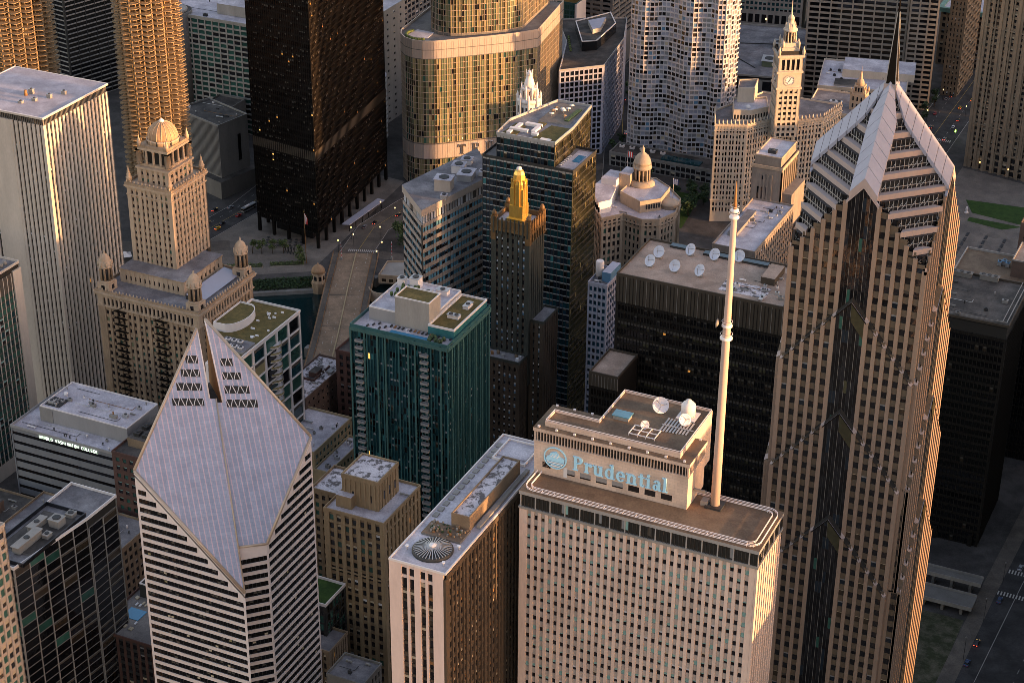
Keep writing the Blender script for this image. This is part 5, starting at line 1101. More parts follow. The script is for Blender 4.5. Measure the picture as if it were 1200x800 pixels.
facade(B, P[0], P[1], 0, 138.4, 26, 42, 'dark_frame', 'alu', NG, pw=.14, ph=.42, dep=.3, sdep=.24, m0=.2, m1=.2, band=True)
facade(B, P[1], P[2], 0, 138.4, 22, 42, 'g_olive', 'dark_frame', OG, pw=.14, ph=.45, dep=.3, sdep=.24, m0=.3, m1=.3, band=True)
P2 = [(-194.5, 259.6), (-165.2, 259.6), (-165.2, 281), (-168.5, 310), (-186, 310), (-196, 278)]
shell(B, P2, 0, 150, roof='roof_grey', wall='alu', ph=1.1, pt=.4)
for q in ([(-193, 262), (-186, 262), (-186, 274), (-192, 276)], [(-178, 261), (-166.5, 261), (-166.5, 280), (-176, 280)], [(-183, 277), (-179, 277), (-179, 282), (-183, 282)]): B.p('planted_roof').prism(q, 149.7, 150.1, 'roof_sedum')
facade(B, P2[0], P2[1], 138.6, 149.6, 17, 3, 'dark_frame', 'alu', NG, pw=.14, ph=.42, dep=.3, sdep=.24, m0=.2, m1=.2, band=True)
for i in (1, 2): facade(B, P2[i], P2[i + 1], 60, 149.6, 16, 25, 'g_olive', 'dark_frame', OG, pw=.14, ph=.45, dep=.3, sdep=.24, m0=.2, m1=.2, band=True)
for i in (3, 4, 5): a, c_ = P2[i], P2[(i + 1) % 6]; B.p('wall').poly([(*a, 0), (*c_, 0), (*c_, 149.5), (*a, 149.5)], 'g_navy')
b = MB(); b.box(-161, -157.5, 270, 278, 138.5, 138.75, 'pool'); b.box(-163.5, -156.2, 262, 284, 138.3, 138.5, 'roof_white'); b.obj('pool', B.root)
b = MB(); b.prism([(-184, 283), (-169, 284), (-170.5, 308), (-184, 308)], 149.8, 150.3, 'concrete_gr', 'plaza_tile'); b.box(-172.5, -170.5, 287, 303, 150.2, 150.9, 'leaf'); b.obj('roof_terrace', B.root)
for x, y, w, d, h in ((-187, 268, 9, 2, 1.2), (-180, 272, 2, 8, 1.2), (-189, 272, 2, 6, 1.2), (-183, 276, 8, 2, 1.4), (-171, 262, 5, 2.4, .8), (-178, 266, 3, 2, 1.2), (-190, 264, 2, 3, 1)):
    b = MB(); b.box(x - w / 2, x + w / 2, y - d / 2, y + d / 2, 149.9, 149.9 + h, 'white_panel'); b.obj('roof_duct', B.root)
for k in range(9): b = MB(); x, y = -183 + RND() * 10, 288 + RND() * 18; b.lathe(x, y, [(.15, 150.3), (.15, 151.6), (1.3, 151.9), (.1, 152.4)], 8, pick([(1, 'brick_tan'), (1, 'bl_white'), (1, 'bl_cream')])); b.obj('parasol', B.root)
for k in range(7): b = MB(); y = 263 + k * 2; b.box(-164.6, -163.4, y, y + .8, 138.6, 139, 'bl_white'); b.obj('lounger', B.root)
B.finish()

# white terracotta spire behind it
mx_, my_ = -205.5, 320; B = Bld('white_spire', 'slender white terracotta spire rising behind the pool roofed tower', 'historic tower', (mx_, my_, 0))
b = MB(); b.prism(rectp(mx_ - 10, mx_ + 10, my_ - 10, my_ + 10), 0, 118, 'terra_light'); b.obj('shaft', B.root)
b = MB(); oc = lambda r: [(mx_ + r * math.cos(rad(a)), my_ + r * math.sin(rad(a))) for a in range(22, 382, 45)]
b.prism(oc(5.6), 118, 145, 'white_panel'); b.lathe(mx_, my_, [(6., 143.6), (6.1, 145), (5.2, 145.4)], 8, 'white_panel')
for a in range(22, 382, 45):
    x, y = mx_ + 5.6 * math.cos(rad(a)), my_ + 5.6 * math.sin(rad(a)); b.lathe(x, y, [(.75, 118), (.7, 146), (.8, 146.6), (.1, 149)], 6, 'white_panel')
    t = rad(a + 22.5); r5 = 5.25
    for s in (-1.05, 1.05):
        for z in (127, 132.5, 138): b.obox((mx_ + r5 * math.cos(t) - math.sin(t) * (s - .5), my_ + r5 * math.sin(t) + math.cos(t) * (s - .5), z), (-math.sin(t), math.cos(t), 0), (.12 * math.cos(t), .12 * math.sin(t), 0), (0, 0, 3.6), 'g_warm')
b.obj('belfry', B.root); b = MB(); b.lathe(mx_, my_, [(4.1, 145), (4., 150.2), (4.4, 150.4), (3.6, 150.9)], 8, 'white_panel')
for a in range(0, 360, 45): t = rad(a); b.lathe(mx_ + 4. * math.cos(t), my_ + 4. * math.sin(t), [(.5, 145), (.5, 151), (.1, 153)], 6, 'white_panel'); t2 = t + .39; b.obox((mx_ + 3.75 * math.cos(t2) - .35, my_ + 3.75 * math.sin(t2), 146), (.7, 0, 0), (0, .3, 0), (0, 0, 3.4), 'g_warm')
b.lathe(mx_, my_, [(3.2, 150.8), (1.9, 155.), (1.7, 155.2), (1.6, 157.2), (1.9, 157.6), (.9, 158.2), (.7, 159)], 8, 'white_panel')
for a in range(0, 360, 60): t = rad(a); b.lathe(mx_ + 1.6 * math.cos(t), my_ + 1.6 * math.sin(t), [(.3, 156.8), (.3, 158.6), (.05, 159.6)], 6, 'white_panel')
b.obj('lantern', B.root); B.finish()

# ------------------------------------------------------------------ curved stone block with a round lantern
P = [(-186, 345), (-178.5, 341), (-168, 326), (-160.5, 336), (-149.5, 333.5), (-141.5, 337.5), (-137.5, 349), (-141, 366), (-152, 378), (-186, 376)]
B = block('cupola_block', 'cream stone block with white setback roofs and a round columned cupola', P, 85, {1: dict(cols=5, rows=21, m0=.8, m1=.8), 2: dict(cols=4, rows=21, m0=.8, m1=.8), 3: dict(cols=4, rows=21, m0=.8, m1=.8), 4: dict(cols=3, rows=21, m0=1, m1=1), 5: dict(cols=4, rows=21), 6: dict(cols=5, rows=21)}, 'lond', 'lond', [(.55, ('g_dark', 'bl_teal', 0)), (.35, ('g_green', 'bl_teal', 0)), (.15, ('g_dark', 'bl_cream', .4))], roof='roof_white', parapet='lond', pw=1.2, ph=1.5, dep=.5, sdep=.3, endcut=False)
ring(B, inset(P, -.4), 82, 82.6, .9, 'lond')
b = MB(); b.prism([(-183, 346), (-172, 331.5), (-168, 337), (-171, 352), (-182, 360)], 84.8, 91.4, 'white_paint', 'roof_white')
for k in range(5): b.box(-179.6 + k * 2.0, -178.7 + k * 2., 339.8 - k * 2.6 + .1, 340.2 - k * 2.6 + .1, 87, 89.6, 'g_dark')
b.prism(rectp(-180, -172, 354, 366), 84.8, 94.6, 'white_paint', 'roof_white'); b.prism(rectp(-172, -166, 358, 368), 84.8, 97, 'lond', 'roof_white'); b.obj('penthouse', B.root)
b = MB(); b.prism([(-168, 350), (-154, 342), (-146, 350), (-147, 366), (-158, 374), (-168, 368)], 84.8, 90.5, 'lond', 'roof_white'); b.wallrun([(-168, 350), (-154, 342), (-146, 350), (-147, 366), (-158, 374), (-168, 368)], 90.5, 91.2, .4, 'lond')
for k in range(6): b.box(-151.5 + k * .95, -150.9 + k * .95, 344.2 + k * .98, 344.5 + k * .98, 86.5, 89, 'g_dark')
b.obj('attic', B.root)
ux, uy = -162.2, 365; b = MB(); b.lathe(ux, uy, [(7.2, 90), (6.6, 92), (5., 93)], 20, 'lond'); b.lathe(ux, uy, [(2.8, 93), (2.8, 99.8)], 16, 'core_dark')
for k in range(12): t = 2 * math.pi * k / 12; b.lathe(ux + 3.9 * math.cos(t), uy + 3.9 * math.sin(t), [(.6, 93), (.5, 98.8), (.68, 99.4)], 8, 'lond')
b.lathe(ux, uy, [(4.9, 99.3), (5., 100.2), (4.7, 100.3), (4.6, 101.6), (4.8, 101.8)], 24, 'lond'); b.obj('colonnade', B.root)
b = MB(); b.lathe(ux, uy, [(4.5, 101.7), (4.4, 103), (4.2, 103.1), (3.9, 104.6), (3.6, 104.7), (3., 106), (2.6, 106.1), (1.7, 107.2), (1., 107.5), (.9, 109.6), (.9, 110), (.3, 110.4), (.1, 111.6)], 24, 'lond'); b.obj('cupola', B.root)
b = MB(); b.lathe(-143.5, 356, [(4.8, 40), (4.8, 86.5), (5.2, 86.8), (5.2, 87.4), (3, 88.4)], 20, 'lond'); b.obj('corner_drum', B.root)
scatter_roof(B, P, 85, 6, .9)
B.finish()
for x, y, z, g_, lab in ((-173, 372, 94, 'flag_red', 'flagpole with a reddish flag behind the penthouse of the cupola block'), (-144, 362, 88, 'flag_blue', 'flagpole with a dark and white flag beside the stone cupola')):
    T = thing('flagpole', lab, 'flagpole', (x, y, z)); b = MB(); b.rod((x, y, z - 2), (x, y, z + 10), .12, 'white_paint', 6); b.obj('pole', T); b = MB()
    for k in range(5): b.poly([(x + k * .55, y + .15 * math.sin(k), z + 6.6), (x + k * .55 + .55, y + .15 * math.sin(k + 1), z + 6.6), (x + k * .55 + .55, y + .15 * math.sin(k + 1), z + 9.6), (x + k * .55, y + .15 * math.sin(k), z + 9.6)], g_ if k % 2 == 0 else 'white_paint')
    b.obj('flag', T)

# slim pale apartment block beside it
P = [(-136.5, 233.5), (-127.2, 233.5), (-127.2, 252), (-136.5, 252)]
B = block('pale_slim_block', 'slim pale blue grey apartment block with a round white tank on top', P, 98, {0: dict(cols=4, rows=28, m0=.4, m1=.4), 1: dict(cols=6, rows=28)}, 'cap_metal', 'cap_metal', [(.6, ('g_blue', 'bl_grey', 0)), (.3, ('g_dark', 'bl_grey', .2)), (.15, ('g_navy', 'bl_white', .4))], roof='roof_grey', parapet='cap_metal', pw=.7, ph=1.3, dep=.6, sdep=.4, cat='apartment tower')
b = MB(); b.lathe(-134.3, 242, [(1.9, 97.8), (1.9, 105.6), (1.6, 105.9)], 18, 'white_panel'); b.obj('tank', B.root); b = MB(); b.prism(rectp(-131.5, -127.4, 238, 250), 97.8, 102.6, 'bl_blue', 'cap_metal'); b.obj('penthouse', B.root); scatter_roof(B, P, 98, 5, .5); B.finish()

ICQ = [(5, ('g_black', 'bl_dk', 0)), (1., ('g_dark', 'bl_dk', .3))]
ICROWS = [ICQ, ICQ, [(3, ('g_black', 'bl_dk', 0)), (1.5, ('g_warm', 'bl_dk', .5)), (.06, ('lit_dim', 'bl_dk', .6))], ICQ, [(4, ('g_dark', 'bl_dk', .4)), (1, ('g_olive', 'bl_dk', .5))], ICQ, [(2, ('g_dark', 'bl_dk', .5)), (1.2, ('g_olive', 'bl_dk', .6)), (.05, ('lit_dim', 'bl_dk', .6))]]
# ------------------------------------------------------------------ black steel block with seven dishes
P = rectp(-107.2, -34.2, 193.6, 232)
B = block('black_dish_block', 'broad black steel office block whose tan roof carries seven white dishes', P, 126, {0: dict(cols=48, rows=30, z1=113.5), 3: dict(cols=20, rows=30, z1=113.5)}, 'ic_black', 'ic_black', None, rowmix=ICROWS, roof='roof_tan', parapet='ic_louver', pw=.28, dep=.4, sdep=.16, band=True)
b = MB()
for i in (0, 3):
    a, c_ = Vector(P[i]), Vector(P[(i + 1) % 4]); t = (c_ - a).normalized(); n_ = int((c_ - a).length / 1.52); nn = Vector((t.y, -t.x))
    b.obox((*a, 113.6), (*(c_ - a), 0), (*(nn * -.3), 0), (0, 0, 12), 'ic_louver')
    for k in range(n_ + 1): q = a.lerp(c_, k / n_); b.obox((q.x - t.x * .1, q.y - t.y * .1, 113.6), (*(t * .2), 0), (*(nn * .25), 0), (0, 0, 11.9), 'ic_black' if k % 3 else 'concrete_dk')
b.obj('louvre_band', B.root)
for i, (x, y, w, d) in enumerate(((-92, 230, 9, 3), (-75, 229, 12, 3.2), (-58, 229, 12, 3))): b = MB(); b.prism(rectp(x - w / 2, x + w / 2, y - d / 2, y + d / 2), 125.8, 126.9, 'dark_frame', 'g_blue'); b.obj('skylight', B.root)
b = MB(); b.prism(rectp(-50, -44, 212, 226), 125.7, 129, 'ic_louver', 'roof_tan'); b.obj('penthouse', B.root); b = MB(); b.box(-64, -44, 199, 209, 125.84, 125.95, 'roof_snowy'); b.obj('gravel_patch', B.root)
for x, y, w, d in ((-46, 206, 3, 1), (-45, 199, 1.4, 5), (-54, 203, 4, .5)): b = MB(); roof_unit(b, x, y, 125.9, w, d, .6, 'alu'); b.obj('rooftop_unit', B.root)
scatter_roof(B, rectp(-60, -36, 195, 231), 126, 10, .8); B.finish()
for i, (x, y, lab) in enumerate(((-97, 217, 'white dish on the tan roof, second from its west edge'), (-97.2, 207.2, 'white dish nearest the west edge of the tan roof'), (-85.5, 225, 'white dish at the rear of the tan roof by a small skylight'), (-86, 207, 'white dish at the front middle of the tan roof'), (-74.6, 225, 'white dish just left of the pale mast on the tan roof'), (-75, 207.5, 'front white dish nearest the pale mast on the tan roof'), (-64.6, 228, 'white dish right of the pale mast on the tan roof'))):
    dish(x, y, 126, 2.65, 195 + (i * 7) % 20, 32, lab, 'dishes on the tan roof')
P = rectp(-109, -96, 170.6, 193)
B = block('black_wing', 'black steel wing with a bare tan roof beside the block with the dishes', P, 90, {0: dict(cols=9, rows=20, z1=84), 3: dict(cols=14, rows=20, z1=84)}, 'ic_black', 'ic_black', [(1, ('g_black', 'bl_dk', 0))], roof='roof_tan', parapet='ic_louver', pw=.28, dep=.4, sdep=.16, band=True); b = MB()
for k in range(10): b.box(-109 + k * 1.44 - .1, -109 + k * 1.44 + .1, 170.3, 170.6, 84.2, 89.6, 'concrete_dk')
b.box(-109, -96, 170.6, 170.9, 84.1, 89.7, 'ic_louver'); b.obj('louvre_band', B.root); B.finish()

# grey stone slab with a white topped setback
B = Bld('grey_stone_slab', 'narrow grey limestone slab with setbacks and a white topped head by the ornate clock tower', 'office tower', (-94, 350, 0))
P = rectp(-105.4, -90, 368.8, 395); w_ = B.p('wall'); w_.prism(P, 0, 110, 'grey_tower', cap=False)
w_.prism(inset(P, 1.), 110, 115, 'grey_tower', 'roof_white'); B.p('parapet').wallrun(inset(P, -.4), 109, 110.6, .6, 'terra_light'); B.p('parapet').wallrun(inset(P, .8), 115, 115.6, .4, 'terra_light')
b = MB(); roof_unit(b, -97.6, 376, 115, 4, 3, 1.4, 'vent_dark'); b.obj('rooftop_unit', B.root)
for k in range(6):
    if k in (1, 2, 3, 4): w_.box(-105.5 + 2.4 + k * 1.9, -105.5 + 3.3 + k * 1.9, 368.5, 368.79, 66, 106, 'grey_tower')
for k, x in enumerate((-101.8, -99.6, -97.4)):
    for z0_, z1_ in ((70, 88), (91, 99), (103, 105)): 
        if k == 1 or z0_ < 100: B.win.append((k, (x, 368.75, (z0_ + z1_) / 2), Vector((1, 0, 0)), .9, z1_ - z0_, ('g_dark', 'bl_dk', 0)))
facade(B, P[1], P[2], 60, 108, 7, 13, 'grey_tower', 'grey_tower', STONEWIN, m0=1, m1=1, pw=1.8, ph=1.8, dep=.3, sdep=.15)
P = rectp(-104, -82.6, 308.6, 368.7); w_.prism(P, 0, 91.6, 'grey_tower', 'roof_white'); B.p('parapet').wallrun(inset(P, -.1), 91, 92.5, .5, 'grey_tower')
facade(B, (-82.3, 308.6), (-82.3, 368.7), 30, 91, 16, 17, 'grey_tower', 'grey_tower', STONEWIN, m0=1, m1=1, pw=1.8, ph=1.8, dep=.3, sdep=.15)
w_.box(-83, -76, 372, 396, 0, 78, 'grey_tower'); w_.box(-90, -85, 372, 394, 0, 96, 'grey_tower')
b = MB(); b.prism(rectp(-101, -96.5, 322, 352), 91.6, 93.4, 'concrete_gr', 'roof_grey'); b.obj('penthouse', B.root); scatter_roof(B, rectp(-100, -84, 330, 366), 91.6, 9, .9); B.finish()
# ------------------------------------------------------------------ twin round towers with scalloped balconies
def corncob(x, y, R, label, zv):
    B = Bld('scalloped_tower', label, 'apartment tower', (x, y, 0), 'twin round balcony towers')
    b = MB(); b.lathe(x, y, [(R * .6, 0), (R * .6, 178)], 32, 'core_dark'); b.obj('core', B.root)
    NB_ = 16; fl = 2.95
    def lobe(mb, z0, z1, f, m, r_in=.6, cap=True):
        pts = []
        for k in range(NB_):
            for j in range(7):
                a = 2 * math.pi * (k + j / 7) / NB_; t = j / 7 * math.pi
                r = R * (.845 + .155 * math.sin(t)) * f; pts.append((x + r * math.cos(a), y + r * math.sin(a)))
        mb.prism(pts, z0, z1, m, bottom=True) if cap else mb.prism(pts, z0, z1, m, cap=False)
    for i in range(int(178 / fl)):
        z = i * fl
        if z < zv: continue
        b = MB(); lobe(b, z, z + .34, 1., 'marina_conc'); lobe(b, z + .42, z + 1.15, .985, 'marina_conc' if i % 1 == 0 else 'vent_dark', cap=False) if z < 48 else None
        if z >= 48:
            for k in range(NB_):
                pr = None
                for j in range(7):
                    a = 2 * math.pi * (k + j / 6.) / NB_; t = j / 6 * math.pi; r = R * (.845 + .155 * math.sin(t)) * .985; q = (x + r * math.cos(a), y + r * math.sin(a), z + 1.25)
                    if pr: b.rod(pr, q, .05, 'marina_conc', 4); 
                    pr = q
        b.obj('balcony_ring', B.root)
    b = MB()
    for k in range(NB_):
        a = 2 * math.pi * k / NB_; b.rod((x + R * .82 * math.cos(a), y + R * .82 * math.sin(a), 0), (x + R * .82 * math.cos(a), y + R * .82 * math.sin(a), 178), .5, 'marina_conc', 6)
        a2 = a + math.pi / NB_; b.rod((x + R * .74 * math.cos(a2), y + R * .74 * math.sin(a2), 0), (x + R * .74 * math.cos(a2), y + R * .74 * math.sin(a2), 178), .3, 'marina_conc', 4)
    b.obj('columns', B.root)
    g = MB()
    for i in range(18, int(178 / fl)):
        for k in range(NB_ * 2):
            a, c_ = math.pi * k / NB_, math.pi * (k + 1) / NB_; r = R * .66; z = i * fl + .42
            g.poly([(x + r * math.cos(a), y + r * math.sin(a), z), (x + r * math.cos(c_), y + r * math.sin(c_), z), (x + r * math.cos(c_), y + r * math.sin(c_), z + 2.5), (x + r * math.cos(a), y + r * math.sin(a), z + 2.5)], pick([(7, 'g_dark'), (3, 'g_warm'), (.5, 'bl_cream'), (.3, 'bl_grey'), (.05, 'lit_dim')]))
    g.obj('glazing', B.root); B.finish()
corncob(-450, 351.5, 19.2, 'round balcony tower rising behind the terracotta dome', 3)
corncob(-527, 337, 20.2, 'round balcony tower rising behind the marble striped tower', 60)

# ------------------------------------------------------------------ black steel slab by the river
A_, N_, W_ = Vector((-370.3, 390.)), Vector((-383, 498.)), Vector((-416, 397.))
P = [tuple(W_), tuple(A_), tuple(N_), (-430, 505)]
IB = [(6, ('g_steelglass', 'bl_dk', 0)), (1.5, ('g_steelglass', 'bl_dk', .3)), (.5, ('g_steelglass', 'bl_dk', .5)), (.05, ('lit_dim', 'bl_dk', .6)), (.008, ('lit_warm', 'bl_dk', .7))]
B = Bld('black_steel_slab', 'black steel and bronze glass skyscraper raised on columns over a plaza', 'skyscraper', (-398, 448, 0))
shell(B, P, 9.5, 200)
for z0_, z1_, r_ in ((9.5, 55, 13), (60.5, 200, 39)):
    facade(B, P[0], P[1], z0_, z1_, 30, r_, 'steel_black', 'steel_black', IB, pw=.3, ph=1.15, dep=.35, sdep=.18, m0=.15, m1=.15, band=True, top=.3)
    facade(B, P[1], P[2], z0_, z1_, 64, r_, 'steel_bronze', 'steel_bronze', IB, pw=.3, ph=1.15, dep=.35, sdep=.18, m0=.15, m1=.15, band=True, top=.3)
b = MB(); b.prism(inset(P, .02), 55, 60.5, 'ic_louver', cap=False)
for i in (0, 1):
    a, c_ = Vector(P[i]), Vector(P[(i + 1) % 4]); n_ = (30, 64)[i]; t = (c_ - a).normalized()
    for k in range(n_ + 1): q = a.lerp(c_, k / n_); b.obox((q.x - t.x * .1, q.y - t.y * .1, 55), (*(t * .2), 0), (t.y * .2, -t.x * .2, 0), (0, 0, 5.5), 'steel_black')
b.obj('louvre_band', B.root)
b = MB(); b.poly([(*p, 9.45) for p in reversed(P)], 'core_dark'); b.prism(inset(P, 9), 0, 9.5, 'g_dark', cap=False); b.prism(inset(P, 14), 0, 9.4, 'tan_wall', cap=False); b.obj('lobby', B.root)
for i in (0, 1, 2, 3):
    a, c_ = Vector(inset(P, .9)[i]), Vector(inset(P, .9)[(i + 1) % 4]); n_ = 4 if i in (0, 2) else 9
    for k in range(n_): q = a.lerp(c_, k / n_); b = MB(); b.box(q.x - .8, q.x + .8, q.y - .8, q.y + .8, 0, 9.6, 'steel_black'); b.obj('column', B.root)
for i in (2, 3): a, c_ = P[i], P[(i + 1) % 4]; B.p('wall').poly([(*a, 9.5), (*c_, 9.5), (*c_, 200), (*a, 200)], 'steel_black')
B.finish()
T = thing('entrance_canopy', 'long pale flat canopy on posts along the east side of the black steel slab', 'canopy', (-366, 438, 0)); b = MB(); cp = [(-370.2, 417), (-365.6, 417.8), (-364.2, 459), (-369, 459)]; b.prism(cp, 4.6, 5.2, 'cap_metal', bottom=True); b.obj('roof', T)
for k in range(6): b = MB(); b.rod((-366.4 + k * .2, 419 + k * 7.6, 0), (-366.4 + k * .2, 419 + k * 7.6, 4.7), .2, 'steel_black', 6); b.obj('post', T)

# ------------------------------------------------------------------ curved golden glass tower with the serif letters
PT = [(-385, 600), (-377.5, 511), (-374.5, 504), (-369, 498.5), (-362.5, 496), (-356, 496.4), (-350, 499.4), (-345, 503.5), (-334, 513.5), (-323, 523.6), (-312, 534.6), (-302.5, 546.6), (-311, 605)]
B = Bld('curved_glass_tower', 'rounded golden glass tower with pale bands and big serif letters low on its face', 'skyscraper', (-345, 550, 0))
TG_ = [(3.5, 'g_gold_refl'), (2.2, 'g_ltgrn'), (1.7, 'g_olive'), (1.1, 'g_dark'), (.6, 'g_green'), (.5, 'g_warm')]; TG_w = [(2, 'g_green'), (2, 'g_olive'), (2, 'g_ltgrn'), (1.5, 'g_dark')]
COLM = ['g_gold_refl', 'g_ltgrn', 'g_gold_refl', 'g_olive', 'g_gold_refl', 'g_gold_refl', 'g_ltgrn', 'g_olive', 'g_ltgrn']; DK = [(2, 'g_dark'), (1, 'g_warm'), (1, 'g_green')]  # gold columns are low sun reflection painted into the pane colours
def curtain(P, z0, z1, fl, pw, name, bandh=0., step=1.55):
    n_ = len(P); r = int((z1 - z0) / fl); fr = B.p(name + '_frame')
    for f in range(r):
        z = z0 + f * fl; b = MB()
        for i in range(n_ - 1):
            a, c_ = Vector(P[i]), Vector(P[i + 1]); L = (c_ - a).length
            t = (c_ - a) / L; nn = Vector((t.y, -t.x)); k_ = max(1, int(round(L / step)))
            if nn.y > .2: continue
            west = nn.x < -.35
            for k in range(k_):
                q, q2 = a.lerp(c_, k / k_), a.lerp(c_, (k + 1) / k_); m = pick(DK) if RND() < .09 else COLM[(i * 5 + k) % len(COLM)] if not west else pick(TG_w); j = nn * ((RND() - .5) * .06)
                b.poly([(q.x, q.y, z + .25), (q2.x + j.x, q2.y + j.y, z + .25), (q2.x + j.x, q2.y + j.y, z + fl), (q.x, q.y, z + fl)], m)
        B.bands.append(b)
        for i in range(n_ - 1):
            a, c_ = Vector(P[i]), Vector(P[i + 1]); t = (c_ - a).normalized(); nn = Vector((t.y, -t.x)); fr.obox((a.x - nn.x * .1, a.y - nn.y * .1, z), (*(c_ - a), 0), (nn.x * .32, nn.y * .32, 0), (0, 0, .3), 'trump_fin')
    for i in range(n_ - 1):
        a, c_ = Vector(P[i]), Vector(P[i + 1]); L = (c_ - a).length; t = (c_ - a) / L; nn = Vector((t.y, -t.x)); k_ = max(1, int(round(L / step)))
        if nn.y > .2: continue
        for k in range(k_): q = a.lerp(c_, k / k_); fr.obox((q.x, q.y, z0), (t.x * .12, t.y * .12, 0), (nn.x * .36, nn.y * .36, 0), (0, 0, z1 - z0), 'trump_fin')
def ribbon(P, z0, z1, out, m, name, step=1.55):
    b = B.p(name); n_ = len(P)
    for i in range(n_ - 1):
        a, c_ = Vector(P[i]), Vector(P[i + 1]); L = (c_ - a).length; t = (c_ - a) / L; nn = Vector((t.y, -t.x)); k_ = max(1, int(round(L / step)))
        b.obox((*(a - nn * .2), z0), (*(c_ - a), 0), (*(nn * (out + .2)), 0), (0, 0, z1 - z0), m)
        for k in range(k_): q = a.lerp(c_, k / k_); b.obox((q.x + nn.x * out, q.y + nn.y * out, z0), (t.x * .09, t.y * .09, 0), (nn.x * .09, nn.y * .09, 0), (0, 0, z1 - z0), 'trump_fin')
B.p('core').prism(inset(PT, .6), 0, 94, 'core_dark', cap=False)
curtain(PT, 34., 84.5, 3.6, .4, 'curtain'); curtain(PT, 1, 19, 3.6, .4, 'base'); curtain(PT, 29.6, 33.6, 4., .4, 'base')
ribbon(PT, 84.5, 95, .35, 'trump_band', 'upper_band'); ribbon(PT, 19.6, 29., .35, 'trump_band', 'sign_band')
for z in (84.3, 90, 19.3, 29., 33.6): ring(B, inset(PT, -.45), z, z + .4, .5, 'concrete_dk', 'frame_line')
b = MB(); b.poly([(*q, 94.6) for q in inset(PT, .3)], 'pave'); b.obj('roof_terrace', B.root); b = MB(); b.wallrun(inset(PT, -.3), 95, 96., .35, 'trump_band'); b.obj('parapet', B.root)
b = MB()
for k in range(26): t = rad(150 + k * 6.2); b.lathe(-363 + 9 * math.cos(t), 508 + 8.6 * math.sin(t), [(.5, 94.6), (1.2, 95.2), (.5, 96.2)], 6, 'leaf_lt' if k % 3 else 'leaf')
b.obj('planting', B.root, ); b = MB(); b.prism([(-371, 506), (-364, 502.6), (-357, 505), (-358, 516), (-370, 517)], 94.6, 94.8, 'roof_white'); b.obj('deck', B.root)
PU = [(-378, 600), (-366, 528), (-361, 518.5), (-354, 514.4), (-346, 514.6), (-340, 517.6), (-330, 525), (-318, 536), (-312.4, 545), (-318, 600)]
B.p('core').prism(inset(PU, .6), 94, 200, 'core_dark', cap=False); curtain(PU, 96.5, 146, 3.55, .4, 'upper'); ribbon(PU, 94.7, 96.5, .2, 'concrete_dk', 'base_line')
# serif capitals, dark with pale edges
def serif(ch, o, u, n, z, h, root):
    b = MB(); u = Vector((*u, 0)); n = Vector((*n, 0)); o = Vector((*o, z)); lay = [.45]
    def q(x0, x1, z0, z1, x2=None, x3=None):
        x2, x3 = (x0, x1) if x2 is None else (x2, x3); P_ = [o + u * (x * h) + Vector((0, 0, zz * h)) for x, zz in ((x0, z0), (x1, z0), (x3, z1), (x2, z1))]
        for d_, m, s in ((.5, 'sign_dark', 1.),):
            lay[0] += .015; F = [p + n * lay[0] for p in P_]; b.poly(F, m)
            for i in range(4): b.poly([P_[i], P_[(i + 1) % 4], F[(i + 1) % 4], F[i]], 'sign_white')
    if ch == 'T': q(0, .7, .88, 1); q(.27, .43, .05, .9); q(.17, .53, 0, .07); q(0, .07, .72, .9); q(.63, .7, .72, .9)
    elif ch == 'R': q(.08, .23, .05, .95); q(0, .33, 0, .07); q(0, .5, .92, 1); q(.5, .64, .58, .94); q(.2, .55, .48, .56); q(.45, .62, 0, .5, .28, .44); q(.42, .74, 0, .07)
    elif ch == 'U': q(.1, .25, .2, .95); q(0, .36, .93, 1); q(.5, .6, .2, .95); q(.42, .7, .93, 1); q(.16, .56, .03, .16); q(.12, .26, .1, .22); q(.5, .6, .1, .22)
    elif ch == 'M': q(.08, .16, .05, .95); q(0, .25, 0, .07); q(.16, .5, .95, 1., .06, .2); q(.38, .5, 0, .98, .1, .24); q(.38, .48, 0, .98, .66, .76); q(.66, .82, .05, .98); q(.58, .9, 0, .07); q(.62, .9, .93, 1)
    elif ch == 'P': q(.08, .23, .05, .95); q(0, .33, 0, .07); q(0, .5, .92, 1); q(.5, .64, .55, .94); q(.2, .55, .45, .53)
    b.obj('sign_letter', root)
ta, tb = Vector((-345, 503.5)), Vector((-302.5, 546.6)); tu = (tb - ta).normalized(); tn = Vector((tu.y, -tu.x))
PL = [Vector(p) for p in PT[7:12]]
def on_line(d_):
    for a, c_ in zip(PL, PL[1:]):
        l = (c_ - a).length
        if d_ <= l: t = (c_ - a) / l; return a + t * d_, t
        d_ -= l
    return PL[-1], (PL[-1] - PL[-2]).normalized()
for k, ch in enumerate('TRUMP'):
    q, t = on_line(8.6 + k * 8.9); n_ = Vector((t.y, -t.x)); serif(ch, q + n_ * .75, t, n_, 21.3, 6.4, B.root)
for k in range(6): q = ta + tu * (2 + k * 9) + tn * .4; b = MB(); b.obox((*q, 31), (*(tu * .5), 0), (*(tn * .3), 0), (0, 0, .8), 'lamp_warm'); b.obj('wall_lamp', B.root)
B.finish()

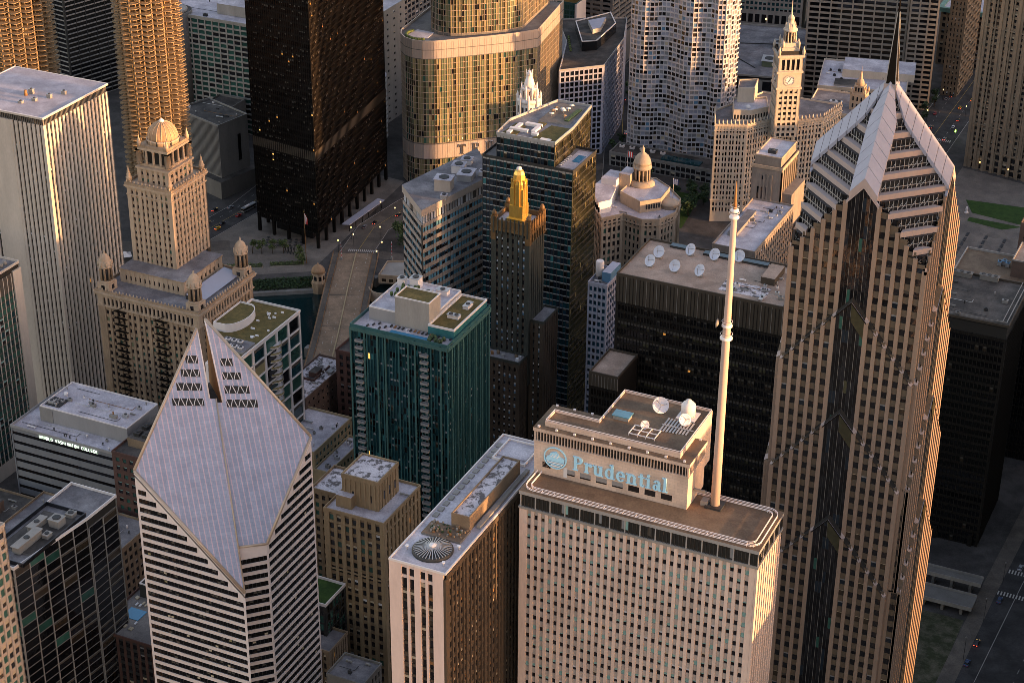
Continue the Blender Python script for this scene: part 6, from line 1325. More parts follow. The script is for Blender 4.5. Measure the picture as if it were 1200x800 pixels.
# ------------------------------------------------------------------ white wavy apartment slab
def wavy():
    B = Bld('wavy_white_tower', 'tall white concrete apartment slab with rippling window walls', 'apartment tower', (-228, 612, 0))
    S = [(-262, 600), (-257, 598.2), (-252, 598.2), (-247, 600.4), (-243, 603.4), (-238, 604.4), (-232, 602.8), (-226, 600.2), (-221, 600.2), (-216, 603), (-211, 604.6), (-206, 602.8), (-201.5, 604.5), (-199.5, 609), (-201, 614), (-199.5, 619), (-201, 624), (-200, 630), (-262, 632)]
    n_ = len(S); fl = 3.18; b = MB(); b.prism(inset(S, .5), 0, 150, 'core_dark', cap=False); b.obj('core', B.root); wl = B.p('wall')
    RM = [(2.6, 'g_dark'), (3.2, 'bl_grey'), (2.2, 'g_mauve'), (1.6, 'g_warm'), (.25, 'bl_blue'), (.3, 'bl_cream'), (.008, 'lit_dim')]  # mauve panes carry a painted lavender reflection
    for f in range(46):
        z = f * fl; g = MB()
        for i in range(n_ - 2):
            a, c_ = Vector(S[i]), Vector(S[i + 1]); k_ = 2 if i < 12 else 2; t = (c_ - a).normalized(); nn = Vector((t.y, -t.x))
            wl.obox((*(a - nn * .5), z), (*(c_ - a), 0), (*(nn * .55), 0), (0, 0, .92), 'river_white')
            for k in range(k_):
                q, q2 = a.lerp(c_, k / k_), a.lerp(c_, (k + 1) / k_)
                g.poly([(*(q - nn * .3), z + .92), (*(q2 - nn * .3), z + .92), (*(q2 - nn * .3), z + fl), (*(q - nn * .3), z + fl)], pick(RM))
        B.bands.append(g)
    for i in range(n_ - 2):
        a, c_ = Vector(S[i]), Vector(S[i + 1]); t = (c_ - a).normalized(); nn = Vector((t.y, -t.x))
        for k in range(2): q = a.lerp(c_, k / 2.); wl.obox((*(q - t * .2 - nn * .5), 0), (*(t * .4), 0), (*(nn * .72), 0), (0, 0, 147), 'river_white')
    B.finish()
    P = rectp(-266, -196, 580, 597.5); B = block('podium_block', 'low podium with a green tinted skylight roof at the foot of the wavy white slab', P, 9, {0: dict(cols=20, rows=2)}, 'concrete_gr', 'concrete_gr', DARKWIN, roof='roof_dark', pw=.6, ph=1.2, dep=.4, sdep=.2)
    b = MB(); b.box(-232, -206, 583, 590, 8.8, 9.9, 'g_teal'); b.obj('skylight', B.root)
    for k in range(5): b = MB(); roof_unit(b, -262 + k * 7, 592, 9, 3, 2, 1.2, 'white_panel'); b.obj('rooftop_unit', B.root)
    B.finish()
wavy()

# ------------------------------------------------------------------ clock tower group in glazed white terracotta
WW = [(.78, ('g_dark', 'bl_cream', 0)), (.14, ('g_dark', 'bl_cream', .45)), (.08, ('g_warm', 'bl_cream', .3))]
P = [(-178.5, 526.5), (-161.2, 534), (-151.5, 548), (-138, 552), (-124, 565), (-120, 590), (-170, 590), (-186, 548)]
B = Bld('clock_tower_building', 'ornate cream white terracotta office building with a tall four sided clock tower', 'historic tower', (-146, 548, 0))
shell(B, P, 0, 62, roof='roof_grey', wall='wrig')
for i, (c_, ) in {0: (9,), 1: (8,), 2: (7,), 3: (8,), 4: (10,), 7: (8,)}.items(): facade(B, P[i], P[(i + 1) % 8], 6, 62, c_, 15, 'wrig', 'wrig', WW, m0=.8, m1=.8, pw=.75, ph=1.3, dep=.5, sdep=.28, group=2, gw=1.3, top=2., endcut=False)
B.p('wall').prism(inset(P, .1), 0, 6, 'wrig', cap=False)
for z in (58.4, 61.3, 14): ring(B, inset(P, -.5), z, z + .6, .9, 'wrig')
b = MB(); rp = inset(P, -.2)
for i in (0, 1, 2, 3, 4, 7):
    a, c_ = Vector(rp[i]), Vector(rp[(i + 1) % 8]); k_ = int((c_ - a).length / 2.2)
    for k in range(k_): q = a.lerp(c_, k / k_); b.lathe(q.x, q.y, [(.4, 62.5), (.5, 64), (.1, 65.6)], 6, 'wrig')
b.obj('balustrade', B.root)
b = MB(); P5 = [(-171, 537), (-161, 541), (-154, 551), (-160, 566), (-178, 556)]; b.prism(P5, 61.8, 68, 'wrig', 'roof_white'); b.wallrun(P5, 68, 69.2, .4, 'wrig')
for i in (0, 1):
    a, c_ = Vector(P5[i]), Vector(P5[i + 1]); t = (c_ - a).normalized(); nn = Vector((t.y, -t.x))
    for k in range(6): q = a.lerp(c_, (k + .3) / 6); b.obox((*q, 63.4), (*(t * .9), 0), (*(nn * .06), 0), (0, 0, 2.6), 'g_dark')
b.lathe(-165, 546, [(1.3, 68), (1.3, 69.4), (.9, 69.9)], 12, 'white_paint'); b.prism([(-174, 552), (-165, 556), (-168, 572), (-178, 566)], 61.8, 76, 'wrig', 'roof_grey'); b.wallrun([(-174, 552), (-165, 556), (-168, 572), (-178, 566)], 76, 77.4, .4, 'wrig'); b.obj('setback_storey', B.root)
tc_ = Vector((-143.8, 549)); an = rad(30); s_ = 7.1
def sq(r): return rot(rectp(tc_.x - r, tc_.x + r, tc_.y - r, tc_.y + r), tc_, an)
Q = sq(s_); w_ = B.p('wall'); w_.prism(inset(Q, .4), 55, 108, 'core_dark', cap=False)
for i in (0, 1, 3):
    a, c_ = Q[i], Q[(i + 1) % 4]; facade(B, a, c_, 55, 85.5, 4, 9, 'wrig', 'wrig', WW, m0=1.2, m1=1.2, pw=1.2, ph=1.5, dep=.45, sdep=.3, endcut=False)
    a2, c2 = Vector(a), Vector(c_); t = (c2 - a2).normalized(); nn = Vector((t.y, -t.x)); w_.obox((*(a2 - nn * .4), 85.5), (*(c2 - a2), 0), (*(nn * .4), 0), (0, 0, 9.5), 'wrig')
    mid = (a2 + c2) / 2 + nn * .05; ck = MB(); n = 32
    for r0, r1, d_, m in ((0.01, 2.9, .1, 'white_paint'), (2.9, 3.4, .3, 'wrig'), (2.45, 2.6, .14, 'sign_dark')):
        for k in range(n):
            q0, q1 = 2 * math.pi * k / n, 2 * math.pi * (k + 1) / n; f = lambda r, A_: (*(mid + t * r * math.cos(A_) + nn * d_), 90.3 + r * math.sin(A_)); ck.poly([f(r0, q0), f(r1, q0), f(r1, q1), f(r0, q1)], m)
    for k in range(12): A_ = rad(30 * k); d0, d1 = mid + t * 1.9 * math.cos(A_) + nn * .2, mid + t * 2.4 * math.cos(A_) + nn * .2; ck.rod((*d0, 90.3 + 1.9 * math.sin(A_)), (*d1, 90.3 + 2.4 * math.sin(A_)), .12, 'sign_dark', 4)
    for A_, r in ((rad(230), 1.5), (rad(62), 2.1)): d1 = mid + t * r * math.cos(A_) + nn * .24; ck.sub('clock_hand').rod((*(mid + nn * .24), 90.3), (*d1, 90.3 + r * math.sin(A_)), .14, 'sign_dark', 4)
    ck.obj('clock_face', B.root)
    facade(B, a, c_, 96, 104.5, 4, 1, 'wrig', 'wrig', [(1, ('g_dark', 'bl_cream', 0))], m0=1.3, m1=1.3, pw=1.1, ph=1.3, dep=.45, sdep=.3, endcut=False)
for z0_, z1_, o_ in ((85., 86., .5), (94.8, 96, .6), (104.4, 105.8, .8)): B.p('cornice').prism(sq(s_ + o_), z0_, z1_, 'wrig', bottom=True)
cw_ = B.p('tower_crown'); cw_.prism(sq(5.2), 105.8, 109.5, 'wrig'); cw_.prism(sq(4.4), 109.5, 112, 'wrig')
for k in range(4):
    q = sq(s_)[k]; cw_.lathe(*q, [(.9, 105.8), (1., 108), (.1, 111)], 8, 'wrig'); q = sq(4.6)[k]; cw_.lathe(*q, [(.7, 109.5), (.8, 112), (.1, 114.5)], 8, 'wrig')
for k in range(12): t = 2 * math.pi * k / 12; cw_.lathe(tc_.x + 3.4 * math.cos(t), tc_.y + 3.4 * math.sin(t), [(.5, 112), (.42, 118), (.6, 118.4)], 8, 'wrig')
cw_.lathe(*tc_, [(2.4, 111), (2.4, 118.4)], 12, 'g_warm'); cw_.lathe(*tc_, [(4.1, 118.3), (4.2, 119.3), (3.2, 119.6), (3., 121.4), (2.6, 122.6), (1.9, 122.9), (1.8, 125.4), (2.1, 125.7), (1.2, 127.2), (.6, 127.8), (.4, 130), (.15, 136), (.08, 141)], 16, 'wrig')
for k in range(8): t = 2 * math.pi * k / 8; cw_.lathe(tc_.x + 2.9 * math.cos(t), tc_.y + 2.9 * math.sin(t), [(.35, 119.4), (.4, 121.6), (.05, 123.6)], 6, 'wrig')
B.finish()
P = [(-128, 590), (-121, 566), (-86, 580), (-74, 606), (-92, 626), (-140, 618)]
P = [(-142, 588), (-108, 592), (-92, 602), (-92, 630), (-146, 626)]
B = Bld('north_annex', 'cream terracotta wing behind the clock tower with a small lit turret', 'office building', (-112, 604, 0))
shell(B, P, 0, 56, roof='roof_grey', wall='wrig')
for i, c_ in ((0, 14), (1, 8), (2, 10)): facade(B, P[i], P[i + 1], 6, 56, c_, 13, 'wrig', 'wrig', WW, m0=.8, m1=.8, pw=.9, ph=1.5, dep=.5, sdep=.28, group=2, gw=1.3, top=1.6, endcut=False)
for z in (45.4, 55.4): ring(B, inset(P, -.5), z, z + .6, .9, 'wrig')
b = MB(); roof_unit(b, -128, 606, 56, 7, 3, 2, 'white_panel'); b.obj('rooftop_unit', B.root)
tx_, ty_ = -114, 606; b = MB(); b.prism(rectp(tx_ - 4.6, tx_ + 4.6, ty_ - 4.6, ty_ + 4.6), 55, 66, 'terra_light'); b.prism(rectp(tx_ - 3.2, tx_ + 3.2, ty_ - 3.2, ty_ + 3.2), 66, 71, 'terra_light')
for z, s in ((57.5, 4.6), (62, 4.6), (67.4, 3.2)):
    for k in (-1, 0, 1): b.box(tx_ + k * s * .55 - .5, tx_ + k * s * .55 + .5, ty_ - s - .06, ty_ - s - .01, z, z + 2.6, 'g_dark'); b.box(tx_ + s + .01, tx_ + s + .06, ty_ + k * s * .55 - .5, ty_ + k * s * .55 + .5, z, z + 2.6, 'g_dark')
for x in (-1, 1):
    for y in (-1, 1): finial(b, tx_ + x * 4.2, ty_ + y * 4.2, 66, .7)
b.lathe(tx_, ty_, [(2.8, 71), (2., 74), (1., 75), (.9, 77), (.2, 80), (.05, 83)], 8, 'terra_light'); b.obj('turret', B.root); B.finish()
P = rot(rectp(-160, -104, 660, 712), (-132, 686), rad(12))
B = block('white_roof_annex', 'flat white roofed block with a raised tier behind the lit turret', P, 47, {0: dict(cols=12, rows=11), 1: dict(cols=12, rows=11)}, 'wrig', 'wrig', DARKWIN, roof='roof_white', pw=1.3, ph=1.6, dep=.4, sdep=.3); b = MB(); b.prism(rot(rectp(-146, -100, 682, 706), (-132, 686), rad(12)), 46.8, 52, 'wrig', 'roof_white'); b.prism(rot(rectp(-150, -132, 664, 676), (-132, 686), rad(12)), 46.8, 47.8, 'concrete_gr', 'roof_dark'); b.obj('upper_tier', B.root); scatter_roof(B, P, 47, 6, 1.4); B.finish()

# ------------------------------------------------------------------ background blocks, left to right
P = [(-690, 530), (-640, 520), (-616, 600), (-660, 620)]
B = block('dark_banded_block', 'dark office slab with sloping pale floor lines between the two round towers', P, 125, {0: dict(cols=6, rows=38, pw=.3), 1: dict(cols=10, rows=38)}, 'dark_frame', 'concrete_gr', [(1, ('g_black', 'bl_dk', 0))], roof='roof_dark', pw=.4, ph=.8, dep=.5, sdep=.45, band=True, endcut=False); b = MB(); q = Vector((-640, 520)); v = Vector((24, 80)).normalized(); b.obox((*(q + v * 6 + Vector((v.y, -v.x)) * .1), 92), (*(v * 56), 0), (v.y * .2, -v.x * .2, 0), (0, 0, 11), 'concrete_gr'); b.obj('plant_band', B.root); B.finish()
P = rectp(-566, -497, 524, 580)
B = block('round_corner_hotel', 'grey gridded hotel with a round corner drum and white roof behind the round tower', P, 76, {0: dict(cols=10, rows=21, m0=14), 1: dict(cols=12, rows=21)}, 'concrete', 'concrete', [(.6, ('g_green', 'bl_dk', 0)), (.4, ('g_dark', 'bl_dk', .2))], roof='roof_white', pw=.9, ph=1.1, dep=.6, sdep=.5, cat='hotel')
b = MB(); b.lathe(-554, 526, [(11, 0), (11, 78), (10.4, 78), (10.4, 77)], 32, 'concrete_dk'); b.lathe(-554, 526, [(8, 77), (8, 79), (7.4, 79)], 28, 'concrete'); b.obj('corner_drum', B.root); b = MB(); b.prism(rectp(-528, -503, 536, 552), 76, 83, 'concrete', 'roof_white'); b.obj('penthouse', B.root); scatter_roof(B, P, 76, 5, 1.8); B.finish()
P = [(-503, 446), (-463.5, 432.5), (-458, 457), (-494, 470)]
B = block('ribbed_concrete_block', 'windowless ribbed grey concrete block beside the round tower', P, 45, {}, 'concrete_gr', roof='roof_dark', ph=.3)
for i in (0, 1):
    a, c_ = Vector(P[i]), Vector(P[i + 1]); k_ = int((c_ - a).length / 1.1); t = (c_ - a).normalized(); nn = Vector((t.y, -t.x))
    for k in range(k_): q = a.lerp(c_, k / k_); B.p('rib').obox((*q, 12), (*(t * .35), 0), (*(nn * .28), 0), (0, 0, 32.5), 'concrete_gr' if i == 0 else 'concrete_dk') if i == 0 else None
b = MB(); q = Vector((-463.5, 432.5)).lerp(Vector((-458, 457)), .62); b.obox((q.x + .1, q.y, 18), (.4, 2.4, 0), (.3, 0, 0), (0, 0, 17), 'g_black'); b.obj('sign_slot', B.root); b = MB(); b.prism(inset(P, -5), 0, 11, 'concrete_dk', 'roof_dark'); b.obj('base', B.root); scatter_roof(B, P, 45, 6, 1.2)
B.finish()
P = rectp(-520, -500, 440, 520); B = block('low_theatre_block', 'low dark block tucked between the round tower and the ribbed block', P, 26, {}, 'concrete_dk', roof='roof_dark'); B.finish()
P = rectp(-452, -428, 560, 610); B = block('ochre_slab', 'pale ochre slab with few small windows behind the black steel slab', P, 78, {0: dict(cols=4, rows=16, pw=4.4, ph=3.4), 1: dict(cols=5, rows=16, pw=7, ph=3.4)}, 'concrete', 'concrete', DARKWIN, roof='roof_white', dep=.3, sdep=.29, m0=2, m1=2); B.finish()
B = Bld('round_ramp_garage', 'white banded round parking ramp squeezed between black slab and golden tower', 'garage', (-441, 560, 0)); 
for k in range(13): b = MB(); b.lathe(-424, 548, [(13, 4 + k * 3.2), (13, 5.6 + k * 3.2)], 32, 'white_panel'); b.obj('deck', B.root)
b = MB(); b.lathe(-424, 548, [(11.6, 0), (11.6, 46)], 28, 'core_dark'); b.lathe(-424, 548, [(12.9, 45.5), (12.9, 46.4)], 32, 'roof_white'); b.obj('core', B.root); B.finish()
P = [(-341, 666), (-318, 628), (-300, 575), (-277.8, 596), (-286, 650), (-300, 690)]
B = block('lattice_office', 'sloping sided office with a white lattice wall and dark stepped roofs', P, 60, {2: dict(cols=9, rows=16), 3: dict(cols=14, rows=16), 1: dict(cols=10, rows=16)}, 'cap_metal', 'cap_metal', [(.8, ('g_black', 'bl_dk', 0)), (.2, ('g_navy', 'bl_dk', 0))], roof='roof_dark', pw=.8, ph=.9, dep=.6, sdep=.5, parapet='alu', endcut=False)
b = MB(); b.prism([(-322, 652), (-302, 616), (-294, 622), (-296, 660), (-308, 680)], 59.8, 66, 'g_dark', 'roof_dark'); b.wallrun([(-322, 652), (-302, 616), (-294, 622), (-296, 660), (-308, 680)], 66, 66.6, .6, 'white_panel'); b.prism([(-312, 650), (-302, 634), (-299, 640), (-304, 662)], 66, 69, 'alu', 'cap_metal'); b.obj('upper_storey', B.root); b = MB()
for k in range(8): q = Vector((-308, 612)).lerp(Vector((-322, 640)), k / 8); b.lathe(q.x, q.y, [(.4, 60), (1.1, 60.6), (.3, 61.4)], 6, 'leaf_lt')
b.obj('planting', B.root); B.finish()
P = rectp(-378, -330, 738, 790); B = block('dark_ledge_office', 'dark office with broad pale ledges on an arcaded base, left of the wavy slab', P, 110, {0: dict(cols=6, rows=24, z0=22), 1: dict(cols=4, rows=24, z0=22)}, 'concrete_dk', 'concrete_dk', [(1, ('g_black', 'bl_dk', 0))], roof='roof_dark', pw=1.6, ph=1.9, dep=1.2, sdep=1.16, band=True)
b = MB()
for k in range(8): b.box(-377 + k * 6.6, -375.4 + k * 6.6, 737.2, 738.4, 0, 16, 'concrete_gr')
b.box(-379, -329, 737, 739, 16, 20, 'concrete_gr'); b.obj('arcade', B.root); B.finish()
P = rectp(-363, -348.5, 716, 732); B = block('green_slim_block', 'slim green glass block with one white edge above the lattice office', P, 55, {0: dict(cols=6, rows=14)}, 'teal_frame', 'teal_frame', [(1, ('g_green', 'bl_dk', 0))], roof='roof_sedum', pw=.3, ph=.8, dep=.3, sdep=.2, band=True); B.p('wall').box(-349.6, -348.2, 715.6, 733, 0, 55.4, 'white_panel'); B.finish()
P = rectp(-377, -363.5, 690, 740); B = block('white_pier_slab', 'white slab with dark window stripes tucked behind the golden tower', P, 110, {0: dict(cols=5, rows=30), 1: dict(cols=10, rows=30)}, 'river_white', 'bl_grey', [(1, ('g_dark', 'bl_grey', 0))], roof='roof_white', pw=1., ph=1.2, dep=.5, sdep=.2); B.finish()
P = rot(rectp(-258, -180, 694, 800), (-220, 700), rad(12)); B = block('big_grey_roof_store', 'big windowless tan store with a wide grey roof beyond the wavy slab', P, 31, {0: dict(cols=6, rows=1, pw=3.5, z0=21, z1=29)}, 'concrete', 'concrete', [(1, ('g_dark', 'bl_dk', 0))], roof='roof_grey', ph=.8, dep=.4, sdep=.3)
for x, y, w, d in ((-208, 724, 9, 12), (-193, 726, 8, 10), (-212, 760, 8, 10)): b = MB(); roof_unit(b, x, y, 30.9, w, d, 4, 'g_ltgrn', 'alu', rad(12)); b.obj('rooftop_unit', B.root)
b = MB(); b.rod((-250, 752, 31.2), (-196, 772, 31.2), .35, 'vent_dark', 4); b.rod((-246, 738, 31.2), (-214, 712, 31.2), .35, 'vent_dark', 4); b.obj('roof_pipe', B.root); B.finish()
P = rot(rectp(-290, -230, 862, 910), (-260, 870), rad(12)); B = block('green_window_hotel', 'beige gridded hotel with green windows over an arcaded base, at the far top', P, 100, {0: dict(cols=18, rows=20, z0=20), 1: dict(cols=10, rows=20, z0=20)}, 'concrete', 'concrete', [(.8, ('g_teal', 'bl_teal', 0)), (.2, ('g_dark', 'bl_teal', .4))], roof='roof_dark', pw=1.1, ph=1.6, dep=.4, sdep=.3, cat='hotel')
b = MB(); q0 = Vector(P[0]); q1 = Vector(P[1]); t = (q1 - q0).normalized(); nn = Vector((t.y, -t.x))
for k in range(12): q = q0.lerp(q1, k / 12.); b.obox((*q, 3), (*(t * 3.4), 0), (*(nn * .1), 0), (0, 0, 5), 'g_dark'); b.obox((*q, 11), (*(t * 3.4), 0), (*(nn * .1), 0), (0, 0, 6.5), 'g_dark')
q = q0.lerp(q1, .55); b.obox((*(q + nn * .3), 13.5), (*(t * 1.), 0), (*(nn * .2), 0), (0, 0, 1.4), 'lamp_warm'); b.obj('arcade', B.root); B.finish()
P = rot(rectp(-224, -205, 872, 920), (-215, 880), rad(12)); B = block('grey_fin_slab', 'grey slab with thin vertical fins behind the clock tower spire', P, 100, {0: dict(cols=10, rows=26), 1: dict(cols=14, rows=26)}, 'concrete_gr', 'concrete_dk', [(1, ('g_dark', 'bl_dk', 0))], roof='roof_dark', pw=.9, ph=1.6, dep=.5, sdep=.2); B.finish()
P = rot(rectp(-194, -126, 768, 812), (-126, 768), rad(12)); B = block('gridded_hotel_slab', 'huge beige gridded hotel slab with dark recessed windows beside the avenue', P, 120, {0: dict(cols=9, rows=31, pw=1., ph=1.35), 1: dict(cols=8, rows=31, pw=1.4, ph=1.5)}, 'marriott', 'marriott', [(1, ('g_black', 'bl_dk', 0))], roof='roof_dark', dep=1., sdep=.9, m0=.8, m1=.8, cat='hotel'); 
B.finish()
P = rot(rectp(-125.4, -106, 762, 795), (-126, 768), rad(12)); B = block('gridded_hotel_wing', 'narrow beige wing with slanting floor lines joined to the gridded hotel slab', P, 112, {0: dict(cols=3, rows=31, pw=1.2, ph=1.5), 1: dict(cols=14, rows=31, pw=.8, ph=1.7)}, 'marriott', 'marriott', [(1, ('g_black', 'bl_dk', 0))], roof='roof_dark', dep=.8, sdep=.7, m0=.6, m1=.6, cat='hotel'); B.finish()
P = rectp(-105, -93.5, 800, 850); B = block('brown_avenue_block', 'brown stone block on the avenue right of the gridded hotel', P, 70, {0: dict(cols=4, rows=18), 1: dict(cols=12, rows=18)}, 'brick_tan', 'brick_tan', DARKWIN, roof='roof_dark', pw=1.5, ph=1.6, dep=.4, sdep=.3); B.finish()
P = rectp(-124, -92, 862, 912); B = block('copper_edged_block', 'avenue block with a pinkish flat roof edged in green copper', P, 42, {0: dict(cols=8, rows=9), 1: dict(cols=14, rows=9)}, 'brick_tan', 'brick_tan', DARKWIN, roof='roof_white', parapet='copper', pw=1.6, ph=1.8, dep=.4, sdep=.3); ring(B, inset(P, -2.2), 40, 43.2, 3.2, 'copper'); b = MB(); b.box(-110, -104, 884, 890, 42, 46, 'concrete_dk'); b.obj('penthouse', B.root); scatter_roof(B, P, 42, 5, 2); B.finish()
P = rectp(-92, -60, 960, 1000); B = block('far_pale_block', 'pale slab at the far end of the avenue', P, 60, {0: dict(cols=8, rows=15)}, 'concrete', 'concrete', DARKWIN, roof='roof_grey', pw=1.4, ph=1.6, dep=.4, sdep=.3); B.finish()
# filler blocks that close the gaps between the far buildings
for x0_, x1_, y0_, y1_, h, m, lab in ((-452, -384, 640, 700, 40, 'concrete_dk', 'grey roofed block behind the pale ochre slab'), (-420, -372, 800, 850, 70, 'concrete_dk', 'dark block at the top edge behind the golden tower'), (-336, -296, 820, 870, 60, 'concrete_gr', 'grey block behind the dark office with ledges'), (-600, -560, 640, 690, 70, 'concrete_dk', 'dark block behind the round corner hotel'), (-500, -455, 640, 700, 60, 'concrete_gr', 'grey block at the top edge above the round corner hotel')):
    P = rectp(x0_, x1_, y0_, y1_); B = block('background_block', lab, P, h, {0: dict(cols=10, rows=h // 4), 1: dict(cols=10, rows=h // 4)}, m, m, DARKWIN, roof='roof_grey', pw=1.6, ph=1.7, dep=.4, sdep=.25); scatter_roof(B, P, h, 5, 2); B.finish()

# ------------------------------------------------------------------ gothic limestone tower at the right edge
P = [(-59, 679), (-8, 668), (0, 706), (-50, 717)]
B = Bld('gothic_stone_tower', 'brown gothic limestone tower with closely set vertical ribs at the avenue corner', 'historic tower', (-30, 692, 0)); shell(B, P, 0, 130, roof='roof_dark', wall='trib')
GWn = [(.8, ('g_dark', 'bl_cream', 0)), (.2, ('g_dark', 'bl_cream', .5))]
facade(B, P[0], P[1], 14, 116, 17, 27, 'trib', 'trib', GWn, m0=2.6, m1=2.6, pw=.95, ph=1.7, dep=.9, sdep=.25, group=4, gw=2.4, top=2)
facade(B, P[3], P[0], 14, 116, 12, 27, 'trib', 'trib', GWn, m0=2.6, m1=2.6, pw=1., ph=1.7, dep=.9, sdep=.25, group=4, gw=2.2, top=2)
facade(B, P[0], P[1], 0, 14, 9, 3, 'trib', 'trib', GWn, m0=2.6, m1=2.6, pw=2.2, ph=1.3, dep=.9, sdep=.4); facade(B, P[3], P[0], 0, 14, 7, 3, 'trib', 'trib', GWn, m0=2.6, m1=2.6, pw=2.2, ph=1.3, dep=.9, sdep=.4)
facade(B, P[0], P[1], 116, 130, 9, 2, 'trib', 'trib', GWn, m0=2.6, m1=2.6, pw=2.2, ph=2.2, dep=.9, sdep=.3)
for k in range(10): q = Vector(P[0]).lerp(Vector(P[1]), k / 9.); b = MB(); b.obox((q.x - .9, q.y - .7, 0), (1.8, 0, 0), (0, 1.4, 0), (0, 0, 119), 'trib'); b.obj('buttress', B.root)
for z in (13.6, 30, 94): ring(B, inset(P, -.35), z, z + .7, 1., 'trib')
for k in range(8): q = Vector(P[0]).lerp(Vector(P[1]), (k + .5) / 8.); b = MB(); b.box(q.x - .4, q.x + .4, q.y - .75, q.y - .5, 5.2, 6, 'lamp_warm') if k % 3 == 1 else b.box(q.x - .4, q.x + .4, q.y - .75, q.y - .5, 5.2, 6, 'vent_dark'); b.obj('wall_lamp', B.root)
B.finish()

# ------------------------------------------------------------------ dark blocks right of the chevron tower
P = rectp(-12, 47.5, 248.5, 292)
B = block('black_flat_roof_block', 'black steel office block with a stained dark flat roof right of the chevron tower', P, 110, {0: dict(cols=34, rows=28, z1=104), 1: dict(cols=24, rows=28, z1=104)}, 'ic_black', 'ic_black', [(6, ('g_black', 'bl_dk', 0)), (.4, ('g_warm', 'bl_dk', .4))], roof='roof_dark', parapet='ic_louver', pw=.28, dep=.4, sdep=.16, band=True)
b = MB(); b.path([(46.2, 249.8, 111.2), (46.2, 291, 111.2)], .25, 'concrete_gr', 4); b.path([(44.4, 250.6, 111.2), (44.4, 291, 111.2)], .2, 'concrete_gr', 4); b.path([(-11, 249.6, 111.2), (46.2, 249.8, 111.2)], .2, 'concrete_dk', 4); b.obj('rail', B.root)
for x, y, w, d, h in ((18, 289, 9, 2.5, 2), (30, 290, 8, 2.5, 2.2), (10, 268, 3, 3, 1.4)): b = MB(); roof_unit(b, x, y, 110, w, d, h, 'concrete_dk'); b.obj('rooftop_unit', B.root)
scatter_roof(B, P, 110, 8, 1.2, ('concrete_dk', 'vent_dark', 'concrete_gr'))
for k in range(4): x = -4 + k * 16; b = MB(); b.box(x - 1, x + 1, 247.6, 248.4, 0, 6, 'ic_black'); b.obj('column', B.root)
B.finish()
P = rectp(6, 62, 331, 362); B = block('tan_roof_block', 'dark block with a mottled tan roof and small blue fan units, behind the stained roof', P, 90, {0: dict(cols=30, rows=22)}, 'ic_black', 'ic_black', [(1, ('g_black', 'bl_dk', 0))], roof='roof_brown', parapet='concrete', pw=.3, ph=.5, dep=.4, sdep=.2, band=True)
for k in range(3): b = MB(); roof_unit(b, 24 + k * 1.9, 350 + (k % 2) * 1.5, 90, 1.7, 2.6, 2., 'alu', 'bl_blue'); b.obj('rooftop_unit', B.root)
b = MB(); b.prism(rectp(31, 60, 340, 361), 89.8, 98, 'brick_brown', 'roof_tan'); b.wallrun(rectp(31, 60, 340, 361), 98, 98.7, .5, 'concrete'); b.obj('penthouse', B.root); B.finish()
P = rectp(24, 70, 396, 430); B = block('brown_box_block', 'brown brick box at the right edge above the tan roof', P, 92, {0: dict(cols=12, rows=24, pw=2.4)}, 'brick_brown', 'brick_brown', DARKWIN, roof='roof_brown', ph=2.2, dep=.3, sdep=.25); B.finish()
# ------------------------------------------------------------------ streets, bridge, planting, vehicles
def sheet(name, pts, z, m, lift=0.):
    b = MB(); b.poly([(*p, z) for p in pts], m); o = b.obj(name); o['kind'] = 'structure'; return o
def strip(pts, w):
    """ribbon polygon of half width w along a line"""
    L, R = [], []
    for i, p in enumerate(pts):
        a = Vector(pts[max(0, i - 1)]); c = Vector(pts[min(len(pts) - 1, i + 1)]); t = (c - a).normalized(); n = Vector((-t.y, t.x)); L.append(tuple(Vector(p) + n * w)); R.append(tuple(Vector(p) - n * w))
    return R + L[::-1]
RZ = [.012]
def road(name, pts, w, z=.012, m='asphalt', kerb=True, lines=()):
    RZ[0] += .004; z = RZ[0] + .03
    sheet(name, strip(pts, w), z, m)
    if kerb:
        for s in (1, -1):
            b = MB(); e = []
            for i, p in enumerate(pts):
                a = Vector(pts[max(0, i - 1)]); c = Vector(pts[min(len(pts) - 1, i + 1)]); t = (c - a).normalized(); e.append(Vector(p) + Vector((-t.y, t.x)) * s * (w + .2))
            for a, c in zip(e, e[1:]): b.obox((*a, 0), (*(c - a), 0), (*(Vector((c - a).to_tuple()).orthogonal().normalized() * .3), 0), (0, 0, .14), 'concrete')
            o = b.obj('kerb'); o['kind'] = 'structure'
    for off, dash, col in lines:
        b = MB()
        for a, c in zip(pts, pts[1:]):
            a, c = Vector(a), Vector(c); L = (c - a).length; t = (c - a) / L; n = Vector((-t.y, t.x)); p = 0.
            while p < L:
                q = min(L, p + (3. if dash else L)); x = a + t * p + n * (off - .09); b.poly([(*x, z + .006), (*(a + t * q + n * (off - .09)), z + .006), (*(a + t * q + n * (off + .09)), z + .006), (*(a + t * p + n * (off + .09)), z + .006)], col); p += 9. if dash else L + 1
        o = b.obj('lane_marking'); o['kind'] = 'structure'
def crosswalk(c, t, w, n, z, l=3.):
    b = MB(); c, t = Vector(c), Vector(t).normalized(); nn = Vector((-t.y, t.x))
    for k in range(n):
        p = c + t * ((k + .5) / n - .5) * w; b.poly([(*(p - t * .3 - nn * l / 2), z), (*(p + t * .3 - nn * l / 2), z), (*(p + t * .3 + nn * l / 2), z), (*(p - t * .3 + nn * l / 2), z)], 'paint_white')
    o = b.obj('crosswalk'); o['kind'] = 'structure'
BR = [(-291, 262), (-307, 300), (-330, 352), (-348, 394)]
road('road', [(-275, -200), (-275, 225), (-291, 262)], 9, lines=((0, False, 'paint_yellow'), (4.5, True, 'paint_white'), (-4.5, True, 'paint_white')))
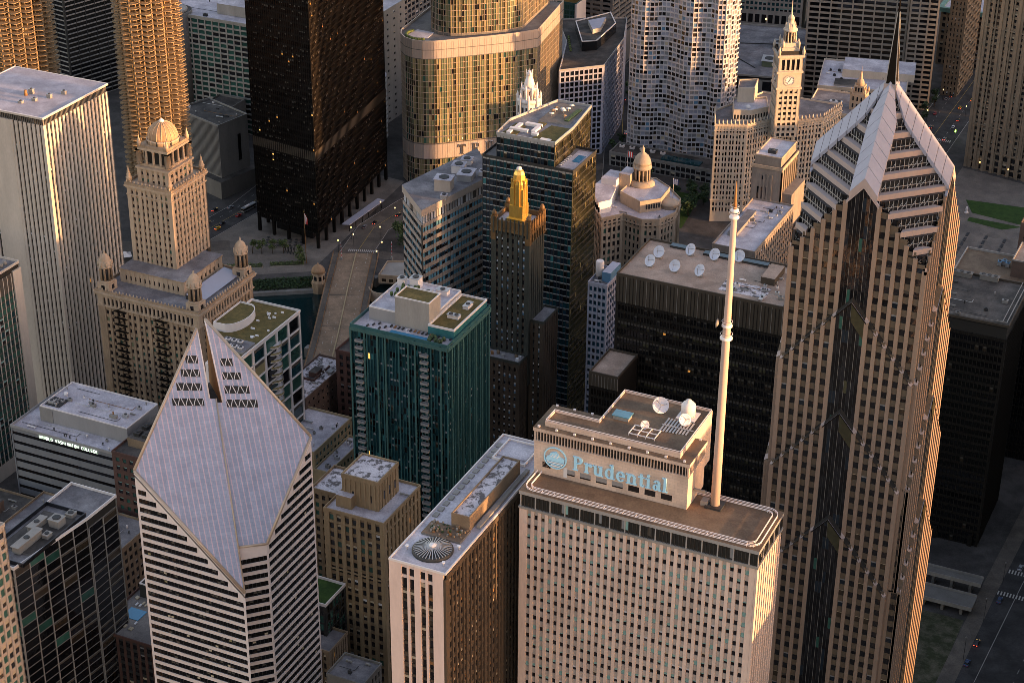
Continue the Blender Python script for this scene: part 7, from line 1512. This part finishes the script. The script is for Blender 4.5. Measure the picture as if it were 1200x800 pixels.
road('road', [(-348, 394), (-356, 430), (-352, 470), (-340, 520)], 9.5, m='asphalt_lt', lines=((0, False, 'paint_yellow'),))
road('road', [(-348, 396), (-300, 405), (-262, 452)], 5, z=.02, m='asphalt_lt', kerb=False)
road('road', [(-90, 540), (-90, 1400)], 15, m='asphalt', lines=((0, False, 'paint_yellow'), (7, True, 'paint_white'), (-7, True, 'paint_white')))
road('road', [(-250, 560), (-312, 720), (-330, 900)], 11, m='asphalt', lines=((0, False, 'paint_yellow'),))
road('road', [(-460, 240), (-448, 340), (-440, 420), (-452, 620)], 10, m='asphalt', lines=((0, False, 'paint_yellow'), (5, True, 'paint_white')))
road('road', [(-520, 330), (-448, 352), (-420, 372)], 7, z=.02, m='asphalt_lt', kerb=False)
road('road', [(68.5, 40), (76, 214), (86, 420)], 14, m='asphalt', lines=((5, False, 'paint_white'), (-9, True, 'paint_white')))
road('road', [(-2000, 222 - 2), (-500, 205), (-420, 214)], 8, z=.016)
road('road', [(-122, -600), (-122, 420)], 16, lines=((0, False, 'paint_yellow'), (6, True, 'paint_white'), (-6, True, 'paint_white')))
crosswalk((-346, 399), (23, 8), 18, 16, .12); crosswalk((-92, 700), (1, 0), 28, 22, .12, 4); crosswalk((-91, 716), (1, 0), 28, 22, .12, 4); crosswalk((77, 236), (1, 0), 26, 20, .12); crosswalk((76, 218), (1, 0), 26, 20, .12)
sheet('pavement', strip([(55.5, 40), (59.5, 214), (68, 420)], 3.4), .16, 'asphalt_lt')
# bridge
T = thing('road_bridge', 'wide bascule road bridge crossing the dark green river', 'bridge', (-320, 328, 0))
b = MB(); dk = strip(BR, 13.4); b.prism(dk, -1.4, .30, 'bridge_deck', bottom=True); b.obj('deck', T)
b = MB(); b.poly([(*p, .306) for p in strip(BR, 9.4)], 'bridge_deck'); b.obj('roadway', T)
for o_ in (10.8, -10.8): 
    b = MB(); s_ = [Vector(p) for p in strip(BR, abs(o_) + 1.9)]; i_ = [Vector(p) for p in strip(BR, abs(o_) - 1.2)]; n_ = len(BR); r_ = range(n_) if o_ < 0 else range(n_, 2 * n_); k0 = list(r_)
    for k in k0[:-1]: b.prism([tuple(s_[k]), tuple(s_[k + 1]), tuple(i_[k + 1]), tuple(i_[k])] if o_ < 0 else [tuple(s_[k]), tuple(s_[k + 1]), tuple(i_[k + 1]), tuple(i_[k])], .3, .48, 'asphalt_lt')
    b.obj('walkway', T)
def along(p): 
    L = [(Vector(b_) - Vector(a)).length for a, b_ in zip(BR, BR[1:])]; d_ = p * sum(L)
    for (a, c), l in zip(zip(BR, BR[1:]), L):
        if d_ <= l + 1e-6: t = (Vector(c) - Vector(a)).normalized(); return Vector(a) + t * d_, t
        d_ -= l
for s_ in (1, -1):
    for off, mm in ((9.7, 'rust'), (13.2, 'rust')):
        b = MB(); prev = None
        for k in range(49):
            p, t = along(k / 48); n = Vector((-t.y, t.x)); q = p + n * off * s_; b.rod((*q, .3), (*q, 1.5), .12, mm, 4)
            if prev: b.rod((*prev, 1.45), (*q, 1.45), .11, mm, 4); b.rod((*prev, .95), (*q, .95), .07, mm, 4)
            prev = q
        b.obj('railing', T)
b = MB(); prev = None
for k in range(25):
    p, t = along(k / 24)
    if prev is not None: n = Vector((-t.y, t.x)); b.obox((*(prev - n * .3), .306), (*(p - prev), 0), (*(n * .6), 0), (0, 0, .45), 'tan_wall')
    prev = p
b.obj('median', T); b = MB()
for fr in (.36, .62): p, t = along(fr); n = Vector((-t.y, t.x)); b.obox((*(p - n * 9.4), .309), (*(n * 18.8), 0), (*(t * .5), 0), (0, 0, .02), 'vent_dark')
for k in range(60):
    p, t = along(RND()); n = Vector((-t.y, t.x)); q = p + n * ((k % 4) - 1.5) * 4.6; b.obox((*q, .31), (*(t * 1.2), 0), (*(n * .25), 0), (0, 0, .004), 'paint_white')
b.obj('deck_markings', T)
for k, (fr, s_) in enumerate(((.2, 1), (.2, -1), (.8, 1), (.8, -1))):
    p, t = along(fr); n = Vector((-t.y, t.x)); q = p + n * 13.6 * s_; b = MB(); b.prism(rectp(q.x - 2, q.x + 2, q.y - 2, q.y + 2), -6.5, -.1, 'concrete_gr'); b.obj('pier', T)
def tender(x, y, lab):
    T = thing('bridge_tender_house', lab, 'bridge house', (x, y, 0)); b = MB(); oc = lambda r: [(x + r * math.cos(rad(a)), y + r * math.sin(rad(a))) for a in range(22, 382, 45)]
    b.prism(oc(4.2), -6.5, .2, 'terra'); b.prism(oc(3.7), .2, 5.6, 'terra_light'); b.prism(oc(4.1), 5.6, 6.3, 'terra_light', bottom=True); b.obj('walls', T); b = MB()
    for a in range(0, 360, 45): t = rad(a); b.obox((x + 3.43 * math.cos(t) + .8 * math.sin(t), y + 3.43 * math.sin(t) - .8 * math.cos(t), 2), (-1.6 * math.sin(t), 1.6 * math.cos(t), 0), (.06 * math.cos(t), .06 * math.sin(t), 0), (0, 0, 2.6), 'g_dark')
    b.obj('window_ring', T); b = MB(); b.lathe(x, y, [(4., 6.3), (3.7, 8), (2.6, 9.6), (1.2, 10.6), (.4, 10.9), (.2, 12)], 16, 'terra_dome'); b.obj('roof', T)
tender(-349, 352.5, 'stone bridge house with a domed roof by the black slab plaza')
tender(-291.5, 354, 'bridge house with only its domed roof showing over the teal tower terrace')
for x, y, lab in ((-351.5, 383, 'red and white bridge gate arm on the left of the crossing'), (-325.5, 396, 'red and white bridge gate arm on the right of the crossing')):
    T = thing('bridge_gate', lab, 'barrier', (x, y, 0)); b = MB(); b.prism(rectp(x - .6, x + .6, y - .6, y + .6), 0, 1.6, 'concrete_gr'); b.obj('base', T); b = MB()
    for k in range(9): b.rod((x, y, 1.4 + k * 1.1), (x + .02, y, 2.5 + k * 1.1), .16, 'flag_red' if k % 2 else 'white_paint', 5)
    b.obj('arm', T)
# plaza in front of the black slab and the river bank
sheet('plaza', [(-436, 322), (-420, 322), (-384, 346), (-360, 362), (-362, 388), (-372, 500), (-432, 506), (-440, 380)], .02, 'plaza_tile')
b = MB()
for a, c, w1 in (((-413, 312), (-380, 333.5), 0), ((-380, 333.5), (-350, 353), 0)):
    a, c = Vector(a), Vector(c); t = (c - a).normalized(); n = Vector((-t.y, t.x)); b.prism([tuple(a - n * 3.2), tuple(c - n * 3.2), tuple(c + n * 3), tuple(a + n * 3)], -6.8, -3.6, 'concrete_gr')
tag(b.obj('quay_wall'), kind='structure')
def leafmass(mb, pts, n, s, mats):
    for k in range(n):
        c = pts(); a = RND() * 6.28; e = (RND() - .5) * 2.6; u = Vector((math.cos(a), math.sin(a), (RND() - .5) * .8)).normalized(); v = Vector((-math.sin(a) * math.cos(e), math.cos(a) * math.cos(e), math.sin(e))); r = s * (.6 + RND() * .8); mb.poly([Vector(c) - u * r, Vector(c) - v * r * .7, Vector(c) + u * r, Vector(c) + v * r * .7], random.choice(mats))
def hedge(a, c, w, h, z, lab, n):
    a, c = Vector(a), Vector(c); t = (c - a); nn = Vector((-t.y, t.x)).normalized(); b = MB()
    def P_():
        f, g_, k = RND(), RND() - .5, RND(); q = a + t * f + nn * w * g_; zz = z + (.5 + g_) * 3.2 + h * (k ** .5); return (q.x, q.y, zz)
    leafmass(b, P_, n, .55, ['leaf_dk', 'hedge_leaf', 'leaf_dk', 'leaf']); o = b.obj('hedge', None, (a.x, a.y, 0)); tag(o, lab, 'hedge')
hedge((-408.5, 314.5), (-380.5, 335.5), 6.6, 1.6, -3.6, 'dark ivy bank sloping from the plaza to the river, its far left half', 2600); hedge((-380.5, 335.5), (-352, 354), 6.6, 1.6, -3.6, 'dark ivy bank sloping to the river beside the stone bridge house', 2800)
b = MB(); 
for a, c in (((-415, 327), (-385, 347)), ((-385, 347), (-358, 364.5))): b.path([(*a, 1.), (*c, 1.)], .09, 'concrete_dk', 4)
for a, c, lab in (((-408, 344), (-388, 356), 'plaza flower bed edged in stone, left of the flagpole'), ((-385, 359), (-368, 369), 'plaza flower bed edged in stone, right of the flagpole')):
    T = thing('planter', lab, 'planter', (*a, 0)); a, c = Vector(a), Vector(c); t = (c - a); nn = Vector((-t.y, t.x)).normalized(); b = MB(); b.prism([tuple(a - nn * 2.4), tuple(c - nn * 2.4), tuple(c + nn * 2.4), tuple(a + nn * 2.4)], 0, .6, 'concrete', 'soil'); b.obj('box', T); b = MB(); leafmass(b, lambda: (*(a + t * RND() + nn * (RND() - .5) * 4.4), .6 + RND() * .9), 500, .35, ['leaf_lt', 'leaf', 'leaf_lt']); b.obj('flowers', T)
def tree(x, y, h, r, lab, group, z=0., n=420, mats=('leaf', 'leaf_dk', 'leaf'), s=.5):
    T = thing('street_tree', lab, 'tree', (x, y, z), group); b = MB(); b.rod((x, y, z), (x + .2, y, z + h * .45), .28, 'trunk', 7, .16); rs = random.Random(int(x * 7 + y * 13))
    cl = []
    for k in range(9):
        a = rs.random() * 6.28; q = (x + math.cos(a) * r * (.25 + .55 * rs.random()), y + math.sin(a) * r * (.25 + .55 * rs.random()), z + h * (.42 + .48 * rs.random())); cl.append((q, r * (.32 + .3 * rs.random()))); b.rod((x + .1, y, z + h * .35), q, .12, 'trunk', 5, .04)
    cl.append(((x, y, z + h * .78), r * .5)); b.obj('trunk', T); b = MB()
    def P_():
        q, rr = random.choice(cl); d_ = Vector((RND() - .5, RND() - .5, RND() - .5)).normalized() * rr * (RND() ** .4); return (q[0] + d_.x, q[1] + d_.y, q[2] + d_.z * .8)
    leafmass(b, P_, n, s, list(mats)); b.obj('crown', T); return T
G_ = 'trees on the black slab plaza'
for x, y, h in ((-402, 368, 9), (-397, 370, 9.5), (-391.5, 373, 9.2), (-386, 376, 9), (-372.5, 372, 10.5), (-369.5, 368, 8)): tree(x, y, h, 3., 'small light green tree in the plaza beds before the black slab', G_, n=420, mats=('leaf_lt', 'leaf', 'leaf_lt'), s=.42)
tree(-333, 420, 12, 6.5, 'broad bright green tree between the bridge and the banded hotel', None, n=1100, mats=('leaf', 'leaf_lt', 'leaf')); tree(-326, 414, 9, 4.5, 'lower darker green tree at the foot of the broad tree by the bridge', None, n=600)
G_ = 'trees around the clock tower forecourt'
rs = random.Random(4)
for k in range(46):
    x, y = -248 + rs.random() * 60, 476 + rs.random() * 92
    if (x > -190 and y > 515) or y < 470 + (x + 248) * .55: continue
    tree(x, y, 8 + rs.random() * 4, 3.6 + rs.random() * 1.6, 'full dark green tree in the grove below the wavy white slab', G_, n=420, mats=('leaf_dk', 'leaf_dk', 'leaf'), s=.6)
for x, y in ((-272, 600), (-270, 612), (-268, 624), (-296, 690), (-302, 705)): tree(x, y, 10, 3., 'dark green street tree between the lattice office and the wavy slab', 'street trees behind the lattice office', n=320, mats=('leaf_dk', 'leaf'), s=.55)
for k in range(12): tree(-106 + (k % 2) * 3, 700 + k * 15, 8, 3.2, 'dark street tree along the avenue median and kerb', 'street trees on the avenue', n=220, mats=('leaf_dk', 'leaf_dk', 'hedge_leaf'), s=.6)
for k, (x, y) in enumerate(((-320, 455), (-315, 462), (-308, 470), (-300, 478), (-326, 474))): tree(x, y, 8, 3.4, 'dark green tree behind the banded hotel near the golden tower', 'trees by the golden tower', n=300, mats=('leaf_dk', 'leaf'), s=.55)
sheet('grass_patch', [(-255, 470), (-215, 478), (-190, 510), (-196, 560), (-262, 560)], .02, 'lawn'); sheet('drive', strip([(-282, 560), (-268, 578), (-248, 572), (-240, 556)], 5), .03, 'asphalt_lt')
# plaza by the gothic tower
sheet('plaza', [(-62, 480), (60, 480), (60, 668), (-10, 664), (-60, 676)], .016, 'plaza_tile')
for P_ in ([(-46, 626), (10, 632), (10, 604), (-8, 603), (-38, 608)], [(-38, 595), (-16, 591), (-6, 600), (-38, 601)]): sheet('lawn', P_, .1, 'lawn')
b = MB()
for k in range(4):
    for j in range(6): b.box(-34 + k * 11, -32.4 + k * 11, 536 + j * 7.4, 541.4 + j * 7.4, .03, .25, 'vent_dark')
tag(b.obj('paving_slots'), kind='structure'); sheet('terrace', rectp(-50, 20, 470, 518), .3, 'cap_metal')
T = thing('lawn_sculpture', 'small pale upright sculpture at the corner of the plaza lawn', 'sculpture', (-41, 606, 0)); b = MB(); b.lathe(-41, 606, [(1.4, .1), (1.2, 1), (.5, 1.4), (.9, 2.6), (.6, 4), (.2, 4.6)], 10, 'white_panel'); b.obj('figure', T)
# excavation lot and elevated walkways at the lower right
sheet('bare_lot', rectp(-10, 55, 60, 192), .012, 'soil')
for y0_, y1_, z, lab in ((211, 216.5, 6, 'raised concrete walkway with a parapet nearer the black flat roofed block'), (195, 205, 4, 'lower raised road deck on concrete posts beside the bare lot')):
    T = thing('elevated_walkway', lab, 'walkway', (30, y0_, 0)); b = MB(); b.box(-5, 57, y0_, y1_, z - .8, z, 'concrete_dk'); b.box(-5, 57, y0_ - .3, y0_ - .01, z - .8, z + 1.1, 'concrete_gr'); b.box(-5, 57, y1_ + .01, y1_ + .3, z - .8, z + 1.1, 'concrete_gr'); b.obj('deck', T)
    for k in range(7): b = MB(); b.box(4 + k * 8, 5.2 + k * 8, y0_ + .4, y1_ - .4, 0, z - .8, 'concrete_dk'); b.obj('post', T)
# vehicles: one car in parts, copied with other paints
def car(x, y, rz, paint, lab, tall=False, lights=None, z=.03):
    T = thing('parked_car' if lights is None else 'car', lab, 'car' if not tall else 'van', (x, y, z), None); W, L = .92, 2.3; ca, sa = math.cos(rz), math.sin(rz)
    def X(mb): mb.v = [(x + a * ca - b_ * sa, y + a * sa + b_ * ca, z + c) for a, b_, c in mb.v]; return mb
    def loft(mb, prof, w0, w1, m):
        n = len(prof); A = [(p, -(w0 if q < .95 else w1), q) for p, q in prof]; B_ = [(p, (w0 if q < .95 else w1), q) for p, q in prof]; mb.poly(A, m); mb.poly(B_[::-1], m)
        for i in range(n): j = (i + 1) % n; mb.poly([A[j], A[i], B_[i], B_[j]], m)
    b = MB(); h = 1.9 if tall else 1.42
    loft(b, [(-2.3, .3), (2.3, .3), (2.3, .72), (2.1, .84), (1.1, .95), (-1.7, .95), (-2.25, .86)] if not tall else [(-2.4, .3), (2.4, .3), (2.4, .8), (2.1, .9), (1.5, .95), (-2.4, .95)], W, W, paint); X(b).obj('body', T)
    b = MB(); loft(b, [(-1.75, .94), (1.15, .94), (.35, h), (-1.1, h)] if not tall else [(-2.4, .94), (1.5, .94), (.9, h), (-2.35, h)], W * .96, W * .78, 'g_black'); X(b).obj('cabin', T)
    b = MB(); b.box(-1.05 if not tall else -2.3, .3 if not tall else .85, -W * .76, W * .76, h - .01, h + .05, paint); X(b).obj('roof', T)
    for sx in (1.4, -1.4):
        for sy in (1, -1): b = MB(); b.rod((sx, sy * .72, .33), (sx, sy * .95, .33), .33, 'tyre', 10); r_ = b.sub('rim'); r_.rod((sx, sy * .9, .33), (sx, sy * .965, .33), .2, 'car_silver', 8); X(r_); X(b).obj('wheel', T)
    for sy in (.6, -.6): b = MB(); b.box(2.28, 2.34, sy - .22, sy + .22, .58, .76, 'lamp_warm' if lights else 'white_paint'); X(b).obj('headlight', T); b = MB(); b.box(-2.36, -2.26, sy - .2, sy + .2, .62, .8, 'lamp_red' if lights else 'flag_red'); X(b).obj('tail_light', T)
CN = {'car_white': 'white', 'car_black': 'black', 'car_silver': 'silver', 'car_red': 'red', 'car_yellow': 'yellow', 'car_blue': 'dark blue'}
for x, y, a, p, lab, lt in ((-358.5, 436, 98, 'car_black', 'black car with lit lamps at the kerb under the pale canopy end', 1), (-351, 452, 92, 'car_black', 'black car in the middle of the street north of the bridge', 1), (-346, 474, 80, 'car_white', 'white car, first of the row turning behind the banded hotel', 1), (-343.5, 480, 80, 'car_white', 'white car, second of the row turning behind the banded hotel', 1), (-336, 478, 80, 'car_black', 'black car beside the two white ones behind the banded hotel', 1), (-361, 428, 98, 'car_silver', 'silver car by the entrance columns of the black slab', None), (-454, 372, 75, 'car_yellow', 'yellow taxi on the street left of the black slab', 1), (-440, 395, 85, 'car_black', 'black car under the corner of the black slab', None), (-446, 352, 80, 'car_white', 'white car crossing beside the round tower base', 1), (-455, 410, 85, 'car_black', 'black car waiting near the ribbed concrete block', 1), (-306, 668, 110, 'car_yellow', 'yellow taxi on the street behind the lattice office', 1), (-277, 636, 110, 'car_white', 'white car with lit lamps beside the wavy white slab', 1), (-86, 780, 90, 'car_yellow', 'yellow taxi on the avenue by the gridded hotel', 1), (-97, 800, 90, 'car_black', 'black car further up the avenue', 1), (-84, 830, 90, 'car_silver', 'silver car further up the avenue', None), (-95, 735, 90, 'car_black', 'black car nearest the avenue crosswalk', 1), (-82, 742, 90, 'car_white', 'white car on the avenue beside the gothic tower', None), (65.5, 212, 88, 'car_blue', 'dark blue car just below the lower right crosswalk', None), (63.5, 178, 88, 'car_black', 'black car with lit lamps beside the bare lot', 1), (63, 163, 88, 'car_blue', 'dark blue car lowest on the street beside the bare lot', None), (73, 285, 87, 'car_black', 'black car north of the lower right crosswalks', None), (68.5, 240, 87, 'car_silver', 'silver car at the kerb between the lower right crosswalks', None)): car(x, y, rad(a), p, lab, lights=lt)
rs = random.Random(21)
CP = ['car_white', 'car_black', 'car_silver', 'car_red', 'car_black', 'car_silver', 'car_blue', 'car_yellow']
def traffic(lane, n, where, grp, rz):
    for k in range(n):
        f = (k + rs.random() * .7) / n; x = lane[0][0] + (lane[1][0] - lane[0][0]) * f; y = lane[0][1] + (lane[1][1] - lane[0][1]) * f; p = rs.choice(CP)
        i0 = set(o.name for o in bpy.data.objects if o.parent is None); car(x, y, rad(rz), p, '%s car among the traffic %s' % (CN[p], where), lights=1 if rs.random() < .4 else None)
        for o in bpy.data.objects:
            if o.parent is None and o.name not in i0: o['group'] = CN[p] + ' ' + grp
traffic(((-99, 720), (-99, 1000)), 9, 'on the avenue beside the gridded hotel', 'cars on the avenue', 90)
traffic(((-82, 700), (-82, 960)), 7, 'on the avenue in front of the gothic tower', 'cars by the gothic tower', 90)
traffic(((-445, 300), (-436, 430)), 6, 'west of the black steel slab', 'cars west of the black slab', 85)
traffic(((-452, 330), (-446, 470)), 5, 'passing the ribbed concrete block', 'cars by the ribbed block', 85)
traffic(((80, 60), (88, 320)), 7, 'along the far lower right street', 'cars lower right', 88)
traffic(((-300, 690), (-322, 760)), 3, 'behind the lattice office', 'cars behind the lattice office', 110)
def bus(x, y, a, m, lab):
    T = thing('city_bus', lab, 'bus', (x, y, 0)); c, s = math.cos(rad(a)), math.sin(rad(a))
    def ob(mb, x0, x1, y0, y1, z0, z1, mm): mb.obox((x + x0 * c - y0 * s, y + x0 * s + y0 * c, z0), ((x1 - x0) * c, (x1 - x0) * s, 0), (-(y1 - y0) * s, (y1 - y0) * c, 0), (0, 0, z1 - z0), mm)
    b = MB(); ob(b, -6, 6, -1.25, 1.25, .4, 1.5, m); ob(b, -6, 6, -1.25, 1.25, 2.6, 3.1, 'car_silver'); b.obj('body', T); b = MB(); ob(b, -5.9, 5.95, -1.2, 1.2, 1.5, 2.6, 'g_black'); b.obj('window_strip', T); b = MB(); ob(b, -3, 1, -.8, .8, 3.1, 3.4, 'white_panel'); b.obj('roof_unit', T)
    for sx in (-4, 4):
        for sy in (-1.1, 1.1): b = MB(); q = (x + sx * c - sy * s, y + sx * s + sy * c, .5); b.rod(q, (q[0] - .25 * s * (1 if sy > 0 else -1), q[1] + .25 * c * (1 if sy > 0 else -1), .5), .5, 'tyre', 10); b.obj('wheel', T)
bus(-437, 420, 83, 'car_silver', 'grey city bus on the street below the ribbed concrete block'); bus(-434, 352, 60, 'car_yellow', 'white bus with a yellow flank stopped near the terracotta tower')
# lamps, flagpole, parasols, tents
def lamp(x, y, lab, group, m='lamp_warm', h=7.5):
    T = thing('street_lamp', lab, 'street lamp', (x, y, 0), group); b = MB(); b.rod((x, y, 0), (x, y, h), .1, 'vent_dark', 5); b.obj('post', T); b = MB(); b.lathe(x, y, [(.2, h - .2), (.42, h + .2), (.3, h + .6), (.1, h + .7)], 8, m); b.obj('lantern', T)
for x, y in ((-358, 391), (-354, 402), (-334, 400), (-331, 388), (-360, 410), (-345, 418), (-350, 446), (-362, 450)): lamp(x, y, 'lit street lamp around the crossing north of the bridge', 'lit lamps at the bridge crossing')
for x, y in ((-101, 746), (-79, 765), (-80, 800), (-101, 790), (-104, 830)): lamp(x, y, 'lit street lamp along the avenue by the gridded hotel', 'lit lamps on the avenue')
for x, y in ((61, 165), (62.5, 195), (64, 225), (66, 262)): lamp(x, y, 'tall unlit lamp post on the lower right pavement', 'unlit posts lower right', 'concrete_gr', 11)
T = thing('traffic_light', 'traffic signal glowing green at the avenue corner', 'traffic light', (-76, 722, 0)); b = MB(); b.rod((-76, 722, 0), (-76, 722, 6), .12, 'vent_dark', 5); b.obj('post', T); b = MB(); b.box(-76.4, -75.6, 721.5, 722, 5, 6.6, 'lamp_green'); b.obj('signal_head', T)
T = thing('flagpole', 'tall bronze flagpole with a red and white flag on the river plaza', 'flagpole', (-367.7, 370.8, 0)); b = MB(); b.rod((-367.7, 370.8, 0), (-367.7, 370.8, 32), .24, 'rust', 7, .12); b.lathe(-367.7, 370.8, [(.3, 32), (.1, 32.6)], 6, 'gold'); b.obj('pole', T); b = MB()
for k in range(6): b.poly([(-367.5 + k * .3, 370.8, 31 - k * .5), (-367.2 + k * .3, 371, 31 - k * .55), (-366.9 + k * .22, 371, 24.8 - k * .1), (-367.5 + k * .15, 370.8, 24.6)], 'flag_red' if k % 2 else 'white_paint')
b.obj('flag', T)
rs = random.Random(3)
for k in range(22):
    i, j = k % 7, k // 7; x, y = -400 + i * 3. - j * 1.6, 380 + i * 1.5 + j * 3.4; T = thing('cafe_table', 'small dark round table on the plaza before the black slab', 'table', (x, y, 0), 'plaza tables'); b = MB(); b.lathe(x, y, [(1.05, .74), (1.05, .8)], 12, 'vent_dark'); b.obj('top', T); b = MB(); b.rod((x, y, 0), (x, y, .74), .1, 'vent_dark', 5); b.obj('stem', T)
T = thing('plaza_kiosk', 'dark open plaza sculpture of crossed frames under the black slab', 'sculpture', (-383, 378, 0)); b = MB()
for k in range(4): b.rod((-386 + k * 2, 377, 0), (-386 + k * 2, 379, 4.4), .3, 'vent_dark', 5); b.rod((-386 + k * 2, 379, 0), (-386 + k * 2, 377, 4.4), .3, 'vent_dark', 5)
b.obj('frames', T)
for x, y, s, m, lab in ((-464, 330, 5, 'white_paint', 'white peaked tent beside the base of the round tower'), (-452, 322, 3, 'umbrella_red', 'red parasol near the peaked tent by the river'), (-446, 336, 3, 'paint_yellow', 'yellow parasol near the peaked tent by the river'), (-437, 330, 2.5, 'umbrella_red', 'red parasol nearest the bus with the yellow flank')):
    T = thing('peaked_tent' if s > 4 else 'parasol', lab, 'tent' if s > 4 else 'parasol', (x, y, 0)); b = MB(); b.lathe(x, y, [(s, 2.6), (s * .5, 3.4), (.15, 5. if s > 4 else 3.8)], 4 if s > 4 else 10, m, smooth=False); b.obj('canopy', T)
    for k in range(4 if s > 4 else 1): b = MB(); a = k * 1.5708 if s > 4 else 0; r = s * .94 if s > 4 else 0; b.rod((x + r * math.cos(a), y + r * math.sin(a), 0), (x + r * math.cos(a), y + r * math.sin(a), 2.9), .08, 'white_paint', 5); b.obj('post', T)
P = [(-318, 366), (-296, 372), (-290, 386), (-306, 392), (-322, 384)]
B = block('riverside_pavilion', 'low cream stone pavilion with a curved stair wall beside the bridge', P, 4.4, {0: dict(cols=5, rows=1), 4: dict(cols=3, rows=1)}, 'terra_light', 'terra_light', [(1, ('g_warm', 'bl_cream', 0))], roof='concrete', pw=1.6, ph=1.6, dep=.4, sdep=.3, cat='pavilion'); B.finish()
b = MB(); b.lathe(-312, 362, [(9, -6), (9, .9), (8.4, .9), (8.4, -3)], 24, 'terra_light', a0=3.6, a1=6.6); T = thing('stair_wall', 'curved cream stair wall descending to the river right of the bridge', 'wall', (-312, 362, 0)); b.obj('wall', T)
# lower storeys for the riverside left of the plaza

# ------------------------------------------------------------------ unseen towers added east of the view to cast shade on the city
for x0_, x1_, y0_, y1_, h, m, lab in (
    (150, 205, 7, 61.5, 346, 'marble', 'very tall pale unseen shade tower added east of the chevron tower'),
    (103, 140, 86, 205, 118, 'concrete_dk', 'dark unseen shade block added across the street from the bare lot'),
    (97, 140, 216, 330, 118, 'concrete_gr', 'grey unseen shade block added across the street from the black flat roofed block'),
    (200, 240, -100, -55, 200, 'concrete_dk', 'dark unseen shade tower added east of the signed slab'),
    (205, 245, -54.5, -33, 166, 'concrete_gr', 'grey lower unseen shade tower added east of the signed slab'),
    (208, 248, -32.8, 9, 212, 'concrete', 'beige unseen shade tower added beside the very tall pale one'),
    (200, 240, 88.5, 132, 166, 'concrete', 'beige unseen shade tower added east of the black flat roofed block'),
    (205, 245, 132.5, 184, 166, 'concrete_dk', 'dark unseen shade tower added east of the black flat roofed block'),
    (203, 245, 184.5, 192, 148, 'concrete_gr', 'thin grey unseen shade slab added between two taller ones'),
    (200, 240, 192.5, 217, 193, 'concrete', 'beige unseen shade slab added east of the terracotta dome'),
    (204, 244, 217.5, 230, 216, 'concrete_dk', 'thin dark unseen shade slab added as tallest of its row'),
    (200, 240, 230.5, 268, 157, 'concrete_gr', 'grey unseen shade tower added east of the gold crowned tower'),
    (200, 240, 270, 326, 140, 'concrete_dk', 'dark unseen shade tower added near the river bend'),
    (200, 236, 328, 384, 112, 'concrete', 'beige unseen shade tower added on the south river bank'),
    (180, 230, 422, 518, 268, 'concrete_gr', 'tall grey unseen shade tower added on the north river bank'),
    (200, 240, 541, 614, 92, 'concrete', 'low beige unseen shade tower added on the north river bank'),
    (204, 244, 615, 655, 84, 'concrete_dk', 'dark unseen shade tower added east of the clock tower'),
    (190, 230, 656, 776, 125, 'concrete', 'beige unseen shade tower added east behind the gothic tower'),
    (200, 240, 781, 916, 150, 'concrete_dk', 'dark unseen shade tower added at the far north east')):
    P = rectp(x0_, x1_, y0_, y1_)
    B = block('unseen_shade_tower', lab, P, h, {0: dict(cols=10, rows=int(h / 7), z0=4), 3: dict(cols=14, rows=int(h / 7), z0=4)}, m, m, None, roof='roof_grey', pw=1.6, ph=2.2, dep=.5, sdep=.3); B.finish()
